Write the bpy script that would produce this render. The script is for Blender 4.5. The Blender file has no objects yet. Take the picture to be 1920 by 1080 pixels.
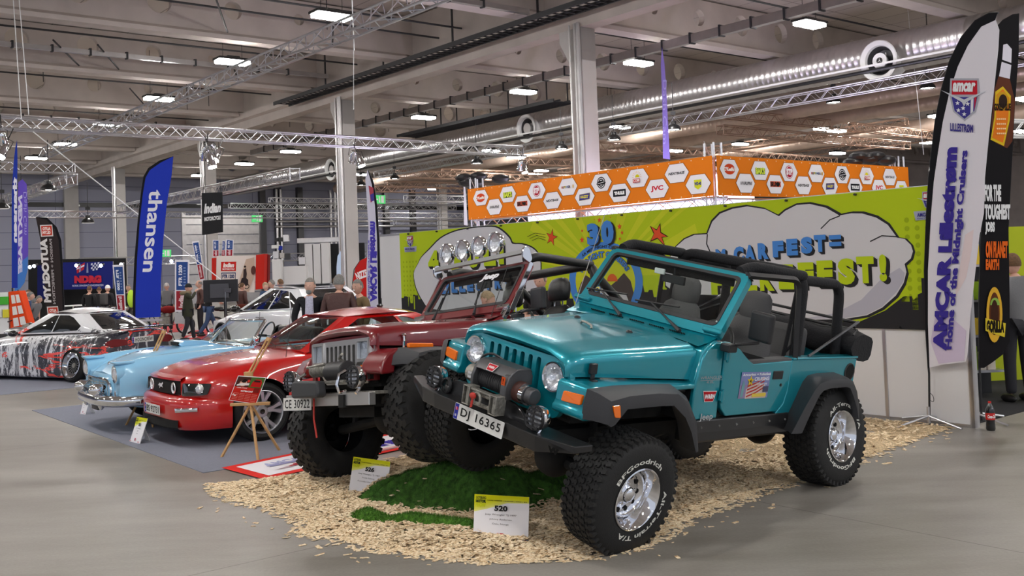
import bpy, bmesh, math, random
import numpy as np
from mathutils import Vector, Matrix
from mathutils.geometry import delaunay_2d_cdt
S=bpy.context.scene
COL=S.collection
PI=math.pi; R=math.radians
rnd=random.Random(7)
# ---------------------------------------------------------------- camera
FPX=1890.0; PITCH=R(1.782); ROLL=R(-2.115); CYP=440.0; HC=1.9
_cp,_sp,_cr,_sr=math.cos(PITCH),math.sin(PITCH),math.cos(ROLL),math.sin(ROLL)
_fw=np.array([0,_cp,_sp]); _up=np.array([0,-_sp,_cp]); _rt=np.array([1.0,0,0])
_R=_cr*_rt+_sr*_up; _U=-_sr*_rt+_cr*_up; _C=np.array([0,0,HC])
cam=bpy.data.cameras.new('camera'); cam_ob=bpy.data.objects.new('camera',cam); COL.objects.link(cam_ob)
cam.sensor_width=36; cam.sensor_fit='HORIZONTAL'; cam.lens=FPX/1920*36; cam.shift_y=-(540-CYP)/1920
cam.clip_end=400; cam.clip_start=.05
cam_ob.matrix_world=Matrix(((_R[0],_U[0],-_fw[0],0),(_R[1],_U[1],-_fw[1],0),(_R[2],_U[2],-_fw[2],HC),(0,0,0,1)))
S.camera=cam_ob
# ---------------------------------------------------------------- world, exposure
w=bpy.data.worlds.new('hall_air'); S.world=w; w.use_nodes=True
bg=w.node_tree.nodes['Background']; bg.inputs[0].default_value=(.80,.86,1.0,1); bg.inputs[1].default_value=.62
S.view_settings.view_transform='Standard'; S.view_settings.look='None'; S.view_settings.gamma=1
S.view_settings.exposure=0.14; S.view_settings.use_curve_mapping=False
LAMP=150.0
# ---------------------------------------------------------------- rays from the photo's geometry (places things at their real distance)
def ray(u,v):
    d=_fw+(u-960)/FPX*_R+(CYP-v)/FPX*_U; return d/np.linalg.norm(d)
def atz(u,v,z=0.0):
    d=ray(u,v); return _C+d*(z-HC)/d[2]
def aty(u,v,y):
    d=ray(u,v); return _C+d*y/d[1]
def onplane(u,v,p0,n):
    d=ray(u,v); n=np.asarray(n,float); return _C+d*((np.asarray(p0)-_C)@n)/(d@n)
# ---------------------------------------------------------------- materials
M={}
def mat(k,c,rough=.5,metal=0,coat=0,emit=0,alpha=1,trans=0,ior=1.45,var=0,vscale=8,bump=0,bscale=40,spec=.5,sheen=0,crough=.03,flake=0):
    m=bpy.data.materials.new(k); m.use_nodes=True; nt=m.node_tree; b=nt.nodes['Principled BSDF']; I=b.inputs
    c=tuple(c)+(1,) if len(c)==3 else c
    I['Base Color'].default_value=c; I['Roughness'].default_value=rough; I['Metallic'].default_value=metal
    I['Coat Weight'].default_value=coat; I['Coat Roughness'].default_value=crough; I['Specular IOR Level'].default_value=spec
    I['Alpha'].default_value=alpha; I['Transmission Weight'].default_value=trans; I['IOR'].default_value=ior
    if emit: I['Emission Color'].default_value=c; I['Emission Strength'].default_value=emit
    if var or bump:
        tc=nt.nodes.new('ShaderNodeTexCoord')
    if var:
        n=nt.nodes.new('ShaderNodeTexNoise'); n.inputs['Scale'].default_value=vscale; n.inputs['Detail'].default_value=6
        r=nt.nodes.new('ShaderNodeMapRange'); r.inputs['To Min'].default_value=1-var; r.inputs['To Max'].default_value=1+var
        r.inputs['From Min'].default_value=.3; r.inputs['From Max'].default_value=.7
        x=nt.nodes.new('ShaderNodeMix'); x.data_type='RGBA'; x.blend_type='MULTIPLY'; x.inputs[0].default_value=1
        nt.links.new(tc.outputs['Object'],n.inputs['Vector']); nt.links.new(n.outputs['Fac'],r.inputs['Value'])
        x.inputs[6].default_value=c; nt.links.new(r.outputs[0],x.inputs[7]); nt.links.new(x.outputs[2],I['Base Color'])
    if flake:
        pass
    if bump:
        n=nt.nodes.new('ShaderNodeTexNoise'); n.inputs['Scale'].default_value=bscale; n.inputs['Detail'].default_value=3
        bp=nt.nodes.new('ShaderNodeBump'); bp.inputs['Strength'].default_value=bump; bp.inputs['Distance'].default_value=.02
        nt.links.new(tc.outputs['Object'],n.inputs['Vector']); nt.links.new(n.outputs['Fac'],bp.inputs['Height']); nt.links.new(bp.outputs[0],I['Normal'])
    M[k]=m; return m
def hexc(h):
    v=[int(h[i:i+2],16)/255 for i in (0,2,4)]; return tuple(x/12.92 if x<=.04045 else ((x+.055)/1.055)**2.4 for x in v)
def paint(h,rough=.75):
    k='print_'+h
    if k not in M: mat(k,hexc(h),rough,spec=.2,bump=.35,bscale=2.2)
    return k
mat('white_plastic',(.75,.75,.74),.4); mat('black_plastic',(.016,.016,.018),.45); mat('black_gloss',(.008,.008,.009),.12,coat=.5)
mat('dark_plastic',(.035,.036,.04),.5,bump=.15,bscale=300); mat('black_metal',(.012,.012,.013),.35,metal=0,coat=.2); mat('rubber',(.012,.012,.012),.72,bump=.2,bscale=120)
mat('chrome',(.82,.82,.84),.06,metal=1); mat('steel',(.55,.54,.52),.3,metal=1,bump=.05,bscale=60); mat('chrome_satin',(.62,.61,.60),.28,metal=.85); mat('alu',(.62,.62,.65),.32,metal=1)
mat('dull_steel',(.30,.29,.26),.5,metal=.8,var=.3,vscale=30,bump=.3,bscale=80); mat('grey_metal',(.10,.10,.105),.38,metal=.6)
mat('black_hole',(.002,.002,.002),.9); mat('undercarriage',(.010,.010,.010),.8,var=.4)  # near-black colour stands in for shade inside holes, gaps and recesses
mat('white',(.80,.80,.80),.5); mat('black',(.01,.01,.01),.6); mat('black_cloth',(.012,.012,.014),.9,bump=.3,bscale=60)
mat('grey_cloth',(.10,.098,.10),.95,bump=.25,bscale=200); mat('black_leather',(.014,.014,.014),.35,bump=.15,bscale=150)
mat('amber',(.85,.17,.005),.18,coat=.6); mat('red_plastic',(.5,.01,.01),.2,coat=.5); mat('red_strap',(.45,.03,.02),.6)
mat('pine',(.52,.30,.12),.5,var=.15,vscale=14); mat('grass',(.055,.165,.020),.95,var=.5,vscale=25,bump=1.0,bscale=160)
mat('teal_paint',(.003,.26,.33),.33,metal=.42,coat=1,crough=.02); mat('maroon_paint',(.17,.006,.010),.30,coat=1); mat('red_paint',(.50,.004,.003),.3,coat=1)
mat('sky_paint',(.27,.56,.80),.3,coat=1); mat('pearl_white',(.86,.87,.9),.3,coat=1)

def glassmat(k,tint,ior=1.5):
    m=bpy.data.materials.new(k); m.use_nodes=True; nt=m.node_tree; nt.nodes.remove(nt.nodes['Principled BSDF']); o=nt.nodes['Material Output']
    t=nt.nodes.new('ShaderNodeBsdfTransparent'); t.inputs[0].default_value=tint+(1,); g=nt.nodes.new('ShaderNodeBsdfGlossy'); g.inputs['Roughness'].default_value=.01
    f=nt.nodes.new('ShaderNodeFresnel'); ge=nt.nodes.new('ShaderNodeNewGeometry'); mr=nt.nodes.new('ShaderNodeMapRange'); mr.inputs['To Min'].default_value=ior; mr.inputs['To Max'].default_value=1/ior; nt.links.new(ge.outputs['Backfacing'],mr.inputs['Value']); nt.links.new(mr.outputs[0],f.inputs[0]); x=nt.nodes.new('ShaderNodeMixShader'); nt.links.new(f.outputs[0],x.inputs[0]); nt.links.new(t.outputs[0],x.inputs[1]); nt.links.new(g.outputs[0],x.inputs[2]); nt.links.new(x.outputs[0],o.inputs[0]); M[k]=m
glassmat('lens_clear',(.93,.95,.97),1.45); glassmat('glass',(.86,.92,.90)); mat('dark_glass',(.006,.008,.009),.03,coat=1,spec=.8)
glassmat('tint_glass',(.62,.70,.68))
mat('reflector',(.9,.9,.92),.16,metal=.7,bump=.6,bscale=26)
mat('lamp_glow',(1.0,.97,.93),emit=LAMP); mat('spot_glow',(1.0,.93,.85),emit=40); mat('booth_glow',(.80,.74,1.0),emit=6); mat('exit_green',(.06,.42,.12),emit=.9)
mat('concrete_beam',(.50,.445,.41),.85,var=.10,vscale=1.2); mat('concrete_dark',(.45,.40,.37),.9,var=.12,vscale=1); mat('column_paint',(.47,.445,.43),.75,var=.04,vscale=2)
mat('galvanised',(.62,.60,.60),.30,metal=.9,var=.08,vscale=3); mat('cable_dark',(.03,.03,.032),.7); mat('tray_grey',(.26,.26,.27),.6,metal=.4)
mat('panel_white',(.70,.69,.70),.55); mat('skin',(.62,.36,.27),.55,var=.08,vscale=30); mat('hair_grey',(.20,.19,.175),.8,var=.3,vscale=60); mat('hair_brown',(.12,.065,.03),.8,var=.3,vscale=60)
mat('jean_blue',(.04,.075,.16),.9,var=.15,vscale=20); mat('leather_brown',(.075,.03,.024),.5,bump=.3,bscale=20); mat('shirt_check',(.50,.48,.58),.9,var=.2,vscale=60)
# ---------------------------------------------------------------- mesh builder
def frame(d,up=(0,0,1)):
    d=Vector(d).normalized(); u=Vector(up)
    if abs(d.dot(u))>.99: u=Vector((1,0,0))
    x=u.cross(d).normalized(); return x,d.cross(x).normalized(),d
class MB:
    def __init__(s): s.v=[]; s.f=[]; s.m=[]; s.mats=[]
    def mi(s,k):
        if k not in s.mats: s.mats.append(k)
        return s.mats.index(k)
    def add(s,vs,fs,k=None):
        o=len(s.v); s.v.extend(tuple(map(float,p)) for p in vs); i=s.mi(k) if k else 0
        for f in fs: s.f.append(tuple(a+o for a in f)); s.m.append(i)
        return s
    def box(s,c,d,k=None,rot=None,taper=1.0):
        x,y,z=(a/2 for a in d); P=[Vector((sx*x*(taper if sz>0 else 1),sy*y*(taper if sz>0 else 1),sz*z)) for sz in(-1,1) for sy in(-1,1) for sx in(-1,1)]
        if rot is not None: P=[rot@p for p in P]
        return s.add([p+Vector(c) for p in P],[(0,2,3,1),(4,5,7,6),(0,1,5,4),(2,6,7,3),(0,4,6,2),(1,3,7,5)],k)
    def bx(s,a,b,k=None): return s.box([(i+j)/2 for i,j in zip(a,b)],[abs(i-j) for i,j in zip(a,b)],k)
    def cyl(s,a,b,r,k=None,r2=None,n=16,caps=True,up=(0,0,1)):
        a=Vector(a);b=Vector(b);x,y,d=frame(b-a,up); r2=r if r2 is None else r2
        V=[a+(x*math.cos(t)+y*math.sin(t))*r for t in (2*PI*i/n for i in range(n))]+[b+(x*math.cos(t)+y*math.sin(t))*r2 for t in (2*PI*i/n for i in range(n))]
        F=[(i,(i+1)%n,n+(i+1)%n,n+i) for i in range(n)]
        if caps: F+= [tuple(range(n-1,-1,-1)),tuple(range(n,2*n))]
        return s.add(V,F,k)
    def tube(s,pts,r,k=None,n=10,closed=False,caps=True):
        P=[Vector(p) for p in pts]; L=len(P); V=[];F=[]
        rr=r if hasattr(r,'__len__') else [r]*L; x=None
        for i,p in enumerate(P):
            a=P[i-1] if (i or closed) else p; b=P[(i+1)%L] if (i<L-1 or closed) else p
            d=(b-a).normalized()
            if x is None: x=frame(d)[0]
            x=(x-d*x.dot(d)).normalized(); y=d.cross(x)
            V+=[p+(x*math.cos(2*PI*j/n)+y*math.sin(2*PI*j/n))*rr[i] for j in range(n)]
        for i in range(L if closed else L-1):
            o=i*n;q=((i+1)%L)*n
            F+=[(o+j,o+(j+1)%n,q+(j+1)%n,q+j) for j in range(n)]
        if caps and not closed: F+=[tuple(range(n-1,-1,-1)),tuple(range((L-1)*n,L*n))]
        return s.add(V,F,k)
    def ball(s,c,r,k=None,n=12,m=8,rot=None):
        r=(r,r,r) if not hasattr(r,'__len__') else r; V=[];F=[]
        for i in range(m+1):
            t=PI*i/m
            for j in range(n):
                p=Vector((r[0]*math.sin(t)*math.cos(2*PI*j/n),r[1]*math.sin(t)*math.sin(2*PI*j/n),r[2]*math.cos(t)))
                if rot is not None: p=rot@p
                V.append(p+Vector(c))
        for i in range(m):
            for j in range(n): F.append((i*n+j,(i+1)*n+j,(i+1)*n+(j+1)%n,i*n+(j+1)%n))
        return s.add(V,F,k)
    def lathe(s,o,ax,prof,k=None,n=32,ks=None,closed=False,up=(0,0,1)):
        o=Vector(o);x,y,d=frame(ax,up);V=[]
        for h,r in prof: V+=[o+d*h+(x*math.cos(2*PI*j/n)+y*math.sin(2*PI*j/n))*r for j in range(n)]
        L=len(prof)
        for i in range(L if closed else L-1):
            q=(i+1)%L
            kk=ks[i] if ks else k
            if i==0: base=len(s.v); s.v.extend(tuple(p) for p in V)
            mi=s.mi(kk) if kk else 0
            for j in range(n): s.f.append((base+i*n+j,base+i*n+(j+1)%n,base+q*n+(j+1)%n,base+q*n+j)); s.m.append(mi)
        return s
    def prism(s,poly,fn,d0,d1,k=None):
        """poly: 2d points, fn(a,b,depth)->3d"""
        n=len(poly); V=[fn(a,b,d0) for a,b in poly]+[fn(a,b,d1) for a,b in poly]
        return s.add(V,[tuple(range(n-1,-1,-1)),tuple(range(n,2*n))]+[(i,(i+1)%n,n+(i+1)%n,n+i) for i in range(n)],k)
    def grid(s,rows,k=None,closed=False,flip=False):
        n=len(rows[0]); V=[p for r in rows for p in r]; F=[]
        for i in range(len(rows)-1):
            for j in range(n if closed else n-1):
                a,b,c,d=i*n+j,i*n+(j+1)%n,(i+1)*n+(j+1)%n,(i+1)*n+j
                F.append((a,d,c,b) if flip else (a,b,c,d))
        return s.add(V,F,k)
    def poly(s,pts,k=None): return s.add(pts,[tuple(range(len(pts)))],k)
    def mirror_y(s):
        n=len(s.v); s.v+= [(x,-y,z) for x,y,z in s.v]; s.f+=[tuple(a+n for a in reversed(f)) for f in s.f]; s.m+=list(s.m); return s
    def build(s,name,k=None,parent=None,smooth=35,bevel=0,sub=0,solid=0,seg=2,weld=False,loc=None,recalc=True):
        me=bpy.data.meshes.new(name); me.from_pydata(s.v,[],s.f)
        ms=s.mats or [k]
        for q in ms: me.materials.append(M[q or k])
        if len(ms)>1: me.polygons.foreach_set('material_index',s.m)
        if recalc or weld:
            b=bmesh.new(); b.from_mesh(me)
            if weld: bmesh.ops.remove_doubles(b,verts=b.verts,dist=1e-4)
            if recalc: bmesh.ops.recalc_face_normals(b,faces=b.faces)
            b.to_mesh(me); b.free()
        if smooth:
            me.polygons.foreach_set('use_smooth',[True]*len(me.polygons)); me.set_sharp_from_angle(angle=R(smooth))
        me.update(); o=bpy.data.objects.new(name,me); COL.objects.link(o)
        if parent is not None: o.parent=parent
        if loc is not None: o.location=loc
        if solid: q=o.modifiers.new('solid','SOLIDIFY'); q.thickness=solid; q.offset=0
        if sub: q=o.modifiers.new('sub','SUBSURF'); q.levels=q.render_levels=sub
        if bevel: q=o.modifiers.new('bevel','BEVEL'); q.width=bevel; q.segments=seg; q.limit_method='ANGLE'; q.angle_limit=R(38); q.harden_normals=False
        return o
def tag(o,label=None,cat=None,group=None,kind=None):
    if label: o['label']=label
    if cat: o['category']=cat
    if group: o['group']=group
    if kind: o['kind']=kind
    return o
def empty(name,loc=(0,0,0),rot=None,label=None,cat=None,group=None):
    o=bpy.data.objects.new(name,None); COL.objects.link(o); o.empty_display_size=.1
    mw=Matrix.Translation(Vector(loc))
    if rot is not None: mw=mw@(rot.to_4x4() if hasattr(rot,'to_4x4') else Matrix.Rotation(rot,4,'Z'))
    o.matrix_world=mw; return tag(o,label,cat,group)
def copytree(o,parent=None,**kw):
    c=o.copy(); COL.objects.link(c)
    if parent is not None: c.parent=parent
    for ch in [x for x in bpy.data.objects if x.parent==o]: copytree(ch,c)
    return c
def E3(rx,ry,rz): return Matrix.Rotation(rz,3,'Z')@Matrix.Rotation(ry,3,'Y')@Matrix.Rotation(rx,3,'X')
# ---------------------------------------------------------------- lettering
_tc={}
def glyphs(t,bold=0.0,space=1.0,shear=0.0):
    key=(t,bold,space,shear)
    if key not in _tc:
        c=bpy.data.curves.new('t','FONT'); c.body=t; c.size=1; c.offset=bold; c.space_character=space; c.shear=shear; c.resolution_u=3; c.fill_mode='FRONT'
        o=bpy.data.objects.new('t',c); me=bpy.data.meshes.new_from_object(o)
        v=[(p.co.x,p.co.y) for p in me.vertices]; f=[tuple(p.vertices) for p in me.polygons]
        bpy.data.meshes.remove(me); bpy.data.objects.remove(o); bpy.data.curves.remove(c)
        if not v: v=[(0,0)]
        xs=[p[0] for p in v]; ys=[p[1] for p in v]
        _tc[key]=(v,f,(min(xs),min(ys),max(xs),max(ys)))
    return _tc[key]
class Art:
    """flat artwork on a sheet: shapes in sheet coordinates, mapped to the surface by fn(x,y,lift)"""
    def __init__(s,fn,lift=.0012): s.mb=MB(); s.fn=fn; s.lift=lift; s.z=0; s.lock=None
    def up(s): s.z=s.z+1 if s.lock is None else s.lock
    def at(s,z): s.lock=z; return s
    def poly(s,pts,h,new=True):
        if new: s.up()
        P=[s.fn(x,y,s.z*s.lift) for x,y in pts]
        t=delaunay_2d_cdt([Vector(p) for p in pts],[],[list(range(len(pts)))],1,1e-6)
        if len(t[0])==len(pts): s.mb.add(P,[tuple(f) for f in t[2]],paint(h))
        else: s.mb.add([s.fn(q.x,q.y,s.z*s.lift) for q in t[0]],[tuple(f) for f in t[2]],paint(h))
        return s
    def rect(s,x0,y0,x1,y1,h): return s.poly([(x0,y0),(x1,y0),(x1,y1),(x0,y1)],h)
    def disc(s,cx,cy,rx,h,ry=None,n=28,a0=0,a1=360):
        ry=ry or rx; P=[(cx+rx*math.cos(R(a0+(a1-a0)*i/n)),cy+ry*math.sin(R(a0+(a1-a0)*i/n))) for i in range(n if a1-a0>=360 else n+1)]
        return s.poly(P,h)
    def ring(s,cx,cy,r0,r1,h,n=40,a0=0,a1=360):
        s.up(); A=[R(a0+(a1-a0)*i/n) for i in range(n+1)]
        V=[s.fn(cx+r0*math.cos(a),cy+r0*math.sin(a),s.z*s.lift) for a in A]+[s.fn(cx+r1*math.cos(a),cy+r1*math.sin(a),s.z*s.lift) for a in A]
        s.mb.add(V,[(i,i+1,n+2+i,n+1+i) for i in range(n)],paint(h)); return s
    def star(s,cx,cy,r,h,n=5,q=.42,a=90,outline=None):
        def pts(r): return [(cx+(r if i%2==0 else r*q)*math.cos(R(a+180*i/n)),cy+(r if i%2==0 else r*q)*math.sin(R(a+180*i/n))) for i in range(2*n)]
        if outline: s.poly(pts(r*1.13),outline)
        return s.poly(pts(r),h)
    def line(s,pts,wd,h):
        s.up(); n=len(pts); V=[]
        for i,(x,y) in enumerate(pts):
            a=pts[max(i-1,0)];b=pts[min(i+1,n-1)];dx,dy=b[0]-a[0],b[1]-a[1];l=math.hypot(dx,dy) or 1
            V+=[s.fn(x-dy/l*wd/2,y+dx/l*wd/2,s.z*s.lift),s.fn(x+dy/l*wd/2,y-dx/l*wd/2,s.z*s.lift)]
        s.mb.add(V,[(2*i,2*i+1,2*i+3,2*i+2) for i in range(n-1)],paint(h)); return s
    def text(s,t,x0,y0,x1,y1,h,bold=.0,space=1.0,shear=0,rot=0,flip=False,fit=True,warp=None):
        """lettering fitted to the box; rot turns the baseline (90 = reads upwards) with box given in sheet axes"""
        v,f,(a,b,c,d)=glyphs(t,bold,space,shear); s.up()
        cx,cy=(x0+x1)/2,(y0+y1)/2; W,H=(x1-x0),(y1-y0)
        if rot in (90,-90,270): W,H=H,W
        sx=W/max(c-a,1e-6); sy=H/max(d-b,1e-6)
        if not fit: sx=sy=min(sx,sy)
        co,si=math.cos(R(rot)),math.sin(R(rot)); V=[]
        for p,q in v:
            X=(p-(a+c)/2)*sx*(-1 if flip else 1); Y=(q-(b+d)/2)*sy
            X,Y=cx+X*co-Y*si,cy+X*si+Y*co
            if warp: X,Y=warp(X,Y)
            V.append(s.fn(X,Y,s.z*s.lift))
        s.mb.add(V,f,paint(h)); return s
    def arc_text(s,t,cx,cy,r,a0,a1,hh,h,bold=0,dirn=-1):
        v,f,(a,b,c,d)=glyphs(t,bold); s.up(); V=[]
        for p,q in v:
            u=(p-a)/(c-a); an=R(a0+(a1-a0)*u); rr=r+(q-b)/(d-b)*hh if dirn<0 else r-(q-b)/(d-b)*hh
            V.append(s.fn(cx+rr*math.cos(an),cy+rr*math.sin(an),s.z*s.lift))
        s.mb.add(V,f,paint(h)); return s
    def build(s,name,parent=None): return s.mb.build(name,None,parent,smooth=0,recalc=False)
def facefn(o,ex,ey):
    """sheet fn on a plane with origin o, unit axes ex, ey; lift along ex x ey"""
    o=Vector(o);ex=Vector(ex).normalized();ey=Vector(ey).normalized();n=ex.cross(ey)
    return lambda x,y,l:o+ex*x+ey*y+n*l
# ================================================================ the hall
A=np.array([-.629,.777,0.]); B=np.array([.777,.629,0.]); C0=np.array([2.07,27.,0.])
def hall(s,t,z=0.): return Vector(C0+A*s+B*t+np.array([0,0,z]))
HROT=math.atan2(B[1],B[0])          # local x = B, local y = A
def hmat(s,t,z=0): return Matrix.Translation(hall(s,t,z))@Matrix.Rotation(HROT,4,'Z')
def struct(o,label=None): o['kind']='structure'; 
# floor
def floor_mat():
    m=mat('hall_floor',(.34,.32,.295),.38,spec=.5); nt=m.node_tree; b=nt.nodes['Principled BSDF']; N=nt.nodes.new; L=nt.links.new
    tc=N('ShaderNodeTexCoord'); mp=N('ShaderNodeMapping'); mp.inputs['Rotation'].default_value=(0,0,-HROT); mp.inputs['Scale'].default_value=(.35,1.3,1)
    L(tc.outputs['Object'],mp.inputs[0])
    n1=N('ShaderNodeTexNoise'); n1.inputs['Scale'].default_value=1.1; n1.inputs['Detail'].default_value=8; n1.inputs['Roughness'].default_value=.62; L(mp.outputs[0],n1.inputs['Vector'])
    n2=N('ShaderNodeTexNoise'); n2.inputs['Scale'].default_value=45; n2.inputs['Detail'].default_value=6; L(tc.outputs['Object'],n2.inputs['Vector'])
    cr=N('ShaderNodeValToRGB'); e=cr.color_ramp.elements; e[0].position=.3; e[0].color=(.165,.148,.122,1); e[1].position=.72; e[1].color=(.335,.315,.285,1)
    e=cr.color_ramp.elements.new(.5); e.color=(.250,.232,.205,1); L(n1.outputs[0],cr.inputs[0])
    mr=N('ShaderNodeMapRange'); mr.inputs['To Min'].default_value=.82; mr.inputs['To Max'].default_value=1.14; L(n2.outputs[0],mr.inputs[0])
    mx=N('ShaderNodeMix'); mx.data_type='RGBA'; mx.blend_type='MULTIPLY'; mx.inputs[0].default_value=1; L(cr.outputs[0],mx.inputs[6]); L(mr.outputs[0],mx.inputs[7])
    br=N('ShaderNodeTexBrick'); br.offset=0; br.inputs['Scale'].default_value=1; br.inputs['Brick Width'].default_value=6.4; br.inputs['Row Height'].default_value=6.4; br.inputs['Mortar Size'].default_value=.006
    br.inputs['Color1'].default_value=br.inputs['Color2'].default_value=(1,1,1,1); br.inputs['Mortar'].default_value=(.5,.48,.45,1)
    m2=N('ShaderNodeMapping'); m2.inputs['Rotation'].default_value=(0,0,-HROT); L(tc.outputs['Object'],m2.inputs[0]); L(m2.outputs[0],br.inputs[0])
    my=N('ShaderNodeMix'); my.data_type='RGBA'; my.blend_type='MULTIPLY'; my.inputs[0].default_value=1; L(mx.outputs[2],my.inputs[6]); L(br.outputs[0],my.inputs[7]); L(my.outputs[2],b.inputs['Base Color'])
    r2=N('ShaderNodeMapRange'); r2.inputs['To Min'].default_value=.26; r2.inputs['To Max'].default_value=.55; L(n1.outputs[0],r2.inputs[0]); L(r2.outputs[0],b.inputs['Roughness'])
    bp=N('ShaderNodeBump'); bp.inputs['Strength'].default_value=.12; bp.inputs['Distance'].default_value=.01; L(n2.outputs[0],bp.inputs['Height']); L(bp.outputs[0],b.inputs['Normal'])
floor_mat()
o=MB().bx((-70,-5,-.2),(80,120,0)).build('floor','hall_floor',smooth=0); struct(o)
def roof_mat(k,c,wdt):
    m=mat(k,c,.85); nt=m.node_tree; b=nt.nodes['Principled BSDF']; N=nt.nodes.new; L=nt.links.new
    tc=N('ShaderNodeTexCoord'); br=N('ShaderNodeTexBrick'); br.offset=0; br.inputs['Scale'].default_value=1; br.inputs['Brick Width'].default_value=wdt[0]; br.inputs['Row Height'].default_value=wdt[1]; br.inputs['Mortar Size'].default_value=.02
    br.inputs['Color1'].default_value=tuple(c)+(1,); br.inputs['Color2'].default_value=tuple(x*.86 for x in c)+(1,); br.inputs['Mortar'].default_value=tuple(x*.4 for x in c)+(1,)
    L(tc.outputs['Object'],br.inputs[0]); L(br.outputs[0],b.inputs['Base Color'])
roof_mat('roof_panels',(.52,.46,.41),(1.2,6.6)); roof_mat('wall_cladding',(.34,.345,.43),(7,1.05))  # blue-violet light on the back wall is put into its cladding colour
o=MB().bx((-60,-30,0),(60,62,.3)).build('ceiling','roof_panels',smooth=0); o.matrix_world=hmat(0,0,10.25); struct(o)
SW=51.5
def wallmesh(L_,H_): return MB().bx((-L_,-0.01,0),(L_,.3,H_))
o=MB(); o.add([(-60,0,0),(60,0,0),(60,0,10.2),(-60,0,10.2)],[(0,1,2,3)]); o=o.build('wall_back','wall_cladding',smooth=0,recalc=False); o.matrix_world=hmat(SW,0)
m=M['wall_cladding'].node_tree  # seams run along the wall: use x,z
mp=m.nodes.new('ShaderNodeMapping'); mp.inputs['Rotation'].default_value=(R(90),0,0); tc=[n for n in m.nodes if n.type=='TEX_COORD'][0]; br=[n for n in m.nodes if n.type=='TEX_BRICK'][0]
m.links.new(tc.outputs['Object'],mp.inputs[0]); m.links.new(mp.outputs[0],br.inputs[0]); br.inputs['Color2'].default_value=(.32,.325,.41,1); br.inputs['Mortar'].default_value=(.14,.14,.2,1)
struct(o)
o=MB().add([(0,-70,0),(0,60,0),(0,60,10.2),(0,-70,10.2)],[(0,1,2,3)]).build('wall_right','concrete_dark',smooth=0,recalc=False); o.matrix_world=hmat(0,58); struct(o)
# wall furniture: dark band, pilasters, gate, pipes (structure of the building)
def wpt(u,v,off=.0):
    p=onplane(u,v,hall(SW-off,0),A); d=p-C0; return float(d@B),float(p[2])   # t along wall, height
tb=MB(); tb.bx((-60,-.12,6.95),(60,0,7.25)); o=tb.build('trim_1','black_metal',smooth=0); o.matrix_world=hmat(SW,0); struct(o)
n=2
for u in (132,490,519,560,722,772,1010):
    t,_=wpt(u,400); wd=.9 if u==132 else .45
    o=MB().bx((t-wd/2,-.35,0),(t+wd/2,0,8.6)).build('trim_%d'%n,'column_paint' if u==132 else 'grey_metal',smooth=0); o.matrix_world=hmat(SW,0); struct(o); n+=1
t0,_=wpt(343,400); t1,_=wpt(486,400)
g=MB()
for i in range(9): g.bx((t0,-.1,i*.72),(t1,-.04,i*.72+.66))
for x in (t0,t1): g.bx((x-.15,-.15,0),(x+.15,0,6.6))
o=g.build('door_1','galvanised',smooth=0); o.matrix_world=hmat(SW,0); struct(o)
g=MB()
for z in (5.95,5.55): g.cyl((t1+1,-.6,z),(t1+28,-.6,z),.09)
for x in (t1+1.2,t1+1.55,t1+5.8,t1+6.2): g.cyl((x,-.5,.5),(x,-.5,8.4),.11)
o=g.build('wall_pipes','galvanised'); o.matrix_world=hmat(SW,0); tag(o,'silver pipes running along the far wall right of the roller gate','pipes')
# columns
def column(s,t,lab):
    g=MB(); g.bx((-.26,-.26,0),(.26,.26,8.2)); g.prism([(-.26,7.3),(-.26,8.2),(.62,8.2),(.62,7.9),(.26,7.3)],lambda a,b,d:(d,-a*-1,b),-.26,.26)
    o=g.build('column','column_paint',smooth=0,bevel=.015,seg=1); o.matrix_world=hmat(s,t); struct(o)
    g=MB(); g.cyl((-.34,-.1,0),(-.34,-.1,8.3),.045,n=8); g.cyl((-.34,-.22,0),(-.34,-.22,8.3),.06,n=8); g.cyl((-.34,.12,2),(-.34,.12,8.3),.025,n=6)
    o=g.build('downpipe','galvanised'); o.matrix_world=hmat(s,t); tag(o,lab,'pipe')
column(0,0,'grey pipes fixed to the big column behind the orange banner'); column(12.8,0,'grey pipes fixed to the column behind the three standing men')
column(25.6,0,'grey pipes fixed to the column above the small vertical flags'); column(38.4,0,'grey pipes fixed to the far column left of the tall blue flag')
column(38.4,22.2,'grey pipes fixed to the column just left of the orange banner end')
# girders along A
def girder(t,s0=-30,s1=51):
    g=MB(); P=[(-.25,8.2),(.25,8.2),(.25,8.55),(.45,8.6),(.45,8.85),(.2,8.9),(.2,10.2),(-.2,10.2),(-.2,8.9),(-.45,8.85),(-.45,8.6),(-.25,8.55)]
    g.prism(P,lambda a,b,d:(a,d,b),s0,s1); o=g.build('roof_girder','concrete_beam',smooth=0); o.matrix_world=hmat(0,t); struct(o)
girder(0); girder(22.2)
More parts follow.
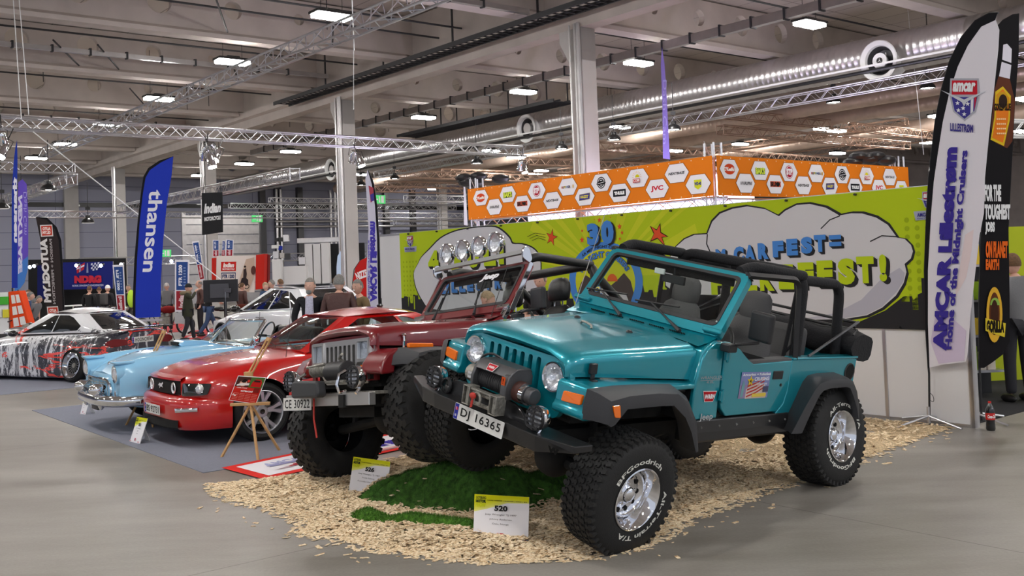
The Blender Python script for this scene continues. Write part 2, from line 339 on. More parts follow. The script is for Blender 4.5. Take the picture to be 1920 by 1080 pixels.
# roof beams with round openings, along B
def web(L0,L1,z0,z1,holes,th):
    pts=[Vector((L0,z0)),Vector((L1,z0)),Vector((L1,z1)),Vector((L0,z1))]; fl=[[0,1,2,3]]; n=20; rings=[]
    for x,r in holes:
        o=len(pts); pts+=[Vector((x+r*math.cos(2*PI*i/n),9.62+r*math.sin(2*PI*i/n))) for i in range(n)]; fl.append(list(range(o,o+n))); rings.append((x,r))
    v,_,f,_,_,fo=delaunay_2d_cdt(pts,[],fl,1,1e-6); F=[]
    for q in f:
        c=sum((v[i] for i in q),Vector((0,0)))/len(q)
        if all((c.x-x)**2+(c.y-9.62)**2>r*r*.97 for x,r in rings): F.append(tuple(q))
    g=MB(); k=len(v); g.add([(p.x,-th/2,p.y) for p in v]+[(p.x,th/2,p.y) for p in v],F+[tuple(a+k for a in reversed(q)) for q in F])
    for x,r in rings:
        R0=[(x+r*math.cos(2*PI*i/n),9.62+r*math.sin(2*PI*i/n)) for i in range(n)]
        g.grid([[(a,-th/2,b) for a,b in R0],[(a,th/2,b) for a,b in R0]],closed=True)
    g.add([(L0,-th/2,z0),(L1,-th/2,z0),(L1,th/2,z0),(L0,th/2,z0)],[(0,1,2,3)])
    return g
HL=[(4.3,.17),(6.4,.27),(8.55,.35),(10.7,.36),(12.9,.35),(15.1,.27),(17.3,.17)]
g=web(-24,24,8.95,10.2,[(-a,r) for a,r in HL]+HL,.22)
g.prism([(-.13,8.95),(-.26,8.85),(-.26,8.72),(.26,8.72),(.26,8.85),(.13,8.95)],lambda a,b,d:(d,a,b),-23.6,-.5); g.prism([(-.13,8.95),(-.26,8.85),(-.26,8.72),(.26,8.72),(.26,8.85),(.13,8.95)],lambda a,b,d:(d,a,b),.5,23.6)
b0=g.build('roof_beam','concrete_beam',smooth=0); b0.matrix_world=hmat(1.4,0); struct(b0)
for k in list(range(-3,0))+list(range(1,8)):
    c=b0.copy(); COL.objects.link(c); c.matrix_world=hmat(1.4+6.6*k,0)
for k in range(-2,8):
    c=b0.copy(); COL.objects.link(c); c.matrix_world=hmat(1.4+6.6*k,46.5)
# cable rails beside some beams and the wide cable tray on the girder
def rail(p,q,lab,w_=.12,h_=.14,k='galvanised',clips=True):
    p=Vector(p);q=Vector(q); d=q-p; L_=d.length; g=MB(); g.bx((0,-w_/2,0),(L_,w_/2,h_),k)
    if clips:
        for i in range(int(L_/1.1)): g.bx((i*1.1+.5,-w_/2-.02,-.03),(i*1.1+.56,w_/2+.02,h_+.05),'cable_dark')
    x=d.normalized(); y=Vector((0,0,1)).cross(x).normalized(); o=g.build('cable_rail',k,smooth=0)
    o.matrix_world=Matrix(((x.x,y.x,0,p.x),(x.y,y.y,0,p.y),(x.z,y.z,1,p.z),(0,0,0,1))); return tag(o,lab,'cable rail')
rail(hall(12.2,-24,8.85),hall(12.2,-1,8.85),'cable rail crossing the roof at upper left, the lower of two'); rail(hall(25.2,-24,8.75),hall(25.2,-1,8.75),'far cable rail under the roof beams at left, above the long diagonal truss')
rail(hall(1.0,-24,8.7),hall(1.0,-1,8.7),'cable rail at the very top edge left of the long diagonal truss'); rail(hall(50,.9,8.5),hall(14,.9,8.5),'clipped cable duct running along the main girder toward the far wall',.3,.22,'column_paint')
rail(hall(-14,4.2,8.25),hall(30,4.2,8.25),'clipped cable duct above the right-hand row of ceiling lamps',.2,.25)
g=MB()
for y in (-.32,.32): g.bx((0,y-.02,0),(36,y+.02,.13))
for i in range(120): g.bx((i*.3,-.32,.02),(i*.3+.04,.32,.05))
for i in range(9): g.bx((i*4+1,-.34,0),(i*4+1.06,-.30,1.6))
for y in (-.2,.12): g.cyl((0,y,.09),(36,y,.09),.035,'cable_dark',n=6)
o=g.build('cable_tray','tray_grey',smooth=0); p=hall(-20,-.95,8.42); o.matrix_world=Matrix.Translation(p)@Matrix.Rotation(math.atan2(A[1],A[0]),4,'Z'); tag(o,'wide dark cable ladder full of cables beside the main girder','cable tray')
o=copytree(o); o.matrix_world=Matrix.Translation(hall(3,7.6,8.15))@Matrix.Rotation(math.atan2(A[1],A[0]),4,'Z'); o.matrix_world=Matrix.Translation(hall(9.2,7.6,8.15))@Matrix.Rotation(math.atan2(A[1],A[0]),4,'Z')@Matrix.Diagonal((.31,1.6,1,1)); o['label']='dark cable ladder in the gap between the lamp row and the big duct'
# trusses
def truss(p,q,size,lab,r=.024,k='alu',tri=False,bay=None,group=None):
    p=Vector(p);q=Vector(q); L_=(q-p).length; g=MB(); s=size/2; rb=r*.45; bay=bay or size*1.05
    C=[(-s,-s),(s,-s),(0,s)] if tri else [(-s,-s),(s,-s),(s,s),(-s,s)]
    for a,b in C: g.cyl((0,a,b),(L_,a,b),r,n=8)
    n=max(2,int(L_/bay)); m=len(C)
    for j in range(m):
        a=C[j];b=C[(j+1)%m]
        for i in range(n):
            x0=L_*i/n;x1=L_*(i+1)/n; u,v=(a,b) if i%2==0 else (b,a)
            g.cyl((x0,*u),(x1,*v),rb,n=5,caps=False)
    for x in (0,L_):
        for j in range(m): g.cyl((x,*C[j]),(x,*C[(j+1)%m]),rb*1.3,n=5)
    x=(q-p).normalized(); y=Vector((0,0,1)).cross(x).normalized(); z=x.cross(y)
    o=g.build('lighting_truss',k); o.matrix_world=Matrix(((x.x,y.x,z.x,p.x),(x.y,y.y,z.y,p.y),(x.z,y.z,z.z,p.z),(0,0,0,1))); return tag(o,lab,'truss',group)
VA=Vector(A);VB=Vector(B)
p=Vector((-12.5,24.6,5.88)); truss(p-VB*4,p+VB*16.6,.30,'long silver lighting truss crossing in front from the left edge',.028)
p=Vector((-3.35,20,6.72)); truss(p-VA*9,p+VA*22,.36,'long silver truss running diagonally up past the top edge',.028,tri=True)
p=Vector(aty(138,316,32)); truss(p-VB*12,p,.30,'short silver truss piece ending left, behind the thin blue flag'); truss(p+VA*.2+Vector((0,0,-.32)),p+VA*22+Vector((0,0,-.32)),.32,'silver truss running away toward the left edge below the short one')
p=Vector(aty(553,326,28)); truss(p,p+VA*15,.30,'silver truss right of the tall blue flag, pointing away')
p=Vector(aty(40,402,44)); truss(p,p+VB*24,.28,'far level truss crossing behind the tall blue flag','' or .022)
p=Vector(aty(150,492,55)); truss(p,p+VB*26,.45,'far low truss above the dark blue stage banner',.03)
p=Vector(aty(430,386,58)); truss(p,p+VB*16,.28,'far truss at the top of the roller gate, lower of two',.022); p=Vector(aty(505,375,62)); truss(p,p+VB*18,.28,'far truss at the top of the roller gate, upper of two',.022)
p=Vector(aty(760,372,50)); truss(p,p+VB*3.6,.3,'short far truss beside the round green exit sign',.022)
p=Vector(aty(740,510-92,60)); truss(p,p+VB*6,.3,'short far truss low beside the column left of the orange banner',.022)
p=Vector(aty(690,333,52)); P9=Vector(atz(1420,200,6.85)); truss(P9-VA*12,P9+VA*24,.30,'long bright truss under the big silver duct, carrying dome lamps')
mat('alu_lit_warm',(.52,.36,.28),.45,metal=.8)  # aluminium with the warm light painted into its colour
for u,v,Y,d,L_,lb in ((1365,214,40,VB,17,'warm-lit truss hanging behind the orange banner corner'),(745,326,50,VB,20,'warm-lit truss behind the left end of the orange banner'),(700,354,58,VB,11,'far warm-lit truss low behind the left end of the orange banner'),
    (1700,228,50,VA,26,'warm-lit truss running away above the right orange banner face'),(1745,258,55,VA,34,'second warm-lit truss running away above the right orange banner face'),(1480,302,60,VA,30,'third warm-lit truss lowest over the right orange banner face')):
    p=Vector(aty(u,v,Y)); truss(p,p+d*L_,.34,lb,.026,'alu_lit_warm')
# ducts
def duct(s0,s1,t,z,r,k,lab,step=.22,segs=36):
    prof=[(0,r*.98)]; n=int((s1-s0)/step)
    for i in range(n): prof+=[(i*step+.01,r),(i*step+step*.74,r),(i*step+step*.82,r*1.012),(i*step+step*.94,r*1.012)]
    g=MB().lathe((0,0,0),(1,0,0),prof,n=segs); o=g.build('ventilation_duct',k,smooth=50); o.matrix_world=Matrix.Translation(hall(s0,t,z))@Matrix.Rotation(math.atan2(A[1],A[0]),4,'Z'); return tag(o,lab,'duct')
duct(-14,46,10.2,8.05,.60,'galvanised','huge round silver ventilation duct crossing the whole upper right')
mat('duct_lit_warm',(.58,.45,.37),.42,metal=.7,var=.1,vscale=3)  # galvanised ducts with the warm light on them painted into the colour
duct(-6,44,17,7.9,.30,'duct_lit_warm','round duct just behind the huge duct, warm lit',.25,20); duct(-6,44,20.5,7.9,.30,'duct_lit_warm','second round duct behind the huge duct, warm lit',.25,20); duct(-4,42,29,8.1,.38,'duct_lit_warm','farthest round duct over the orange banner',.4,20)
for i,(s,t0_,L_) in enumerate(((12,12,18),(18,13,20),(24,12,24),(31,13,22),(6,13,14))): truss(hall(s,t0_,7.0),hall(s,t0_+L_,7.0),.34,'warm-lit cross truss under the far roof, %s from the camera'%('second','third','fourth','fifth','first')[i],.026,'alu_lit_warm')
g=MB().cyl((0,0,0),(60,0,0),.06,n=8); o=g.build('sprinkler_pipe','black_metal'); o.matrix_world=Matrix.Translation(hall(-14,9.2,7.42))@Matrix.Rotation(math.atan2(A[1],A[0]),4,'Z'); tag(o,'long dark pipe along the lower edge of the huge duct','pipe')
g=MB().cyl((0,0,0),(44,0,0),.035,n=6); o=g.build('white_conduit','white'); o.matrix_world=Matrix.Translation(hall(-10,9.0,7.54))@Matrix.Rotation(math.atan2(A[1],A[0]),4,'Z'); tag(o,'thin white conduit just above the dark pipe of the huge duct','pipe')
def nozzle(u,v,lab,star=False):
    c=onplane(u,v,hall(0,9.3),B); d=-Vector(B); t=empty('duct_nozzle',c,None,lab,'ventilation nozzle'); t.matrix_world=Matrix.Translation(Vector(c))@Matrix.Rotation(HROT,4,'Z')
    g=MB().lathe((0,0,0),(-1,0,-.05),[(-.9,.42),(-.1,.42),(-.02,.56),(.10,.62),(.12,.59),(.06,.47),(-.02,.435)],n=36); g.build('cone','white_plastic',t)
    g=MB().lathe((0,0,0),(-1,0,-.05),[(-.02,.435),(-.12,.40),(-.14,.38),(-.30,.34),(-.36,.0)],n=30); g.build('throat','grey_metal',t)
    g=MB().lathe((0,0,0),(-1,0,-.05),[(-.2,.16),(.02,.235),(.03,.235),(.03,.0)],n=30); g.build('centre_disc','white' if star else 'column_paint',t)
    if star:
        g=MB().lathe((0,0,0),(-1,0,-.05),[(.032,.10),(.036,.10),(.036,.085),(.032,.085)],'black_metal',n=30)
        for a in (90,210,330): g.add([(-.04,.0+.012*math.cos(R(a+90)),.012*math.sin(R(a+90))),(-.04,.012*math.cos(R(a-90)),.012*math.sin(R(a-90))),(-.04,.09*math.cos(R(a)),.09*math.sin(R(a)))],[(0,1,2)],'white')
        g.lathe((0,0,0),(-1,0,-.05),[(.031,.1),(.031,0)],'black_metal',n=30); g.build('star_badge',None,t)
nozzle(1650,114,'big white round nozzle on the duct at upper right, star badge in it',True); nozzle(989,241,'white round nozzle on the duct left of the big column'); nozzle(622,318,'small far white round nozzle at the left end of the duct')
# pipes and hangers under the roof
rr=random.Random(3)
def thinpipe(a,b,r,lb):
    o=MB().cyl(a,b,r,n=6).build('sprinkler_pipe','cable_dark'); tag(o,lb,'pipe','thin sprinkler pipes under the roof')
NTH=['first','second','third','fourth','fifth','sixth','seventh','eighth']
for i,s in enumerate((-1.5,4.6,5.8,10.8,17.6,24,30.5,37)): z=8.95+rr.random()*.3; thinpipe(hall(s,-24,z),hall(s,-.6,z),.03,'thin dark roof pipe left of the main girder, %s counted from the top edge'%NTH[i])
for i,s in enumerate((-2,3.2,9.5,16,23,30)): thinpipe(hall(s,.6,9.2),hall(s,22,9.2),.03,'thin dark roof pipe right of the main girder, %s counted from the top edge'%NTH[i])
g=MB()
for i in range(26):
    s=rr.uniform(-6,36); t=rr.choice([-18,-12,-9,-5,-3,2,3.5,7,9,12,15]); g.cyl(hall(s,t,8.5+rr.random()*.6),hall(s,t,10.2),.014,n=5)
for i in range(12):
    s=1.4+6.6*rr.randrange(0,7); t=rr.uniform(-15,-3); g.cyl(hall(s-.4,t,8.9),hall(s-3.2,t-1.5,9.0),.028,n=6)
o=g.build('pipe_hangers','cable_dark'); tag(o,'thin dark hanger rods and short slanting pipes under the roof','hangers',kind='stuff')
# ceiling lamps
def make_lamp(lab,grp=None):
    t=empty('ceiling_lamp',(0,0,0),None,lab,'lamp',grp)
    MB().bx((-.52,-.26,.02),(.52,.26,.10)).bx((-.2,-.12,.1),(.2,.12,.17)).build('housing','black_metal',t,smooth=0,bevel=.02)
    MB().bx((-.47,-.21,-.06),(.47,.21,.021)).build('diffuser','lamp_glow',t,smooth=0)
    MB().cyl((-.3,0,.15),(-.3,0,1.7),.008,n=5).cyl((.3,0,.15),(.3,0,1.7),.008,n=5).build('hanger','cable_dark',t)
    return t
lamps=[((622,30),'first of the bright ceiling lamps left of the main girder, at the top edge'),((436,116),'second ceiling lamp of the left row, just below the first'),((298,185),'third ceiling lamp of the left row, above the long front truss'),((200,232),'ceiling lamp showing through the long front truss at left'),((122,270),'ceiling lamp just below the long front truss at left'),((68,296),'last small ceiling lamp of the left row, above the truss end'),
((545,284),'ceiling lamp right of the hanging spotlights, behind the front truss'),((458,307),'ceiling lamp below the front truss, right of the tall blue flag'),((375,329),'ceiling lamp close to the top of the tall blue flag'),
((1197,118),'bright ceiling lamp right of the big column'),((981,172),'bright ceiling lamp left of the big column'),((794,220),'bright ceiling lamp above the front truss, left of the nozzle'),((1518,45),'bright ceiling lamp above the big star nozzle'),
((1388,270),'ceiling lamp above the orange banner corner'),((1569,245),'higher of two ceiling lamps over the right orange banner face'),((1570,287),'lower of two ceiling lamps over the right orange banner face'),((1757,218),'ceiling lamp beside the black edge of the white flag, upper'),((1738,267),'ceiling lamp beside the black edge of the white flag, lower'),((1913,246),'ceiling lamp at the right edge beside the black flag'),((1004,325),'far ceiling lamp just above the left orange banner face'),((968,295),'far ceiling lamp left of the pair of hanging spotlights'),((814,354),'far ceiling lamp left of the orange banner end')]
l0=None
for (u,v),lb in lamps:
    if l0 is None: l0=make_lamp(lb); o=l0
    else: o=copytree(l0); o['label']=lb
    z=8.3 if u not in (1569,1570,968) else 7.6
    o.matrix_world=Matrix.Translation(Vector(atz(u,v,z)))@Matrix.Rotation(HROT,4,'Z')
for t,ss in ((-6.3,range(-34,-3,7)),(4.6,range(-38,-9,7)),(-17.5,range(-34,40,7)),(-28,range(-34,30,8)),(15.5,range(-40,-12,7)),(-6.3,(44,)),(15.5,(14,24,38)),(26,(0,10,20,32))):  # further lamps, mostly unseen, added for hall light and reflections on paint
    for s in ss:
        o=copytree(l0); o['label']='bright rectangular lamp of the same kind added elsewhere under the hall roof'; o['group']='added lamps over the rest of the hall'
        o.matrix_world=hmat(s,t,8.3)
# dome lamps
def make_dome(lab):
    t=empty('dome_lamp',(0,0,0),None,lab,'lamp')
    MB().lathe((0,0,0),(0,0,1),[(-.02,.24),(0,.25),(.06,.235),(.14,.17),(.18,.10),(.28,.09),(.30,.0)],n=20).build('shade','black_metal',t)
    MB().lathe((0,0,0),(0,0,1),[(.02,.0),(.015,.225)],n=20).build('glowing_glass','spot_glow',t)
    MB().cyl((0,0,.28),(0,0,1.6),.012,n=6).bx((-.08,-.05,.5),(.08,.05,.62)).build('clamp','cable_dark',t); return t
d0=None
for (u,v,Y),lb in (((91,356,32),'dome lamp under the left truss corner'),((40,378,35),'dome lamp in front of the purple flag at left'),((165,417,40),'dome lamp over the black flag at left'),((3,390,34),'dome lamp cut off by the left edge'),((894,306,40),'dome lamp hanging by the short truss left of the nozzle'),((1053,279,38),'dome lamp left of the big column'),((1151,262,36),'dome lamp right of the big column'),((1263,243,34),'dome lamp right of the slim purple flag'),((740,335,50),'dome lamp right of the white curved flag tip'),((677,347,50),'dome lamp left of the white curved flag tip'),((1563,192,34),'dome lamp below the big star nozzle'),((1739,165,32),'dome lamp beside the top of the white flag')):
    if d0 is None: d0=make_dome(lb); o=d0
    else: o=copytree(d0); o['label']=lb
    o.location=Vector(aty(u,v,Y))
# chrome spotlights
def make_can(lab):
    t=empty('spotlight',(0,0,0),None,lab,'spotlight')
    MB().lathe((0,0,0),(0,0,-1),[(-.16,.0),(-.16,.06),(-.1,.09),(.14,.105),(.15,.115),(.19,.115)],n=18).build('can','chrome',t)
    MB().lathe((0,0,0),(0,0,-1),[(.17,0),(.17,.10)],n=16).build('bulb_glass','spot_glow',t)
    MB().tube([(-.13,0,0),(-.13,0,.22),(0,0,.27),(.13,0,.22),(.13,0,0)],.008,n=5).cyl((0,0,.26),(0,0,.55),.012,n=6).build('yoke','black_metal',t); return t
c0=None; spots=[((385,286,24.5,30,20),'left spotlight of the cluster hanging left of the tall blue flag top'),((395,300,24.2,-10,-15),'middle spotlight of the cluster on the front truss'),((406,290,24.6,-35,10),'right spotlight of the cluster on the front truss'),((396,275,24.7,70,0),'upper spotlight of the cluster on the front truss'),
((662,293,28,30,15),'left chrome spotlight in front of the middle column'),((674,300,28,-10,-20),'right chrome spotlight in front of the middle column'),((976,309,33,15,10),'left spotlight under the front truss end'),((982,314,33,-15,-10),'right spotlight under the front truss end'),((4,262,21,25,10),'upper spotlight at the left edge'),((6,280,21,-30,10),'lower spotlight at the left edge')]
for (u,v,Y,rx,ry),lb in spots:
    if c0 is None: c0=make_can(lb); o=c0
    else: o=copytree(c0); o['label']=lb
    o.matrix_world=Matrix.Translation(Vector(aty(u,v,Y)))@E3(R(rx),R(ry),0).to_4x4()
# suspension cables
def cable(a,b,r,k,lab,n='suspension_cable'): o=MB().cyl(a,b,r,n=6).build(n,k); return tag(o,lab,'cable')
cable(aty(660,0,20),aty(664,95,20),.012,'white','white strap hanging from the diagonal truss'); cable(aty(663,95,20),aty(663,205,20),.006,'white','thin wire hanging from the white strap')
cable(aty(62,247,24),aty(415,525,27),.014,'white','long thin white rope slanting down from the front truss to the monitor')
cable(aty(25,0,24),aty(40,222,24),.010,'white','left of two thin ropes holding the front truss'); cable(aty(36,0,24),aty(54,215,24),.010,'white','right of two thin ropes holding the front truss')
cable(aty(1700,0,32),aty(1732,290,32),.008,'white','thin vertical cable right of the big star nozzle')
# exit signs
for (u,v,Y,sz),lb in (((482,410,58,1.0),'green emergency exit sign on the far roller gate'),((711,374,48,1.0),'round green exit sign right of the middle column'),((310,475,57,1.0),'green exit sign seen right of the tall blue flag')):
    t=empty('exit_sign',aty(u,v,Y),HROT,lb,'exit sign')
    MB().bx((-.32*sz,-.05,-.2*sz),(.32*sz,.05,.2*sz)).build('sign_box','exit_green',t,smooth=0,bevel=.01)
    g=MB(); g.bx((-.05,-.056,-.15),(.02,-.052,.06),'white').ball((-.02,-.054,.11),(.04,.004,.04),'white',8,6).bx((.08,-.056,-.16),(.22,-.052,.16),'white').bx((-.26,-.056,-.03),(-.1,-.052,.03),'white'); g.build('pictogram',None,t,smooth=0)
# ================================================================ wheels
def tread_block(kind):
    if kind=='at': return [(-.026,-.012),(-.008,-.020),(-.002,-.008),(.012,-.016),(.026,-.006),(.024,.012),(.008,.019),(.002,.007),(-.012,.016),(-.027,.006)]
    return [(-.034,-.018),(-.010,-.022),(.006,-.010),(.034,-.014),(.036,.010),(.010,.018),(-.006,.008),(-.034,.012)]
def wheel(parent,name,Rt,Wt,rr,kind='at',rim='chrome',letters=None,dish=.12,tread=True,off=0.0,side=1,rot=0,spokes=0,lab=None):
    """wheel about the local y axis, outer face toward +y*side"""
    t=empty(name,(0,0,0)); t.parent=parent
    if lab: t['label']=lab
    h=Wt/2; s=side; rt=Rt-.013 if tread else Rt
    g=MB(); prof=[(-h+.03,rr+.0),(-h+.005,rr+.02),(-h,rr+.05),(-h-.004,(rr+rt)/2),(-h+.006,rt-.045),(-h+.022,rt-.012),(-h+.05,rt-.001),(-h*.4,rt+.002),(h*.4,rt+.002),(h-.05,rt-.001),(h-.022,rt-.012),(h-.006,rt-.045),(h+.004,(rr+rt)/2),(h,rr+.05),(h-.005,rr+.02),(h-.03,rr)]
    g.lathe((0,0,0),(0,s,0),prof,n=64); g.build('tyre','rubber',t,smooth=50)
    if tread:
        g=MB(); nb=46 if kind=='at' else 30; rows=5 if kind=='at' else 4; bl=tread_block(kind)
        for r in range(rows):
            y0=(r-(rows-1)/2)*(Wt*.86/rows); sc=(Wt*.86/rows)/.052*.86; sh=abs(r-(rows-1)/2)==(rows-1)/2
            for i in range(nb):
                a0=2*PI*(i+(r%2)*.5)/nb; sx=(2*PI*Rt/nb)/.040*.88; V=[]; ext=.02 if sh else 0
                for top in (0,1):
                    for (px,py) in bl:
                        yy=y0+px*sc*1.0; ang=a0+py*sx/Rt*(-1 if r%2 else 1)
                        rad=(Rt if top else Rt-.02)
                        if sh and ((yy>h*.8) or (yy<-h*.8)): rad-=.006+(.0 if top else .02); yy=math.copysign(min(abs(yy)+.012,h+.002),yy)
                        V.append((rad*math.cos(ang),yy,rad*math.sin(ang)))
                m=len(bl); g.add(V,[tuple(range(m,2*m))]+[(j,(j+1)%m,m+(j+1)%m,m+j) for j in range(m)])
        g.build('tread','rubber',t,smooth=0)
    if letters:
        ys=s*(h+.0035)
        ar=Art(lambda X,Y,l:(-X*s,ys+s*(l),Y),.0012)
        for tx,a0,a1,r0,hh in letters: ar.arc_text(tx,0,0,r0,a0,a1,hh,'d8d8d0',bold=.02)
        ar.build('tyre_lettering',t)
    if rim=='chrome':
        g=MB().lathe((0,0,0),(0,s,0),[(h-.03,rr+.005),(h+.002,rr+.022),(h+.006,rr+.014),(h-.004,rr+.002),(h-.03,rr-.006),(h-.04,rr-.016),(h-dish+.02,rr-.022),(h-dish,rr-.035),(h-dish-.01,rr-.055),(h-dish+.006,.085),(h-dish+.03,.06),(h-dish+.035,.052)],n=48); g.build('rim','chrome',t,smooth=40)
        g=MB()
        for i in range(10):
            a=2*PI*i/10; c=Vector((.118*math.cos(a),s*(h-dish-.001),.118*math.sin(a))); g.cyl(c,c+Vector((0,s*.004,0)),.0175,n=14)
        g.build('rim_hole','black_hole',t,smooth=0)
        g=MB().lathe((0,0,0),(0,s,0),[(h-dish+.02,.05),(h-dish+.05,.046),(h-dish+.062,.03),(h-dish+.064,0)],n=24)
        for i in range(5):
            a=2*PI*i/5+.3; c=Vector((.07*math.cos(a),s*(h-dish+.0),.07*math.sin(a))); g.cyl(c,c+Vector((0,s*.03,0)),.011,n=8)
        g.build('hub_cap','chrome',t,smooth=40)
    elif rim=='five':
        g=MB().lathe((0,0,0),(0,s,0),[(h-.03,rr+.002),(h-.004,rr+.012),(h-.002,rr+.004),(h-.02,rr-.008),(-h*.5,rr-.02)],'alu',n=48)
        for i in range(5):
            a=2*PI*i/5+rot
            for da in (-.17,.17):
                P=[]
                for r_,wd,yy in ((.055,.03,h-.05),(rr*.55,.022,h-.03),(rr-.004,.034,h-.016)):
                    aa=a+da*(r_/rr)*1.25; d=Vector((math.cos(aa),0,math.sin(aa))); e=Vector((-math.sin(aa),0,math.cos(aa)))
                    P.append([d*r_+e*wd+Vector((0,s*(yy-.03),0)),d*r_+e*wd*.7+Vector((0,s*yy,0)),d*r_-e*wd*.7+Vector((0,s*yy,0)),d*r_-e*wd+Vector((0,s*(yy-.03),0))])
                g.grid(P,'alu')
        g.lathe((0,0,0),(0,s,0),[(h-.05,.075),(h-.035,.065),(h-.03,.0)],'alu',n=24).lathe((0,0,0),(0,s,0),[(h-.026,.03),(h-.025,0)],'black_gloss',n=16)
        g.build('rim',None,t,smooth=40)
        MB().lathe((0,0,0),(0,s,0),[(-h*.3,rr-.02),(-h*.3,0)],'black_hole',n=24).lathe((0,0,0),(0,s,0),[(0,.0),(.0,.15),(-.02,.15)],'dull_steel',n=30).build('brake_disc',None,t)
    elif rim=='mesh':
        g=MB().lathe((0,0,0),(0,s,0),[(h-.02,rr+.004),(h+.01,rr+.012),(h+.012,rr+.004),(h-.01,rr-.008),(h-.06,rr-.03),(h-.065,rr*.68),(h-.05,rr*.66)],'chrome',n=48)
        for i in range(16):
            a=2*PI*i/16; d=Vector((math.cos(a),0,math.sin(a))); e=Vector((-math.sin(a),0,math.cos(a)))
            g.grid([[d*.04+e*.006+Vector((0,s*(h-.07),0)),d*.04-e*.006+Vector((0,s*(h-.07),0))],[d*rr*.66+e*.012+Vector((0,s*(h-.045),0)),d*rr*.66-e*.012+Vector((0,s*(h-.045),0))]],'grey_metal')
        g.lathe((0,0,0),(0,s,0),[(h-.07,.05),(h-.05,.045),(h-.045,.0)],'dull_steel',n=20); g.build('rim',None,t,smooth=40)
        MB().lathe((0,0,0),(0,s,0),[(h-.11,rr-.02),(h-.11,0)],'black_hole',n=24).build('wheel_back','black_hole',t)
    elif rim=='dark':
        MB().lathe((0,0,0),(0,s,0),[(h-.02,rr+.004),(h+.004,rr+.01),(h-.02,rr-.01),(h-.06,rr-.02),(h-.06,.08),(h-.03,.06),(h-.03,0)],n=32).build('rim','black_gloss' if not lab else 'black_gloss',t,smooth=40)
    return t
def place(t,parent_ob,world=None,loc=None,rot=None):
    if loc is not None: t.location=loc
    if rot is not None: t.rotation_euler=rot
# ================================================================ the two jeeps (x forward from front axle, y to the car's left, z from headlight centre)
def bentpoly(pts,r=.02,n=4):
    """round the corners of a 2d polygon"""
    out=[]; L=len(pts)
    for i,p in enumerate(pts):
        a=Vector(pts[i-1]);b=Vector(p);c=Vector(pts[(i+1)%L]); d1=(a-b);d2=(c-b); q=min(r,d1.length*.45,d2.length*.45)
        if q<1e-4: out.append(tuple(b)); continue
        s=b+d1.normalized()*q; e=b+d2.normalized()*q
        for k in range(n+1):
            u=k/n; out.append(tuple(s*(1-u)**2+b*2*u*(1-u)+e*u*u))
    return out
def plate(g,outer,holes,fn,d0,d1,k=None):
    """plate with holes between depths; fn(a,b,d)->3d"""
    pts=[Vector(p) for p in outer]; fl=[list(range(len(outer)))]
    for h in holes: fl.append(list(range(len(pts),len(pts)+len(h)))); pts+=[Vector(p) for p in h]
    v,_,f,_,_,_=delaunay_2d_cdt(pts,[],fl,1,1e-6)
    def inside(c,poly):
        r=False; j=len(poly)-1
        for i in range(len(poly)):
            if (poly[i][1]>c.y)!=(poly[j][1]>c.y) and c.x<(poly[j][0]-poly[i][0])*(c.y-poly[i][1])/(poly[j][1]-poly[i][1])+poly[i][0]: r=not r
            j=i
        return r
    F=[tuple(q) for q in f if not any(inside(sum((v[i] for i in q),Vector((0,0)))/len(q),h) for h in holes)]
    n=len(v); g.add([fn(p.x,p.y,d0) for p in v]+[fn(p.x,p.y,d1) for p in v],F+[tuple(a+n for a in reversed(q)) for q in F],k)
    for h in [outer]+list(holes): g.grid([[fn(a,b,d0) for a,b in h],[fn(a,b,d1) for a,b in h]],k,closed=True)
    return g
def circ(x,y,r,n=24,ry=None): return [(x+r*math.cos(2*PI*i/n),y+(ry or r)*math.sin(2*PI*i/n)) for i in range(n)]
def text_part(parent,name,fn,items,lab=None,lift=.0015):
    a=Art(fn,lift)
    for it in items: getattr(a,it[0])(*it[1:-1] if isinstance(it[-1],dict) else it[1:],**(it[-1] if isinstance(it[-1],dict) else {}))
    o=a.build(name,parent)
    if lab: o['label']=lab
    return o
def headrest_seat(t,cx,cy,cloth,hz=.55,rest_up=.0,lab=None):
    s=empty('seat',(0,0,0)); s.parent=t
    if lab: s['label']=lab
    g=MB().box((cx+.22,cy,-.10),(.52,.50,.16)).box((cx+.40,cy,-.02),(.14,.44,.05)); g.build('cushion',cloth,s,bevel=.05,seg=3)
    rows=[]
    for z,x,hw,th in ((-.08,0.02,.24,.08),(.05,.0,.25,.09),(.18,-.03,.245,.09),(.30,-.06,.22,.08),(.38,-.085,.18,.065),(.42,-.10,.12,.04)):
        rows.append([(cx+x+th*math.cos(a)*(1.0 if abs(math.sin(a))<.8 else .9),cy+hw*math.copysign(abs(math.sin(a))**.7,math.sin(a)),z) for a in [2*PI*i/20 for i in range(20)]])
    g=MB().grid(rows,closed=True); g.poly(rows[-1]); g.build('backrest',cloth,s,smooth=60)
    rows=[]
    for z,hw,th in ((.40,.10,.045),(.42,.135,.06),(.50,.14,.07),(.57,.13,.065),(.61,.10,.045),(.625,.05,.02)):
        z2=z+rest_up; rows.append([(cx-.10-.12*(z-.4)+th*math.cos(a),cy+hw*math.copysign(abs(math.sin(a))**.6,math.sin(a)),z2) for a in [2*PI*i/20 for i in range(20)]])
    g=MB().grid(rows,closed=True); g.poly(rows[0][::-1]); g.poly(rows[-1]); g.build('headrest',cloth,s,smooth=60)
    if rest_up:
        MB().cyl((cx-.09,cy-.06,.36),(cx-.10,cy-.06,.42+rest_up),.008,n=6).cyl((cx-.09,cy+.06,.36),(cx-.10,cy+.06,.42+rest_up),.008,n=6).build('headrest_post','chrome',s)
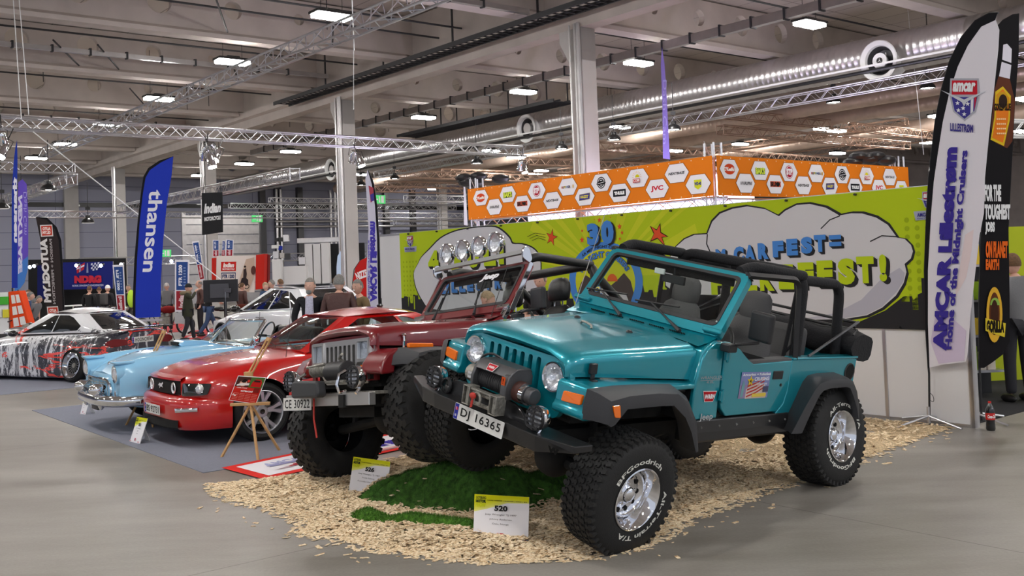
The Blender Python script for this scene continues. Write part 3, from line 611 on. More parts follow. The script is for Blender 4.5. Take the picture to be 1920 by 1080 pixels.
def fog(t,c,r,name='fog_lamp',guard=True,tilt=0):
    f=empty(name,c); f.parent=t
    MB().lathe((0,0,0),(1,0,0),[(-.09,.0),(-.085,r*.45),(-.04,r*.95),(.0,r*1.02),(.018,r),(.02,r*.93),(.0,r*.90)],n=28).build('housing','chrome',f,smooth=50)
    MB().lathe((0,0,0),(1,0,0),[(-.045,0),(-.04,r*.4),(-.005,r*.9)],n=24).build('reflector','reflector',f)
    MB().lathe((0,0,0),(1,0,0),[(.012,r*.93),(.02,r*.6),(.024,0)],n=24).build('lens','lens_clear',f)
    if guard:
        g=MB().lathe((0,0,0),(1,0,0),[(.018,r*1.04),(.034,r*1.0),(.034,r*.90),(.022,r*.90)],n=28)
        for i in range(-2,3):
            z=i*r*.36; hw=math.sqrt(max(r*r*.9-z*z,0)); g.box((.040,0,z),(.008,2*hw,.012))
        g.box((.040,0,0),(.008,.012,r*1.85)); g.build('guard','black_plastic',f)
    MB().tube([(-.04,0,-r*.9),(-.02,0,-r*1.25),(0,0,-r*1.45)],.014,n=8).build('bracket','chrome' if guard else 'steel',f)
    return f
def hose(pts,r,k,name,t): 
    g=MB(); 
    P=[Vector(p) for p in pts]; Q=[]
    for i in range(len(P)-1):
        a=P[max(i-1,0)];b=P[i];c=P[i+1];d=P[min(i+2,len(P)-1)]
        for u in (0,.25,.5,.75): Q.append(.5*((2*b)+(c-a)*u+(2*a-5*b+4*c-d)*u*u+(3*b-a-3*c+d)*u**3))
    Q.append(P[-1]); g.tube(Q,r,n=8); return g.build(name,k,t)
def jeep(kind,pos,rot,label):
    TJ=kind=='tj'; T=empty('off_road_car',pos,E3(*[R(a) for a in rot]),label,'car')
    pt='teal_paint' if TJ else 'maroon_paint'; BEV=.012
    # ---- hood
    fr=.44 if TJ else .42
    st=[(fr,.528,.030,.130),(fr-.012,.540,.030,.152),(fr-.05,.548,.030,.172),(fr-.14,.556,.029,.188),(.10,.585,.026,.205),(-.2,.62,.022,.222),(-.5,.655,.018,.240),(-.70,.68,.012,.255)]
    rows=[]
    for x,wb,zs,zc in st:
        wi=.36+(fr-x)*.05
        rows.append([(x,wb,zs),(x,wb+.002,zc-.075),(x,wb-.006,zc-.038),(x,wb-.03,zc-.012),(x,wb-.08,zc+.002),(x,wi+.06,zc+.010),(x,wi,zc+.026),(x,wi-.06,zc+.032),(x,0,zc+.040)])
    full=[r+[(x,-y,z) for x,y,z in r[-2::-1]] for r in rows]
    g=MB().grid(full); last=full[0]; g.add([(x-.04,y*.985,z-.03) for x,y,z in last]+last,[(i,i+1,len(last)+i+1,len(last)+i) for i in range(len(last)-1)])
    g.build('hood',pt,T,smooth=42,weld=True)
    # ---- grille
    gx=.42 if TJ else .40
    if TJ:
        out=bentpoly([(-.555,.045),(-.50,.128),(.50,.128),(.555,.045),(.545,-.12),(.47,-.275),(-.47,-.275),(-.545,-.12)],.05)
        sl=[bentpoly([(y-.021,-.225),(y+.021,-.225),(y+.021,.095),(y-.021,.095)],.02) for y in (-.2475,-.165,-.0825,0,.0825,.165,.2475)]
        g=plate(MB(),out,sl+[circ(-.415,0,.098),circ(.415,0,.098)],lambda a,b,d:(gx+d-.35*a*a*.12,a,b),-.045,0); g.build('grille',pt,T,smooth=30,bevel=.006)
    else:
        def bend(a,b,d): return (gx+d-(.0 if b>-.13 else (-.13-b)*.45),a,b)
        out=bentpoly([(-.52,-.10),(-.52,.10),(.52,.10),(.52,-.10),(.40,-.13),(.36,-.27),(-.36,-.27),(-.40,-.13)],.02)
        sl=[bentpoly([(y-.022,-.25),(y+.022,-.25),(y+.022,-.13),(y+.022,.055),(y-.022,.055),(y-.022,-.13)],.012) for y in (-.228,-.152,-.076,0,.076,.152,.228)]
        g=plate(MB(),out,sl+[bentpoly([(s*.30,-.075),(s*.48,-.075),(s*.48,.075),(s*.30,.075)],.01) for s in (-1,1)],bend,-.03,0); g.build('grille','chrome_satin',T,smooth=30,bevel=.003)
        plate(MB(),[(-.56,-.25),(.56,-.25),(.56,.125),(-.56,.125)],[[(-.50,-.24),(.50,-.24),(.50,.09),(-.50,.09)]],lambda a,b,d:(.36+d,a,b),-.01,.01).build('grille_frame',pt,T,smooth=0)
    MB().bx((.30,-.5,-.27),(.33,.5,.11)).build('radiator','black_hole',T,smooth=0)
    for s in (-1,1):
        if TJ:
            h=empty('headlamp',(.405,s*.415,0)); h.parent=T
            MB().lathe((0,0,0),(1,0,0),[(-.03,.097),(.022,.104),(.030,.100),(.026,.090),(.002,.086)],n=36).build('bezel','chrome',h,smooth=50)
            MB().lathe((0,0,0),(1,0,0),[(-.06,0),(-.055,.03),(-.03,.07),(.006,.088)],n=32).build('reflector','reflector',h)
            MB().ball((-.03,0,0),(.025,.016,.016),n=10,m=8).build('bulb','white_plastic',h)
            MB().lathe((0,0,0),(1,0,0),[(.008,.088),(.020,.06),(.026,.0)],n=32).build('lens','lens_clear',h,smooth=60)
        else:
            h=empty('headlamp',(.395,s*.39,0)); h.parent=T
            g=MB(); plate(g,bentpoly([(-.105,-.095),(.105,-.095),(.105,.095),(-.105,.095)],.015),[bentpoly([(-.084,-.072),(.084,-.072),(.084,.072),(-.084,.072)],.01)],lambda a,b,d:(d,a,b),-.01,.018); g.build('bezel','chrome_satin',h,bevel=.004)
            MB().grid([[(-.02+.0*(abs(i)+abs(j)),i*.043,j*.037) for i in range(-2,3)] for j in range(-2,3)]).build('reflector','reflector',h)
            MB().bx((.0,-.084,-.072),(.008,.084,.072)).build('lens','lens_clear',h,smooth=0,bevel=.004)
            MB().bx((-.02,-.055,-.165),(.006,.03,-.120)).build('turn_signal','amber',h,smooth=0,bevel=.004)
    # ---- fenders
    for s in (1,-1):
        g=MB()
        if TJ: P=[(.40,.018),(.445,.016),(.468,.0),(.478,-.13),(.50,-.150),(.498,-.19),(.47,-.20),(.36,-.20),(.36,-.05),(-.60,-.03),(-.66,-.03),(-.66,.008),(-.2,.016)]
        else: P=[(.20,.012),(.34,.005),(.42,-.03),(.48,-.11),(.50,-.185),(.47,-.20),(.36,-.19),(.30,-.06),(-.62,-.05),(-.66,-.05),(-.66,.008),(-.2,.014)]
        yi=.50
        V=[];n=len(P)
        for y in (yi,.745): V+=[(x-(.05 if (y>.6 and x>.3) else 0)*(1 if TJ else .8),s*y,z-(.012 if y>.6 else 0)) for x,z in P]
        g.add(V,[tuple(range(n)),tuple(range(2*n-1,n-1,-1))]+[(i,(i+1)%n,n+(i+1)%n,n+i) for i in range(n)]); g.build('fender',pt,T,smooth=35,bevel=.018,seg=3)
        if TJ:
            MB().prism(bentpoly([(.565,-.118),(.715,-.112),(.720,-.045),(.570,-.050)],.012),lambda a,b,d:(.478-(a-.5)*.16+d-(.0 if b<-.08 else .006),s*a,b),-.01,.012).build('turn_signal','amber',T,smooth=0,bevel=.004)
        # flare
        if TJ:
            SA=[(.445,-.195),(.445,-.10),(.43,.0),(.20,.014),(-.1,.014),(-.38,.006),(-.52,-.06),(-.62,-.20),(-.68,-.44)]
            SB=[(.36,-.195),(.365,-.12),(.355,-.045),(.18,-.018),(-.1,-.012),(-.30,-.025),(-.43,-.09),(-.545,-.235),(-.61,-.44)]
            SC=[(.335,-.21),(.325,-.205),(.30,-.195),(.205,-.10),(-.1,-.095),(-.26,-.10),(-.40,-.19),(-.49,-.30),(-.57,-.445)]
            yb=.90
        else:
            SA=[(.36,-.14),(.34,-.06),(.28,.0),(.10,.010),(-.1,.010),(-.38,.004),(-.52,-.06),(-.62,-.18),(-.68,-.40)]
            SB=[(.22,-.14),(.22,-.10),(.19,-.05),(.08,-.03),(-.1,-.025),(-.30,-.035),(-.43,-.09),(-.545,-.215),(-.61,-.40)]
            SC=[(.20,-.18),(.14,-.175),(.02,-.135),(-.02,-.085),(-.1,-.08),(-.26,-.09),(-.40,-.17),(-.49,-.27),(-.57,-.41)]
            yb=.92
        rows=[]
        for (a,b,c) in zip(SA,SB,SC):
            rows.append([(a[0],s*.735,a[1]),(a[0]*.6+b[0]*.4,s*(.735+(yb-.735)*.45),a[1]*.6+b[1]*.4+.006),(b[0],s*(yb-.012),b[1]),(b[0]*.5+c[0]*.5,s*yb,b[1]*.5+c[1]*.5),(c[0],s*yb,c[1]),(c[0],s*(yb-.03),c[1]+.0),(c[0]*.9+a[0]*.1,s*.75,c[1]*.6+a[1]*.4)])
        g=MB().grid(rows); g.poly(rows[0]); g.poly(rows[-1]); g.build('fender_flare','dark_plastic',T,smooth=40,weld=True)
        if TJ: MB().prism(bentpoly([(.262,-.152),(.318,-.148),(.352,-.072),(.285,-.068)],.01),lambda a,b,d:(a,s*(yb+d),b),-.004,.006).build('side_marker','amber',T,smooth=0,bevel=.003)
        else: MB().bx((-.02,s*.76,-.005),(.22,s*.80,.035)).build('side_marker','amber',T,smooth=0,bevel=.01)
        # rear flare
        SA=[(-1.84,-.41),(-1.93,-.2),(-2.02,-.03),(-2.08,.02),(-2.20,.035),(-2.46,.035),(-2.56,.01),(-2.68,-.08),(-2.74,-.22),(-2.77,-.33)]
        SB=[(-1.74,-.395),(-1.87,-.20),(-1.98,-.06),(-2.04,-.012),(-2.16,.012),(-2.44,.008),(-2.53,-.01),(-2.62,-.10),(-2.68,-.22),(-2.705,-.32)]
        SC=[(-1.87,-.395),(-1.95,-.24),(-2.04,-.10),(-2.09,-.065),(-2.2,-.05),(-2.42,-.05),(-2.48,-.06),(-2.56,-.14),(-2.64,-.24),(-2.685,-.325)]
        rows=[]
        for (a,b,c) in zip(SA,SB,SC):
            rows.append([(a[0],s*.735,a[1]),(a[0]*.6+b[0]*.4,s*.82,a[1]*.6+b[1]*.4+.006),(b[0],s*.888,b[1]),(b[0]*.5+c[0]*.5,s*.90,b[1]*.5+c[1]*.5),(c[0],s*.90,c[1]),(c[0],s*.87,c[1]),(c[0]*.9+a[0]*.1,s*.75,c[1]*.6+a[1]*.4)])
        g=MB().grid(rows); g.poly(rows[0]); g.poly(rows[-1]); g.build('fender_flare','dark_plastic',T,smooth=40,weld=True)
        # ---- tub side
        sf=lambda a,b,d:(a,s*(d-(max(0,b-.16)*.22)),b)
        g=MB(); g.prism([(-.66,-.27),(-.66,.0),(-.70,.17),(-.76,.24),(-.86,.29),(-.965,.29),(-.965,-.27)],sf,.70,.743)
        g.build('cowl_side',pt,T,smooth=35,bevel=BEV)
        MB().prism([(-.64,-.05),(-.66,.0),(-.69,.17),(-.72,.24),(-.86,.31),(-.90,.31),(-.90,-.05)],sf,.55,.738).build('cowl_corner',pt,T,smooth=35,bevel=.02,seg=3)
        MB().prism([(-1.825,.150),(-2.79,.150),(-2.785,-.30),(-2.74,-.30),(-2.62,-.07),(-2.45,.0),(-2.15,.0),(-2.03,-.05),(-1.88,-.30),(-1.84,-.41),(-1.70,-.275),(-1.79,-.20),(-1.822,-.1)],sf,.70,.743).build('rear_quarter_panel',pt,T,smooth=35,bevel=.008)
        MB().bx((-1.83,s*.66,.146),(-2.80,s*.752,.166)).build('top_rail',pt,T,smooth=0,bevel=.008)
        MB().prism([(-.66,-.27),(-.66,.0),(-.965,.26),(-1.83,.10),(-2.0,-.05),(-2.0,-.27)],sf,.66,.698).build('inner_side','black_hole',T,smooth=0)
        d=empty('door',(0,0,0)); d.parent=T
        dp=bentpoly([(-.972,.285),(-.972,-.15),(-.992,-.20),(-1.06,-.258),(-1.70,-.255),(-1.785,-.19),(-1.816,-.08),(-1.818,.145),(-1.315,.128),(-1.255,.155),(-1.185,.205),(-1.15,.235),(-1.02,.29)],.012)
        MB().prism(dp,sf,.70,.748).build('door_panel',pt,d,smooth=35,bevel=.007)
        MB().prism(bentpoly([(-1.30,.118),(-1.25,.148),(-1.818,.162),(-1.818,.13)],.004),sf,.66,.742).build('door_sill','grey_cloth',d,smooth=0)
        MB().bx((-1.585,s*.745,.002),(-1.715,s*.755,.068)).build('door_handle','black_plastic',d,smooth=0,bevel=.01)
        MB().cyl((-1.708,s*.745,-.045),(-1.708,s*.753,-.045),.012,n=12).build('door_lock','black_metal',d)
        g=MB()
        for z in (-.10,.20): MB().bx((-.945,s*.742,z-.035),(-1.0,s*.762,z+.035)).cyl((-.972,s*.758,z-.05),(-.972,s*.758,z+.05),.012,n=8).build('hinge',pt,d,smooth=0,bevel=.004)
        # rocker guard
        g=MB().prism([(.62,-.44),(.745,-.44),(.76,-.42),(.76,-.36),(.75,-.27),(.62,-.27)],lambda a,b,d_:(d_,s*a,b),-.66,-1.88); g.build('rocker_guard','black_metal',T,smooth=0,bevel=.01)
        g=MB()
        for i in range(6): g.cyl((-.78-i*.21,s*.75,-.32),(-.78-i*.21,s*.762,-.325),.008,n=8)
        g.build('rocker_bolt','steel',T)
        # mirror
        if s<0: continue
        m=empty('door_mirror',(0,0,0)); m.parent=T
        MB().bx((-.87,s*.745,.235),(-.97,s*.83,.295)).build('mirror_bracket','black_plastic',m,smooth=0,bevel=.01)
        MB().tube([(-.92,s*.84,.30),(-.93,s*.88,.31),(-1.06,s*.93,.33),(-1.07,s*.93,.38)],.012,n=8).build('mirror_arm','black_plastic',m)
        MB().box((-1.075,s*(.93 if TJ else .895),.445 if TJ else .42),(.05,.21,.215 if TJ else .20),rot=Matrix.Rotation(R(-8*s),3,'Z')).build('mirror_head','black_plastic',m,smooth=0,bevel=.02,seg=3)
    # cowl + floor + dash + tail
    rows=[[(-.70,.685*k,.255+.03*(1-k*k)) for k in KY] for KY in [[i/6 for i in range(-6,7)]]]+[[(-.80,.70*i/6,.285+.012*(1-(i/6)**2)) for i in range(-6,7)],[(-.87,.715*i/6,.325) for i in range(-6,7)]]
    MB().grid(rows).build('cowl',pt,T)
    g=MB()
    for y0 in (-.42,-.22,0,.2,.40):
        for i in range(7): y=y0+i*.022-.066; g.box((-.80+.0,y,.298),(.05,.008,.006),rot=E3(0,R(-20),R(20)))
    g.build('cowl_vent','black_hole',T,smooth=0)
    MB().bx((-.70,-.70,-.30),(-2.78,.70,-.24)).build('floor_pan','undercarriage',T,smooth=0)
    MB().bx((-2.79,-.745,-.33),(-2.76,.745,.15)).build('tailgate',pt,T,smooth=0,bevel=.01)
    MB().bx((-.62,-.50,-.30),(.30,.50,.02)).build('engine_bay','undercarriage',T,smooth=0)
    g=MB().prism([(-.90,.0),(-.90,.27),(-.98,.29),(-1.08,.24),(-1.10,.05),(-1.05,-.1),(-.9,-.1)],lambda a,b,d:(a,d,b),-.68,.68); g.build('dashboard','dark_plastic',T,smooth=30,bevel=.015)
    sw=empty('steering_wheel',(-1.27,.36,.20),E3(0,R(-28),0)); sw.parent=T; sw.matrix_basis=Matrix.Translation((-1.27,.36,.20))@Matrix.Rotation(R(-25),4,'Y')
    MB().tube([(0,.19*math.cos(2*PI*i/28),.19*math.sin(2*PI*i/28)) for i in range(28)],.015,closed=True,n=8).build('steering_rim','black_leather',sw)
    MB().box((.02,0,0),(.03,.09,.09)).box((.02,.09,0),(.015,.18,.03)).box((.02,-.09,0),(.015,.18,.03)).box((.02,0,-.09),(.015,.03,.18)).build('steering_hub','black_plastic',sw,smooth=0,bevel=.008)
    MB().cyl((.02,0,0),(.25,0,-.02),.03,n=10).build('steering_column','black_plastic',sw)
    cl='grey_cloth' if TJ else 'black_leather'
    headrest_seat(T,-1.68,.36,cl,lab='driver seat',rest_up=0 if TJ else .07); headrest_seat(T,-1.68,-.36,cl,lab='passenger seat',rest_up=0 if TJ else .07)
    g=MB().box((-2.30,0,.0),(.35,.86,.14)).box((-2.46,0,.17),(.12,.86,.34)); g.build('rear_seat',cl,T,bevel=.05,seg=3)
    # ---- windshield
    W=empty('windshield',(0,0,0)); W.parent=T
    b0=Vector((-.862,0,.325)); tp=Vector((-1.178,0,.785)); d=(tp-b0); L_=d.length; d.normalize(); nn=Vector((d.z,0,-d.x))
    wf=lambda a,b,e:tuple(b0+d*b+Vector((0,a,0))+nn*e)
    out=bentpoly([(-.725,0),(-.725,.06),(-.706,L_),(.706,L_),(.725,.06),(.725,0)],.07); hole=bentpoly([(-.668,.075),(-.655,L_-.035),(.655,L_-.035),(.668,.075)],.055)
    plate(MB(),out,[hole],wf,-.045,.012).build('windshield_frame',pt,W,smooth=30,bevel=.008)
    hole2=bentpoly([(-.640,.105),(-.628,L_-.060),(.628,L_-.060),(.640,.105)],.045); plate(MB(),hole,[hole2],wf,-.01,.017).build('glass_seal','black_plastic',W,smooth=0,bevel=.003)
    MB().poly([wf(a,b,.004) for a,b in hole]).build('windshield_glass','glass',W,smooth=0)
    for s in (-1,1):
        MB().box(wf(s*.67,.03,.03),(.03,.17,.035),rot=E3(0,R(-35),0)).build('hinge',pt if TJ else 'chrome',W,smooth=0,bevel=.008)
        MB().cyl(wf(s*.66,.11,.02),wf(s*.66,.11,.03),.007,n=8).build('screw','steel',W)
    for y0,y1 in (((-.18,-.52),(.42,.02)) if TJ else ((-.36,-.43),(.30,.15))):
        g=MB(); p0=Vector(wf(y0,-.03,.05)); p1=Vector(wf(y1,.19 if TJ else .25,.035))
        if TJ: p0=Vector((-.80,y0,.31)); p1=Vector(wf(y1,.13,.03))
        g.tube([p0,p0.lerp(p1,.35)],[.016,.010],'dark_plastic',n=8).tube([p0.lerp(p1,.3),p1],.007,'black_plastic',n=6); p2=Vector(wf(y1-.17,.125 if TJ else .36,.022)); p3=Vector(wf(y1+.26,.155 if TJ else .14,.022))
        if not TJ: p2=Vector(wf(y1-.03,.40,.022)); p3=Vector(wf(y1+.03,.11,.022))
        g.tube([p2,p3],.008,'black_plastic',n=6); g.build('wiper',None,W)
    if TJ: 
        plate(MB(),bentpoly([(-.70,L_-.006),(-.66,L_+.022),(.66,L_+.022),(.70,L_-.006)],.02),[],wf,-.07,.006).build('header_rail','black_plastic',W,smooth=0,bevel=.008)
        MB().box(wf(-.08,L_+.028,-.02),(.05,.07,.02)).box(wf(.60,L_+.026,-.04),(.04,.06,.02)).build('header_latch','black_plastic',W,smooth=0,bevel=.004)
    MB().box(wf(0,L_-.13,-.07),(.025,.22,.065)).cyl(wf(0,L_-.12,-.07),wf(0,L_-.05,-.01),.01,n=6).build('rear_view_mirror','black_plastic',W,bevel=.012)
    if TJ: MB().box(wf(-.13,L_-.11,-.02),(.02,.10,.045)).build('toll_tag','white_plastic',W,smooth=0,bevel=.006)
    MB().box(wf(.0,L_-.05,-.06),(.02,1.1,.07)).build('sun_visor','black_cloth',W,smooth=0,bevel=.02)
    # ---- roll cage
    rb='black_cloth'; rc=.042
    g=MB()
    def arc(pts,rr=.12): 
        P=[Vector(p) for p in pts]; o_=[P[0]]
        for i in range(1,len(P)-1):
            a=(P[i-1]-P[i]).normalized()*rr; b=(P[i+1]-P[i]).normalized()*rr
            for k in range(6): u=k/5; o_.append((P[i]+a)*(1-u)**2+P[i]*2*u*(1-u)+(P[i]+b)*u*u)
        return o_+[P[-1]]
    if TJ: MB().tube(arc([(-1.97,-.68,-.2),(-1.99,-.63,.815),(-1.99,.63,.815),(-1.97,.68,-.2)],.16),.045,n=14).build('main_hoop','black_cloth',T)
    else: MB().tube(arc([(-1.97,-.68,-.2),(-1.99,-.66,.80),(-1.99,.66,.80),(-1.97,.68,-.2)],.13),.045,n=14).build('main_hoop','black_leather',T)
    for s in (-1,1):
        MB().tube(arc([(-1.18,s*.60,.80),(-1.30,s*.62,.845),(-1.99,s*.62,.80)],.06),rc,n=12).build('side_bar',rb if TJ else 'black_leather',T)
        if TJ:
            MB().tube(arc([(-2.0,s*.60,.765),(-2.62,s*.58,.745),(-2.70,s*.60,.0)],.13),.042,n=12).build('rear_bar',rb,T)
            MB().tube(arc([(-1.16,s*.69,.785),(-1.84,s*.69,.775),(-1.88,s*.73,.15)],.10),.026,n=4).build('door_surround','black_plastic',T,smooth=0)
            MB().cyl((-2.10,s*.71,.165),(-2.80,s*.70,.45),.011,n=8).build('soft_top_strut','grey_metal',T)
            MB().tube([(-1.97,s*.60,.74),(-1.94,s*.60,.40),(-1.90,s*.60,.0)],[.02,.02,.02],n=4).build('seat_belt','black_cloth',T)
        else: MB().tube(arc([(-2.0,s*.60,.76),(-2.62,s*.60,.25),(-2.70,s*.60,.0)],.13),.042,n=12).build('rear_bar','black_leather',T)
    if TJ:
        MB().cyl((-2.66,-.58,.72),(-2.66,.58,.72),.03,n=10).build('rear_cross_bar','black_cloth',T)
        g=MB(); rows=[]
        for i in range(15):
            y=-.74+i*.106; q=rnd.uniform(-.012,.012); rows.append([(-2.86+.17*math.cos(a)*(1+.12*math.sin(3*a+i)),y,.24+q+.125*math.sin(a)*(1+.10*math.cos(2*a+i*1.3))) for a in [2*PI*j/14 for j in range(14)]])
        g.grid(rows,closed=True); g.poly(rows[0]); g.poly(rows[-1]); g.build('folded_soft_top','black_cloth',T,smooth=70)
        g=MB()
        for k,(zz,xx) in enumerate(((.44,-2.80),(.37,-2.84))): g.tube([(-2.1,-.70,.20),(xx,-.68,zz),(xx,.68,zz),(-2.75,.70,zz-.04)],.013,n=6)
        g.bx((-2.10,-.735,.17),(-2.86,-.69,.33)); g.bx((-2.2,-.72,.33),(-2.8,-.70,.42)); g.build('soft_top_bows','black_plastic',T)
    # ---- underside
    g=MB()
    for s in (-1,1): g.bx((.62,s*.36,-.46),(-2.85,s*.44,-.36))
    for x in (.3,-.6,-1.4,-2.7): g.bx((x,-.4,-.44),(x-.08,.4,-.38))
    g.bx((-.9,-.25,-.50),(-1.5,.25,-.30)).bx((-.2,-.3,-.55),(.25,.3,-.3)).cyl((-1.3,.0,-.50),(-2.3,.1,-.60),.035,n=8).bx((-2.2,-.3,-.52),(-2.7,.35,-.3))
    g.cyl((-1.9,.3,-.55),(-1.2,.35,-.50),.03,n=8)
    for s in (-1,1): g.cyl((.0,s*.45,-.62),(-.02,s*.40,-.1),.035,n=8).cyl((-2.37,s*.45,-.55),(-2.33,s*.40,-.1),.035,n=8).cyl((-.02,s*.46,-.60),(-.9,s*.40,-.42),.03,n=6).cyl((-2.3,s*.46,-.5),(-1.6,s*.42,-.42),.03,n=6)
    g.build('chassis','undercarriage',T,smooth=30)
    return T,W,arc
P_TJ=Vector((.29,7.275,1.204)); 
T,W,arc=jeep('tj',P_TJ,(-10.47,-4.09,-138.45),'turquoise open-top off-road car with one front wheel up on the grass mound')
TI=T.matrix_world.inverted()
Rj=T.matrix_world.to_3x3()
def axle(T,TI,cl,cr,xa,Rt,Wt,rr,kind,rim,lets_l,lets_r=None,label=None):
    """cl, cr: world centres of left and right wheel"""
    cl=Vector(cl);cr=Vector(cr); y=(cl-cr).normalized(); x=(Vector(xa)-y*Vector(xa).dot(y)).normalized(); z=x.cross(y); m=Matrix(((x.x,y.x,z.x),(x.y,y.y,z.y),(x.z,y.z,z.z)))
    for c,s,le in ((cl,1,lets_l),(cr,-1,lets_r)):
        wl=wheel(T,'wheel',Rt,Wt,rr,kind,rim,le,side=s); wl.matrix_basis=TI@(Matrix.Translation(c)@m.to_4x4())
    g=MB().cyl(TI@(cl-y*.1),TI@(cr+y*.1),.045,n=10); c=cl.lerp(cr,.42); g.ball(TI@c,.15,n=14,m=10); g.build('axle','undercarriage',T)
fw=Rj@Vector((1,0,0))
LT=[('BFGoodrich',152,48,.245,.034),('All-Terrain T/A',8,-122,.245,.034)]; LR=[('All-Terrain T/A',135,5,.245,.034),('BFGoodrich',-52,-165,.245,.034)]
fl=T.matrix_world@Vector((.02,.775,-.675)); frr=T.matrix_world@Vector((.02,-.76,-.60)); fl.z=.385; frr.z=.755
axle(T,TI,fl,frr,fw,.412,.32,.192,'at','chrome',LT,LT)
fh=Vector((fw.x,fw.y,0)).normalized(); rl=Vector((2.55,8.46,.405)); sd=Vector((-fh.y,fh.x,0)); 
axle(T,TI,rl,rl-sd*1.54,fh,.412,.32,.192,'at','chrome',LR,LR)
# bumper, winch, lamps, plates
bp=[(.58,-.90),(.70,-.62),(.72,-.45),(.72,.62),(.66,.92),(.50,.92),(.50,-.90)]
g=MB(); n=len(bp); 
def bz(x,y): return -.425 if abs(y)<.66 else -.35
g.add([(x,y,-.315+(.01 if abs(y)>.8 else 0)) for x,y in bp]+[(x-(.02 if abs(y)<.7 else 0),y,bz(x,y)) for x,y in bp],[tuple(range(n)),tuple(range(2*n-1,n-1,-1))]+[(i,(i+1)%n,n+(i+1)%n,n+i) for i in range(n)])
BM=empty('front_bumper',(0,0,0)); BM.parent=T; g.build('bumper_beam','black_metal',BM,smooth=0,bevel=.006)
MB().prism(bentpoly([(-.42,-.32),(-.42,-.25),(-.35,-.20),(-.05,-.19),(.25,-.20),(.33,-.215),(.40,-.26),(.43,-.32)],.03),lambda a,b,d:(d,a,b),.60,.625).build('winch_plate','black_metal',BM,smooth=0,bevel=.004)
MB().bx((.52,-.38,-.32),(.62,.40,-.29)).build('winch_tray','black_metal',BM,smooth=0)
text_part(BM,'bumper_badge',lambda x,y,l:(.708+l-.0,x,y),[('text','W',.74,-.385,.84,-.345,'020202',{'bold':.08})])
for y in (-.42,.48): MB().tube([(.64,y+.045*math.cos(a),-.26+.05*math.sin(a)) for a in [2*PI*i/16 for i in range(16)]],.013,closed=True,n=8).build('tow_ring','black_metal',BM)
for y in (-.495,.585): fog(T,(.68,y,-.215),.078)
WN=empty('winch',(0,0,0)); WN.parent=T
pr=[(.70,-.19),(.705,-.10),(.68,-.03),(.62,.015),(.50,.02),(.47,-.03),(.47,-.19)]
g=MB(); inn=[(.66,-.19),(.66,-.10),(.64,-.05),(.60,-.02),(.50,-.02),(.47,-.03),(.47,-.19)]
for ya,yb in ((-.10,-.075),(.215,.27)): g.prism(pr,lambda a,b,d:(a,d,b),ya,yb)
V=[(a,y,b) for y in (-.10,.27) for a,b in [(.685,-.045),(.66,-.01),(.62,.018),(.50,.022),(.47,-.01),(.50,-.0),(.61,-.005),(.655,-.04)]]; g.add(V,[(i,(i+1)%8,8+(i+1)%8,8+i) for i in range(8)]+[tuple(range(8)),tuple(range(15,7,-1))]); g.build('winch_cover','grey_metal',WN,smooth=30,bevel=.008)
g=MB()
for i in range(15): y=-.065+i*.019; g.tube([(.59+.062*math.cos(a),y+.004*math.sin(i),-.115+.062*math.sin(a)) for a in [2*PI*k/18 for k in range(18)]],.0105,closed=True,n=6)
g.cyl((.59,-.075,-.115),(.59,.215,-.115),.055,n=18); g.build('cable_drum','cable_dark',WN)
MB().cyl((.58,-.10,-.12),(.58,-.24,-.12),.062,n=24).cyl((.58,-.24,-.12),(.58,-.25,-.12),.055,n=24).build('winch_motor','dull_steel',WN,bevel=.006)
MB().cyl((.58,.27,-.13),(.58,.33,-.13),.072,n=24).build('brake_ring','leather_brown',WN); MB().cyl((.58,.33,-.13),(.58,.37,-.13),.07,n=24).build('gear_ring','chrome',WN); MB().cyl((.58,.37,-.13),(.58,.43,-.13),.056,n=24).build('gear_housing','grey_metal',WN,bevel=.01)
text_part(WN,'winch_badge',facefn((.685,0,-.03),(0,1,0),(-.55,0,.6)),[('poly',[(.035,-.008),(.105,-.008),(.12,.05),(.02,.05)],'d8d8d8'),('poly',[(.04,-.004),(.10,-.004),(.114,.046),(.026,.046)],'b8202a'),('text','WARN',.042,.012,.098,.032,'e8e8e8',{'bold':.03})])
text_part(WN,'warning_sticker',facefn((.706,0,0),(0,1,0),(0,0,1)),[('rect',.225,-.09,.262,-.035,'c8501c'),('text','!',.238,-.08,.248,-.045,'301008')])
text_part(WN,'motor_sticker',facefn((.644,0,0),(0,1,0),(0,0,1)),[('rect',-.20,-.145,-.13,-.10,'c9c9cc'),('text','WINCH',-.195,-.13,-.135,-.115,'333333')])
F=empty('fairlead',(0,0,0)); F.parent=WN
g=MB()
for y in (-.045,.235): g.bx((.68,y-.035,-.285),(.77,y-.028,-.165)).bx((.68,y+.028,-.285),(.77,y+.035,-.165)).bx((.68,y-.035,-.168),(.77,y+.035,-.16)).bx((.68,y-.035,-.29),(.77,y+.035,-.283)).cyl((.735,y,-.285),(.735,y,-.165),.024,n=14)
g.bx((.72,-.03,-.18),(.76,.22,-.165)).cyl((.735,-.03,-.195),(.735,.22,-.195),.014,n=10).cyl((.735,-.03,-.265),(.735,.22,-.265),.014,n=10); g.build('roller_frame','dull_steel',F,bevel=.003)
MB().tube([(.775,.085+.034*math.sin(a),-.225+.045*math.cos(a)) for a in [R(-140+i*20) for i in range(15)]],.0095,n=8).build('hook','dull_steel',F)
MB().ball((.79,.055,-.205),(.018,.03,.022),n=12,m=8).prism([(.045,-.215),(.065,-.215),(.060,-.28),(.038,-.29)],lambda a,b,d:(d,a,b),.787,.79).build('red_strap','red_strap',F,smooth=0)
hose([(.55,-.20,-.06),(.54,-.19,.0),(.52,-.12,.035),(.50,-.04,.02),(.50,.02,.0)],.009,'black_plastic','winch_wire',WN)
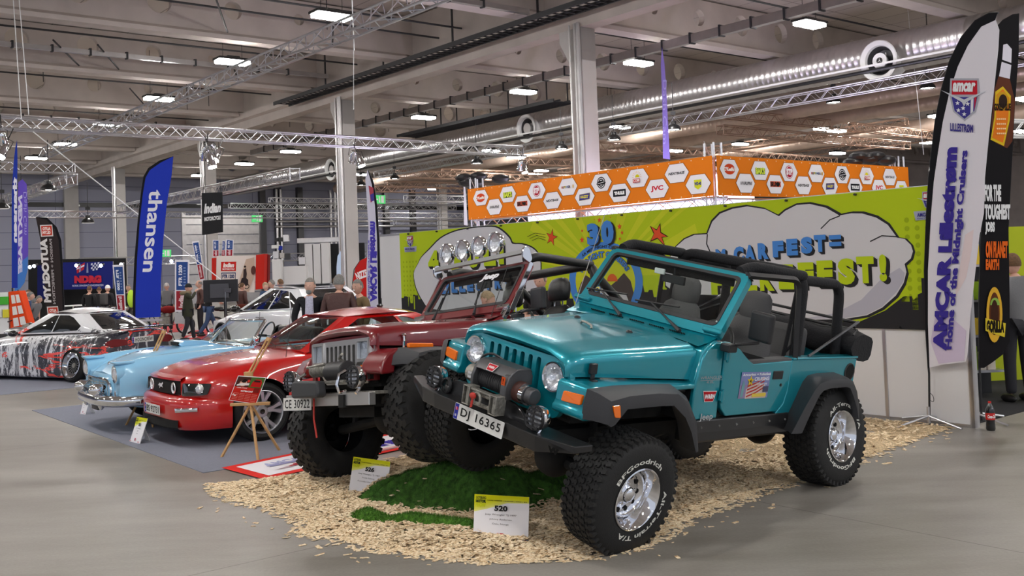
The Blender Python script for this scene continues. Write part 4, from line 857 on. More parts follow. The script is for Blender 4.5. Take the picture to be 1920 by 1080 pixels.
# plate
def plate_no(T,o,ex,ey,txt,w=.52,h=.11,flag=True,lab=None):
    fn=facefn(o,ex,ey); g=Art(fn,.0006)
    q=.045 if flag else 0
    MBp=MB().prism(bentpoly([(-w/2,-h/2),(w/2,-h/2),(w/2,h/2),(-w/2,h/2)],.008),lambda a,b,d:fn(a,b,d),-.004,0); p=empty('number_plate',(0,0,0)); p.parent=T; MBp.build('plate','white_plastic',p,smooth=0)
    g.poly(bentpoly([(-w/2+.003,-h/2+.003),(w/2-.003,-h/2+.003),(w/2-.003,h/2-.003),(-w/2+.003,h/2-.003)],.006),'d5d4d0')
    if flag: g.rect(-w/2+.003,-h/2+.003,-w/2+.045,h/2-.003,'2a3292').rect(-w/2+.011,.008,-w/2+.037,.030,'b03050').rect(-w/2+.018,.008,-w/2+.022,.030,'d0d0e0').text('N',-w/2+.016,-.035,-w/2+.032,-.018,'e0e0e0',bold=.03)
    g.text(txt,-w/2+q+.03,-h/2+.018,w/2-.025,h/2-.018,'1a1a1a',bold=.012,space=1.1); g.build('plate_lettering',p)
    if lab: p['label']=lab
plate_no(T,(.732,.073,-.370),(0,1,0),(-.08,0,1),'DJ 16365')
# hood latches, footman loop, washers, antenna, stickers
for s in (-1,1):
    g=MB().bx((.215,s*.575,.055),(.275,s*.606,.128)).bx((.225,s*.585,.02),(.262,s*.600,.06)).bx((.215,s*.585,-.0),(.270,s*.625,.022)); g.build('hood_latch','black_plastic',T,smooth=0,bevel=.008)
    MB().ball((-.42,s*.27,.268),(.026,.026,.020),n=12,m=8).build('washer_nozzle','black_plastic',T)
MB().tube([(-.20,.10,.262),(-.205,.09,.283),(-.24,.0,.288),(-.27,-.07,.283),(-.272,-.08,.266)],.009,n=8).build('footman_loop','dull_steel',T)
MB().cyl((-.76,-.66,.26),(-.98,-.66,1.12),.003,n=5).build('antenna','steel',T)
sf=lambda x,y,l:(-x,.7445+l,y)   # sheet on the left side; x runs rearward
sd=lambda x,y,l:(-x,.7505+l,y)
text_part(T,'side_lettering',sf,[('text','WRANGLER',.700,.027,.955,.050,'9aa0a2'),('text','4.0L',.775,-.003,.865,.016,'9aa0a2'),('line',[(.70,.020),(.955,.020)],.003,'9aa0a2'),('text','Jeep',.752,-.285,.905,-.222,'a8acae',{'bold':.02})])
text_part(T,'winch_sticker',sf,[('poly',[(.752,-.057),(.915,-.062),(.885,-.141),(.783,-.139)],'d8d8d8'),('poly',[(.758,-.062),(.908,-.067),(.881,-.136),(.787,-.134)],'b01822'),('text','WARN',.775,-.118,.893,-.082,'e6e6e6',{'bold':.05})])
D=[o for o in bpy.data.objects if o.parent==T and o.name.startswith('door') and not o.name.startswith('door_')][0]
its=[('poly',[(1.175,-.130),(1.545,-.136),(1.553,.064),(1.180,.070)],'7f86b4'),('poly',[(1.175,-.130),(1.40,-.134),(1.42,-.02),(1.178,-.03)],'8d7fa0'),('poly',[(1.26,-.134),(1.52,-.136),(1.50,-.04),(1.36,-.01),(1.26,-.06)],'c9b9b0')]
for i in range(4): its.append(('poly',[(1.27,-.125+i*.026),(1.38,-.100+i*.026),(1.48,-.062+i*.026),(1.48,-.050+i*.026),(1.38,-.088+i*.026),(1.27,-.113+i*.026)],'b03a34'))
its+=[('poly',[(1.195,-.120),(1.225,-.120),(1.235,-.03),(1.215,.01),(1.200,-.03)],'6f9aa0'),('star',1.30,.0,.046,'d8b92c'),('rect',1.34,-.125,1.52,-.098,'d9bf50'),('rect',1.47,-.09,1.54,-.045,'50506a'),
('text','Amcarfest = Folkefest',1.19,.040,1.545,.060,'ececec',{'bold':.02}),('text','CRUISING',1.345,.0,1.53,.028,'e8e8f0',{'bold':.03}),('text','i Lillestrom',1.37,-.035,1.51,-.012,'f0f0f0'),('text','4.',1.285,-.012,1.315,.012,'403010',{'bold':.03})]
text_part(D,'door_sticker',sd,its,lift=.0004)
MB().cyl((-2.70,.742,.03),(-2.70,.748,.03),.062,n=24).build('fuel_filler','black_hole',T); MB().lathe((-2.70,.743,.03),(0,1,0),[(0,.062),(.008,.066),(.008,.074),(0,.078)],n=24).build('filler_ring','black_plastic',T)
# paper behind the windscreen, round sticker
text_part(T,'parking_note',facefn((-.985,-.01,.335),(0,1,.02),(-.5,0,.75)),[('rect',-.14,-.06,.14,.06,'c9d0d8'),('rect',-.13,0,-.05,.052,'8a9068'),('text','04-07-18',-.12,-.045,.125,-.005,'2a2a30',{'bold':.02})])
b0_=Vector((-.862,0,.325)); d_=Vector((-.316,0,.46)).normalized(); n_=Vector((d_.z,0,-d_.x))
text_part(T,'round_sticker',lambda x,y,l:tuple(b0_+d_*y+Vector((0,x,0))+n_*(.006+l)),[('disc',-.595,.145,.028,'6a90c0'),('disc',-.595,.145,.022,'d0c050'),('disc',-.595,.145,.011,'304050')])
hose([(-1.95,.62,.62),(-1.99,.66,.45),(-1.97,.66,.30),(-1.93,.60,.18)],.012,'black_cloth','hanging_strap',T)
# ================================================================ the second jeep
P_YJ=Vector((-1.188,8.865,1.186))
T2,W2,_=jeep('yj',P_YJ,(5.6,-4.56,-141.52),'dark red open-top off-road car with four round lamps above its windscreen')
TI2=T2.matrix_world.inverted(); R2=T2.matrix_world.to_3x3(); fw2=R2@Vector((1,0,0))
a=T2.matrix_world@Vector((.0,.86,-.475)); b=T2.matrix_world@Vector((0,-.80,-.68)); b.z=.43
axle(T2,TI2,a,b,fw2,.435,.32,.20,'mt','dark',None,None)
fh2=Vector((fw2.x,fw2.y,0)).normalized(); sd2=Vector((-fh2.y,fh2.x,0)); c=P_YJ+fh2*-2.36; c.z=.43
axle(T2,TI2,c+sd2*.82,c-sd2*.82,fh2,.435,.32,.20,'mt','dark',None,None)
B2=empty('front_bumper',(0,0,0)); B2.parent=T2
MB().bx((.54,-.62,-.445),(.60,.81,-.345)).build('bumper_beam','chrome_satin',B2,smooth=0,bevel=.004)
MB().bx((.40,-.60,-.36),(.56,.79,-.335)).build('bumper_top','dull_steel',B2,smooth=0)
for y in (-.47,.64): fog(T2,(.62,y,-.225),.088)
for y in (-.25,.45): MB().tube([(.60,y,-.33),(.66,y,-.34),(.68,y,-.28),(.66,y,-.20),(.60,y,-.17)],.015,n=8).build('light_hoop','chrome',B2)
WY=empty('winch',(0,0,0)); WY.parent=T2
MB().prism(bentpoly([(-.26,-.375),(.19,-.375),(.21,-.34),(.19,-.24),(-.23,-.225),(-.27,-.27)],.03),lambda a,b,d:(d,a,b),.64,.73).build('winch_cover','dark_plastic',WY,smooth=0,bevel=.02)
MB().cyl((.56,.14,-.17),(.56,.42,-.17),.085,n=24).build('winch_motor','black_plastic',WY,bevel=.008)
g=MB()
for i in range(12): g.cyl((.56,-.16+i*.022,-.15),(.56,-.145+i*.022,-.15),.055,n=14)
g.bx((.50,-.2,-.26),(.62,.45,-.24)).cyl((.60,-.22,-.12),(.60,.1,-.10),.012,n=6); g.build('cable_drum','dull_steel',WY)
MB().tube([(.50,.25,-.10),(.53,.22,-.06),(.55,.30,-.03)],.014,n=8).build('clutch_lever','dull_steel',WY)
plate_no(T2,(.645,-.32,-.42),(0,1,0),(0,0,1),'CE 30922',flag=False)
MB().tube([(.64,-.02,-.38),(.645,-.01,-.55),(.64,.03,-.70)],.008,'red_strap',n=6).build('red_cord',None,T2)
MB().box((.63,-.42,-.33),(.06,.05,.03)).build('red_marker','red_plastic',T2,smooth=0,bevel=.008)
LB=empty('light_bar',(0,0,0)); LB.parent=T2
MB().cyl((-1.10,-.70,.865),(-1.10,.70,.865),.022,n=8).bx((-1.13,-.70,.85),(-1.07,.70,.885)).build('cross_tube','steel',LB,smooth=30)
for s in (-1,1):
    MB().prism(bentpoly([(-1.14,.76),(-1.06,.80),(-1.06,.89),(-1.10,.915),(-1.14,.90),(-1.17,.80)],.03),lambda a,b,d:(a,s*d,b),.70,.725).prism(bentpoly([(-.88,.34),(-1.14,.78),(-1.18,.76),(-.93,.32)],.01),lambda a,b,d:(a,s*d,b),.715,.728).build('bar_bracket','chrome',LB,smooth=0,bevel=.004)
    MB().box((-.86,s*.69,.31),(.05,.07,.14),rot=E3(0,R(-35),0)).build('windscreen_hinge','chrome',W2,smooth=0,bevel=.01)
for i,y in enumerate((-.50,-.235,.03,.29)):
    f=fog(T2,(-1.08,y,1.005),.10,'roof_lamp',guard=False); 
text_part(T2,'windscreen_lettering',lambda x,y,l:tuple(Vector((-.862,0,.325))+Vector((-.566,0,.824))*y+Vector((0,x,0))+Vector((.824,0,.566))*(.008+l)),[('text','Jeep',.02,.40,.30,.49,'e4e4e8',{'bold':.06,'shear':.2})])
text_part(T2,'parking_note',facefn((-1.0,-.07,.36),(0,1,.02),(-.5,0,.75)),[('rect',-.16,-.06,.16,.06,'b9c4d4'),('text','04-07-18',-.13,-.045,.14,.0,'2a2a38',{'bold':.02})])
for s in (1,-1):
    MB().tube([(.14,s*.575,.06),(.14,s*.60,.055),(.142,s*.60,.0)],.010,n=6).cyl((.14,s*.60,.115),(.14,s*.605,.06),.012,n=8).lathe((.14,s*.60,.11),(0,0,1),[(-.01,.0),(0,.03),(.01,.02),(.015,0)],n=12).build('hood_latch','chrome',T2)
MB().cyl((-.76,.60,.26),(-.98,.60,.75),.003,n=5).build('antenna','black_metal',T2)
# ================================================================ shell wall with the green banner
WO=Vector((4.82,10.76,0)); WD=Vector((-math.sin(R(38.6)),math.cos(R(38.6)),0)); WN_=Vector((-WD.y,WD.x,0)); 
if WN_.y>0: WN_=-WN_
def wfn(off): return lambda x,y,l: WO-WD*x+WN_*(off+l)+Vector((0,0,y))     # x = -distance from the right end, so it grows to the right
def wfr(off): return lambda a,b,d: tuple(WO+WD*a+WN_*(off+d)+Vector((0,0,b)))
SWL=empty('exhibition_wall',WO,None,'white shell-scheme wall standing behind the two off-road cars','partition wall')
SI=SWL.matrix_world.inverted()
def wl(name,mb,k,**kw):
    mb.v=[tuple(SI@Vector(p)) for p in mb.v]; return mb.build(name,k,SWL,**kw)
seams=[.0,1.0,2.0,3.0,4.0,5.0,6.0,7.0,8.0,9.0,10.0,11.0,12.0]
for i in range(12): wl('wall_panel',MB().prism([(seams[i]+.02,.03),(seams[i+1]-.02,.03),(seams[i+1]-.02,2.58),(seams[i]+.02,2.58)],wfr(0),-.03,-.012),'panel_white',smooth=0)
for s in seams: wl('post',MB().prism([(s-.02,0),(s+.02,0),(s+.02,2.62),(s-.02,2.62)],wfr(0),-.045,.0),'alu',smooth=0,bevel=.004)
wl('base_rail',MB().prism([(0,.0),(12,.0),(12,.035),(0,.035)],wfr(0),-.03,-.004),'alu',smooth=0); wl('top_rail',MB().prism([(0,2.58),(12,2.58),(12,2.62),(0,2.62)],wfr(0),-.03,-.004),'alu',smooth=0)
wl('end_panel',MB().prism([(-.02,0),(.03,0),(.03,2.62),(-.02,2.62)],wfr(0),-.10,-.0),'alu',smooth=0)
G='b3c81e'
def bulge(cx,cy,r0): return [(cx+r0*math.cos(R(a)),cy+r0*math.sin(R(a))) for a in range(0,360,12)]
ba=Art(wfn(.012),.0013)
ba.rect(-11.2,1.03,-.15,2.61,G)
ba.at(2)
for i in range(9):
    for j in range(5): ba.disc(-11.08+j*.11,2.05-i*.09,.022,'9aae18',n=10)
for i in range(10):
    for j in range(3): ba.disc(-.64+j*.12,2.25-i*.095,.03,'9aae18',n=10)
for a in range(0,360,15):   # pale rays around the emblem
    c=(-5.5,1.7); q=R(a); P=[c]+[(max(min(c[0]+9*math.cos(q+d),-4.0),-7.4),max(min(c[1]+9*math.sin(q+d),2.61),1.03)) for d in (0,R(6))]
    if P[1][1]>1.03: ba.poly([(c[0],c[1])]+[(c[0]+1.9*math.cos(q+d),min(c[1]+1.9*math.sin(q+d),2.608)) for d in (0,R(6))],'c6cf2a')
ba.at(3); K='2c2b2e'
sky=[(-11.2,1.03),(-11.2,1.38)]; x=-11.2; rr=random.Random(5)
while x<-10.3: h=1.26+rr.random()*.17; sky+=[(x,h),(x+.08,h)]; x+=.08+rr.random()*.03
sky+=[(-10.2,1.15),(-9.9,1.12),(-8,1.10),(-7.2,1.22)]; x=-7.2
while x<-6.3: h=1.24+rr.random()*.14; sky+=[(x,h),(x+.07,h)]; x+=.08
sky+=[(-6.2,1.12),(-4.9,1.12)]; x=-4.9
while x<-3.7: h=1.34+rr.random()*.22; sky+=[(x,h),(x+.07,h)]; x+=.09
sky+=[(-3.6,1.2),(-2.4,1.12),(-1.3,1.10),(-.95,1.24),(-.72,1.40),(-.62,1.40),(-.60,1.36),(-.55,1.42),(-.50,1.44),(-.5,1.60),(-.46,1.60),(-.46,1.46),(-.15,1.5),(-.15,1.03)]
ba.poly(sky,K)
for x,y0,y1,w in ((-10.95,1.2,1.45,.012),(-10.75,1.15,1.4,.018),(-.70,1.34,1.45,.05),(-.585,1.25,1.42,.035)): ba.rect(x-w,y0,x+w,y1,G)
def cloud(pts,edge='2a2a2c',fill='cfcdd0',grow=.022):
    cx=sum(p[0] for p in pts)/len(pts); cy=sum(p[1] for p in pts)/len(pts)
    ba.at(4); ba.poly([(x+grow*(1 if x>cx else -.7)*min(abs(x-cx),.4)/.4*1.2,min(y+grow*(1 if y>cy else -1)*min(abs(y-cy),.3)/.3,2.609)) for x,y in pts],edge); ba.at(5).poly(pts,fill)
def neg(L): return [(-a,b) for a,b in L]
def smooth_closed(P,n=5):
    out=[];L=len(P)
    for i in range(L):
        a,b,c,d=[np.array(P[(i+k-1)%L]) for k in range(4)]
        for k in range(n): u=k/n; out.append(tuple(.5*((2*b)+(c-a)*u+(2*a-5*b+4*c-d)*u*u+(3*b-a-3*c+d)*u**3)))
    return out
c1=neg([(10.73,1.83),(10.58,2.0),(10.44,2.13),(10.16,2.27),(9.8,2.45),(9.37,2.55),(8.92,2.585),(8.53,2.59),(8.16,2.57),(7.94,2.48),(7.77,2.36)]); c1b=neg([(7.7,2.27),(7.46,2.25),(7.19,2.18),(7.03,2.05),(7.0,1.85),(7.1,1.53),(7.41,1.31),(8.2,1.18),(9.3,1.13),(10.19,1.17),(10.44,1.3),(10.66,1.55)])
cloud(smooth_closed(c1+c1b,3))
seg=[[(4.16,1.99),(4.07,2.09),(3.92,2.18),(3.74,2.23),(3.51,2.23)],[(3.51,2.235),(3.42,2.39),(3.28,2.49),(3.07,2.54),(2.83,2.555),(2.55,2.5),(2.35,2.4)],[(2.345,2.40),(2.25,2.46),(2.08,2.52),(1.89,2.52),(1.67,2.46),(1.48,2.35)],[(1.475,2.355),(1.33,2.37),(1.19,2.36),(1.01,2.3),(0.87,2.21),(0.77,2.07)],[(0.765,2.06),(0.67,2.04),(0.6,1.97),(0.58,1.9),(0.61,1.82),(0.69,1.76)],[(0.685,1.75),(0.67,1.67),(0.71,1.55),(0.81,1.41),(0.99,1.27),(1.19,1.18),(1.5,1.13),(2.4,1.10),(3.3,1.15),(3.9,1.3),(4.3,1.55),(4.3,1.8)]]
c2=neg([p for s_ in seg for p in s_]); cloud(c2,'2c2b2e')
ba.at(6).poly(neg([(0.80,1.45),(0.99,1.28),(1.19,1.19),(1.5,1.14),(2.1,1.12),(1.6,1.2),(1.25,1.36),(.98,1.6),(.75,1.72),(.69,1.66),(.71,1.57)]),'b4b2be')
ba.at(7).line(neg([(3.47,1.98),(3.53,2.1),(3.51,2.23)]),.02,K); ba.line(neg([(1.75,2.21),(1.62,2.31),(1.48,2.35)]),.014,K); ba.line(neg([(1.1,2.03),(0.95,2.09),(0.76,2.07)]),.014,K)
def _lk(k,b=8): ba.lock=b+(3-k)
def block(t,x0,y0,x1,y1,h,bold=.06,dx=.035,dy=-.03,sk=0,rise=0):
    wp=lambda X,Y: (X+(Y-y0)*sk,Y+(X-x0)*rise)
    for k in (3,2,1,0):
        _lk(k,14); ba.text(t,x0,y0,x1,y1,h if k==0 else K,bold=bold if k==0 else bold+.012,warp=(lambda X,Y,k=k:(wp(X,Y)[0]+dx*k/3,wp(X,Y)[1]+dy*k/3)))
def letters(t,xs,wd,z0,ht,rise,h,bold,dx,dy):
    for k in (3,2,1,0):
        _lk(k)
        for ch,x in zip(t,xs):
            if ch=='=' : 
                for q in (.22,.62): ba.rect(-x+dx*k/3,z0+rise*(xs[0]-x)+ht*q+dy*k/3,-x+wd+dx*k/3,z0+rise*(xs[0]-x)+ht*(q+.25)+dy*k/3,h if k==0 else K)
                continue
            w_=wd*(.42 if ch in 'I!.' else 1); hh=ht*(.2 if ch=='.' else 1); b=z0+rise*(xs[0]-x)
            ba.text(ch,-x+dx*k/3,b+dy*k/3,-x+w_+dx*k/3,b+hh+dy*k/3,h if k==0 else K,bold=bold)
letters('4.JULI',(10.22,9.78,9.52,8.98,8.50,8.08),.34,1.84,.40,.045,'b7cb1f',.07,.05,-.05)
letters('LILLESTRØM',(9.86,9.66,9.50,9.26,9.02,8.76,8.50,8.22,7.92,7.62),.19,1.44,.23,.05,'4a86d0',.07,.04,-.03)
letters('AMCARFEST=',(3.62,3.38,3.08,2.90,2.69,2.46,2.25,2.04,1.85,1.64),.165,1.80,.205,.075,'4a86d0',.075,.035,-.03)
letters('FOLKEFEST!',(3.48,3.22,2.95,2.68,2.39,2.10,1.83,1.54,1.29,1.0),.225,1.42,.31,.06,'b7cb1f',.075,.045,-.035)
ba.lock=None; ba.z=5; ba.star(-6.70,2.33,.13,'e0532c',q=.38,a=75,outline='3a2a1c')
for k in range(3): ba.line([(-7.30+k*.06,2.37-k*.035),(-7.1+k*.04,2.42-k*.04),(-6.84,2.38-k*.045)],.008,'4a4a20')
ba.z=5; ba.poly([(-4.56,2.40),(-4.43,2.34),(-4.355,2.43),(-4.35,2.30),(-4.21,2.23),(-4.33,2.22),(-4.27,2.08),(-4.42,2.21),(-4.57,2.17),(-4.49,2.28)],'3a2a1c'); ba.poly([(-4.53,2.385),(-4.43,2.325),(-4.365,2.40),(-4.36,2.29),(-4.24,2.23),(-4.345,2.23),(-4.295,2.12),(-4.42,2.225),(-4.545,2.19),(-4.475,2.285)],'dd5530')
ex,ey=-5.53,1.62; ba.z=5
ba.disc(ex,ey,.79,'4a86d0',ry=.59,n=48); ba.disc(ex,ey,.64,'c9cf28',ry=.485,n=48)
ba.poly([(ex-.6,1.45),(ex-.52,1.60),(ex-.40,1.72),(ex-.28,1.66),(ex-.2,1.58),(ex,1.62),(ex+.12,1.55),(ex+.25,1.62),(ex+.42,1.74),(ex+.55,1.62),(ex+.6,1.45),(ex+.5,1.25),(ex-.5,1.25)],'4c4240')
ba.disc(ex+.17,1.62,.11,'e0642c',a0=0,a1=180); ba.poly([(ex-.55,1.40),(ex-.3,1.5),(ex+.05,1.52),(ex+.45,1.42),(ex+.52,1.28),(ex+.2,1.12),(ex-.3,1.12),(ex-.5,1.25)],'c4c2c4')
ba.poly([(ex-.45,1.33),(ex-.38,1.42),(ex-.18,1.46),(ex-.05,1.44),(ex-.02,1.36),(ex-.2,1.32)],'3f78b8')
def oval_text(t,rx,ry,a0,a1,hh,h,bold=.02):
    v,f,(a,b,c,d)=glyphs(t,bold); ba.up(); V=[]
    for p,q in v:
        u=(p-a)/(c-a); an=R(a0+(a1-a0)*u); k=(q-b)/(d-b)*hh; V.append(ba.fn(ex+(rx+k)*math.cos(an),ey+(ry+k)*math.sin(an),ba.z*ba.lift))
    ba.mb.add(V,f,paint(h))
oval_text('30 ÅR MED NIGHT CRUISING'[3:],.67,.50,132,48,.055,K,.02); oval_text('MIDNIGHT CRUISERS',.50,.355,158,22,.10,K,.07); oval_text('MIDNIGHT CRUISERS',.50,.36,158,22,.09,'4a86d0',.03)
block('3',-5.86,2.17,-5.60,2.50,'4a86d0',.07,.04,-.02); block('0',-5.55,2.17,-5.28,2.53,'4a86d0',.07,.04,-.02)
ba.at(6)
for x,y,r_ in ((-5.59,2.54,.045),(-5.17,2.42,.05),(-5.99,2.26,.055),(-5.12,2.33,.035),(-5.17,2.24,.03),(-5.98,2.40,.028),(-5.70,2.555,.016),(-5.35,2.565,.016),(-5.88,2.29,.015)): ba.star(x,y,r_,'e0532c')
def shield_logo(ar,cx,cy,w,h,mir=1,fine=True):
    X=lambda a:cx+a*w*.5*mir
    ar.poly([(X(-.62),cy+h*.5),(X(.62),cy+h*.5),(X(.66),cy+h*.1),(X(.5),cy-h*.28),(X(0),cy-h*.5),(X(-.5),cy-h*.28),(X(-.66),cy+h*.1)],'a9aab4')
    ar.poly([(X(-.55),cy+h*.45),(X(.55),cy+h*.45),(X(.56),cy+h*.12),(X(-.56),cy+h*.12)],'c02232')
    ar.poly([(X(-.56),cy+h*.06),(X(.56),cy+h*.06),(X(.43),cy-h*.26),(X(0),cy-h*.45),(X(-.43),cy-h*.26)],'3f3a8c')
    ar.poly([(X(.28),cy+h*.06),(X(.40),cy+h*.06),(X(.38),cy-h*.28),(X(.26),cy-h*.33)],'d8d8dc'); ar.poly([(X(.44),cy+h*.06),(X(.54),cy+h*.06),(X(.43),cy-h*.24)],'c02232')
    for a,b in ((-.3,-.08),(-.05,-.2),(.15,-.1),(0,-.34),(-.25,-.25)): ar.star(X(a),cy+h*b,w*.055,'e4e4ea')
    ar.poly([(X(-1),cy+h*.22),(X(-.1),cy-h*.06),(X(0),cy-h*.16),(X(.1),cy-h*.06),(X(1),cy+h*.22),(X(.15),cy+h*.04),(X(0),cy+h*.0),(X(-.15),cy+h*.04)],'c4c6ce')
    ar.text('amcar',min(X(-.5),X(.5)),cy+h*.18,max(X(-.5),X(.5)),cy+h*.40,'e8e8ea',bold=.05,shear=.2,flip=mir<0)
ba.lock=None
for cx in (-10.82,-.33):
    ba.z=5
    ba.poly([(cx-.20,2.24),(cx+.20,2.24),(cx+.22,2.34),(cx-.22,2.34)],'a4a8bc'); shield_logo(ba,cx,2.44,.34,.22); ba.text('AMCAR Lillestrøm',cx-.17,2.275,cx+.17,2.32,'34308a',bold=.03); ba.text('Home of the Midnight Cruisers',cx-.17,2.245,cx+.17,2.268,'34308a')
bo=ba.build('printed_banner'); tag(bo,'long lime-green banner with speech clouds fixed on the white wall','banner')
for a,z in [(.3+i*.96,2.585) for i in range(12)]+[(.78,1.05)]: MB().cyl(WO+WD*a+Vector((0,0,z)),WO+WD*a+WN_*.05+Vector((0,0,z)),.014,n=8).build('banner_hook','black_metal',bo)
# ================================================================ orange double banner on its truss frame
OC=Vector((4.48,22,0)); 
OT=empty('truss_booth_frame',OC,None,'silver truss frame carrying the orange sponsor banners','truss frame')
g=MB(); q=-OC
def seg4(p,d,L_,s=.3):
    d=Vector(d); u=Vector((-d.y,d.x,0)); u=u if u.y>0 else -u
    for a,b in ((0,0),(s,0),(0,-s),(s,-s)): g.cyl(p+u*a+Vector((0,0,b)),p+u*a+Vector((0,0,b))+d*L_,.025,n=6)
    n=int(L_/.45)
    for i in range(n):
        for a in (0,s): g.cyl(p+u*a+d*(L_*i/n)+Vector((0,0,-s*(i%2))),p+u*a+d*(L_*(i+1)/n)+Vector((0,0,-s*((i+1)%2))),.012,n=5)
VA3=Vector(A);VB3=Vector(B)
seg4(Vector((0,0,3.25))+VB3*.1,VA3,9.0); seg4(Vector((0,0,3.25))-VB3*0+VA3*.4,VB3,7.9); seg4(Vector((0,0,4.1))+VB3*.1,VA3,9.0)
for p in (VA3*.15+VB3*.15,VA3*8.85+VB3*.15,VA3*.2+VB3*7.8):
    for a in (-.13,.13):
        for b in (-.13,.13): g.cyl(p+VA3*a+VB3*b,p+VA3*a+VB3*b+Vector((0,0,4.45)),.025,n=6)
    for i in range(9): g.cyl(p+VA3*.13+VB3*(.13*(-1)**i)+Vector((0,0,i*.5)),p+VA3*.13-VB3*(.13*(-1)**i)+Vector((0,0,i*.5+.5)),.012,n=5)
g.build('truss_members','alu',OT)
def orange(o,ex,L_,lab,seqs,x0,step,w,lean=False):
    ex=Vector(ex); n=ex.cross(Vector((0,0,1))); n=n if n.y<0 else -n
    ar=Art(lambda x,y,l:Vector(o)+ex*x+n*(.06+l)+Vector((0,0,y)),.003)
    ar.rect(0,3.27,L_,4.15,'e07a14'); ar.at(2)
    for i in range(int(L_/.33)): ar.disc(.15+i*.33,4.10,.014,'e8d8c8',n=8).disc(.15+i*.33,3.31,.014,'e8d8c8',n=8)
    ar.lock=None
    for i,t in enumerate(seqs):
        ar.z=2; cx=x0+i*step; cy=3.86 if i%2==0 else 3.56; h=.21
        hx=lambda k:[(cx-w*.5*k,cy),(cx-w*.28*k,cy+h*k),(cx+w*.28*k,cy+h*k),(cx+w*.5*k,cy),(cx+w*.28*k,cy-h*k),(cx-w*.28*k,cy-h*k)]
        ar.poly(hx(1.06),'9c5410'); ar.poly(hx(1),'e6e3e8')
        a=w*.30
        if t=='okf': ar.disc(cx,cy,a*.95,'c8431c',ry=.12); ar.text("O'Keeffe's",cx-a,cy-.045,cx+a,cy+.045,'f0e8e0',bold=.05)
        elif t=='alp': 
            for k in range(5): ar.poly([(cx-a+k*.035,cy-.035),(cx-a+k*.035+.014,cy-.035),(cx-a+k*.035+.04,cy+.035),(cx-a+k*.035+.026,cy+.035)],'3a3a40')
            ar.text('ALPINE',cx-a*.35,cy-.035,cx+a*1.1,cy+.035,'3a3a40',bold=.02,shear=.2)
        elif t=='bar': ar.rect(cx-a*.9,cy-.09,cx+a*.9,cy+.06,'2c4a20'); ar.text("BAR'S",cx-a*.85,cy-.08,cx+a*.85,cy+.075,'d2e04a',bold=.06)
        elif t=='bru': ar.rect(cx-a,cy-.06,cx+a,cy+.07,'dd5c38'); ar.text('BRUN X',cx-a*.95,cy-.055,cx+a*.95,cy+.06,'181818',bold=.05); ar.disc(cx+a*.38,cy,.05,'181818')
        elif t=='stp': ar.disc(cx,cy,.15,'b01c34',ry=.155); ar.disc(cx,cy,.135,'f0e8ec',ry=.14); ar.disc(cx,cy,.12,'b01c34',ry=.125); ar.text('STP',cx-.11,cy-.07,cx+.11,cy+.08,'f0e8ec',bold=.08)
        elif t=='nxt': ar.text('NEXTBASE',cx-a*1.15,cy-.03,cx+a*1.15,cy+.03,'26262c',bold=.03,shear=.25)
        elif t=='nup':
            for k,(ch,c_) in enumerate(zip('NUPOWER',('c03a2c','2c2c2c','d8b020','3c8a40','2c60b0','30407a','303030'))): ar.text(ch,cx-a*1.1+k*.052,cy-.03,cx-a*1.1+k*.052+.045,cy+.03,c_,bold=.04)
            ar.disc(cx+a*1.05,cy,.02,'d0a020',ry=.05)
        elif t=='haz': ar.poly([(cx-a*.95,cy-.09),(cx+a*.85,cy-.07),(cx+a*.95,cy+.09),(cx-a*.85,cy+.07)],'8a8030'); ar.poly([(cx-a*.85,cy-.075),(cx+a*.78,cy-.06),(cx+a*.85,cy+.075),(cx-a*.78,cy+.06)],'34308c'); ar.text('HAZET',cx-a*.7,cy-.035,cx+a*.7,cy+.04,'d8cc50',bold=.05,shear=.15)
        elif t=='rnd': ar.ring(cx,cy,.12,.145,'1c1c20'); ar.ring(cx,cy,.07,.10,'2a2a2e'); ar.poly([(cx-.17,cy-.02),(cx-.05,cy+.05),(cx+.08,cy+.05),(cx+.17,cy-.01),(cx+.12,cy-.05),(cx-.12,cy-.05)],'1c1c20'); ar.line([(cx-.12,cy-.02),(cx+.12,cy+.01)],.012,'e6e3e8')
        elif t=='thu': ar.rect(cx-a,cy-.085,cx+a,cy+.085,'15151c'); ar.text('THULE',cx-a*.8,cy-.045,cx+a*.8,cy+.04,'eeeeee',bold=.08)
        elif t=='cob': 
            ar.disc(cx,cy+.02,.07,'d8cc20',a0=0,a1=180)
            for k in range(9): q=R(k*22.5); ar.line([(cx+.09*math.cos(q),cy+.03+.09*math.sin(q)),(cx+.14*math.cos(q),cy+.03+.14*math.sin(q))],.008,'e0a050')
            ar.rect(cx-.12,cy-.10,cx+.10,cy-.01,'c8403a'); ar.text('CO8I',cx-.105,cy-.085,cx+.085,cy-.02,'efe8e8',bold=.04)
        elif t=='jvc': ar.text('JVC',cx-a*.9,cy-.07,cx+a*.9,cy+.07,'c81e34',bold=.04)
        elif t=='wd': ar.poly([(cx-.11,cy+.10),(cx+.11,cy+.10),(cx+.10,cy-.06),(cx,cy-.12),(cx-.10,cy-.06)],'d2d428'); ar.text('WD-40',cx-.095,cy-.025,cx+.095,cy+.05,'26308c',bold=.05)
    ob=ar.build('sponsor_banner'); return tag(ob,lab,'banner')
SQ=['okf','alp','bar','bru','stp','nxt','nup','haz','rnd','thu','cob','jvc','nxt','wd']
orange(OC+VA3*9.0,-VA3,9.0,'orange sponsor banner with white hexagons, left face ending at the corner',SQ,.62,.612,.72)
orange(OC,VB3,7.9,'orange sponsor banner with white hexagons, right face past the corner',SQ,.42,.545,.66)
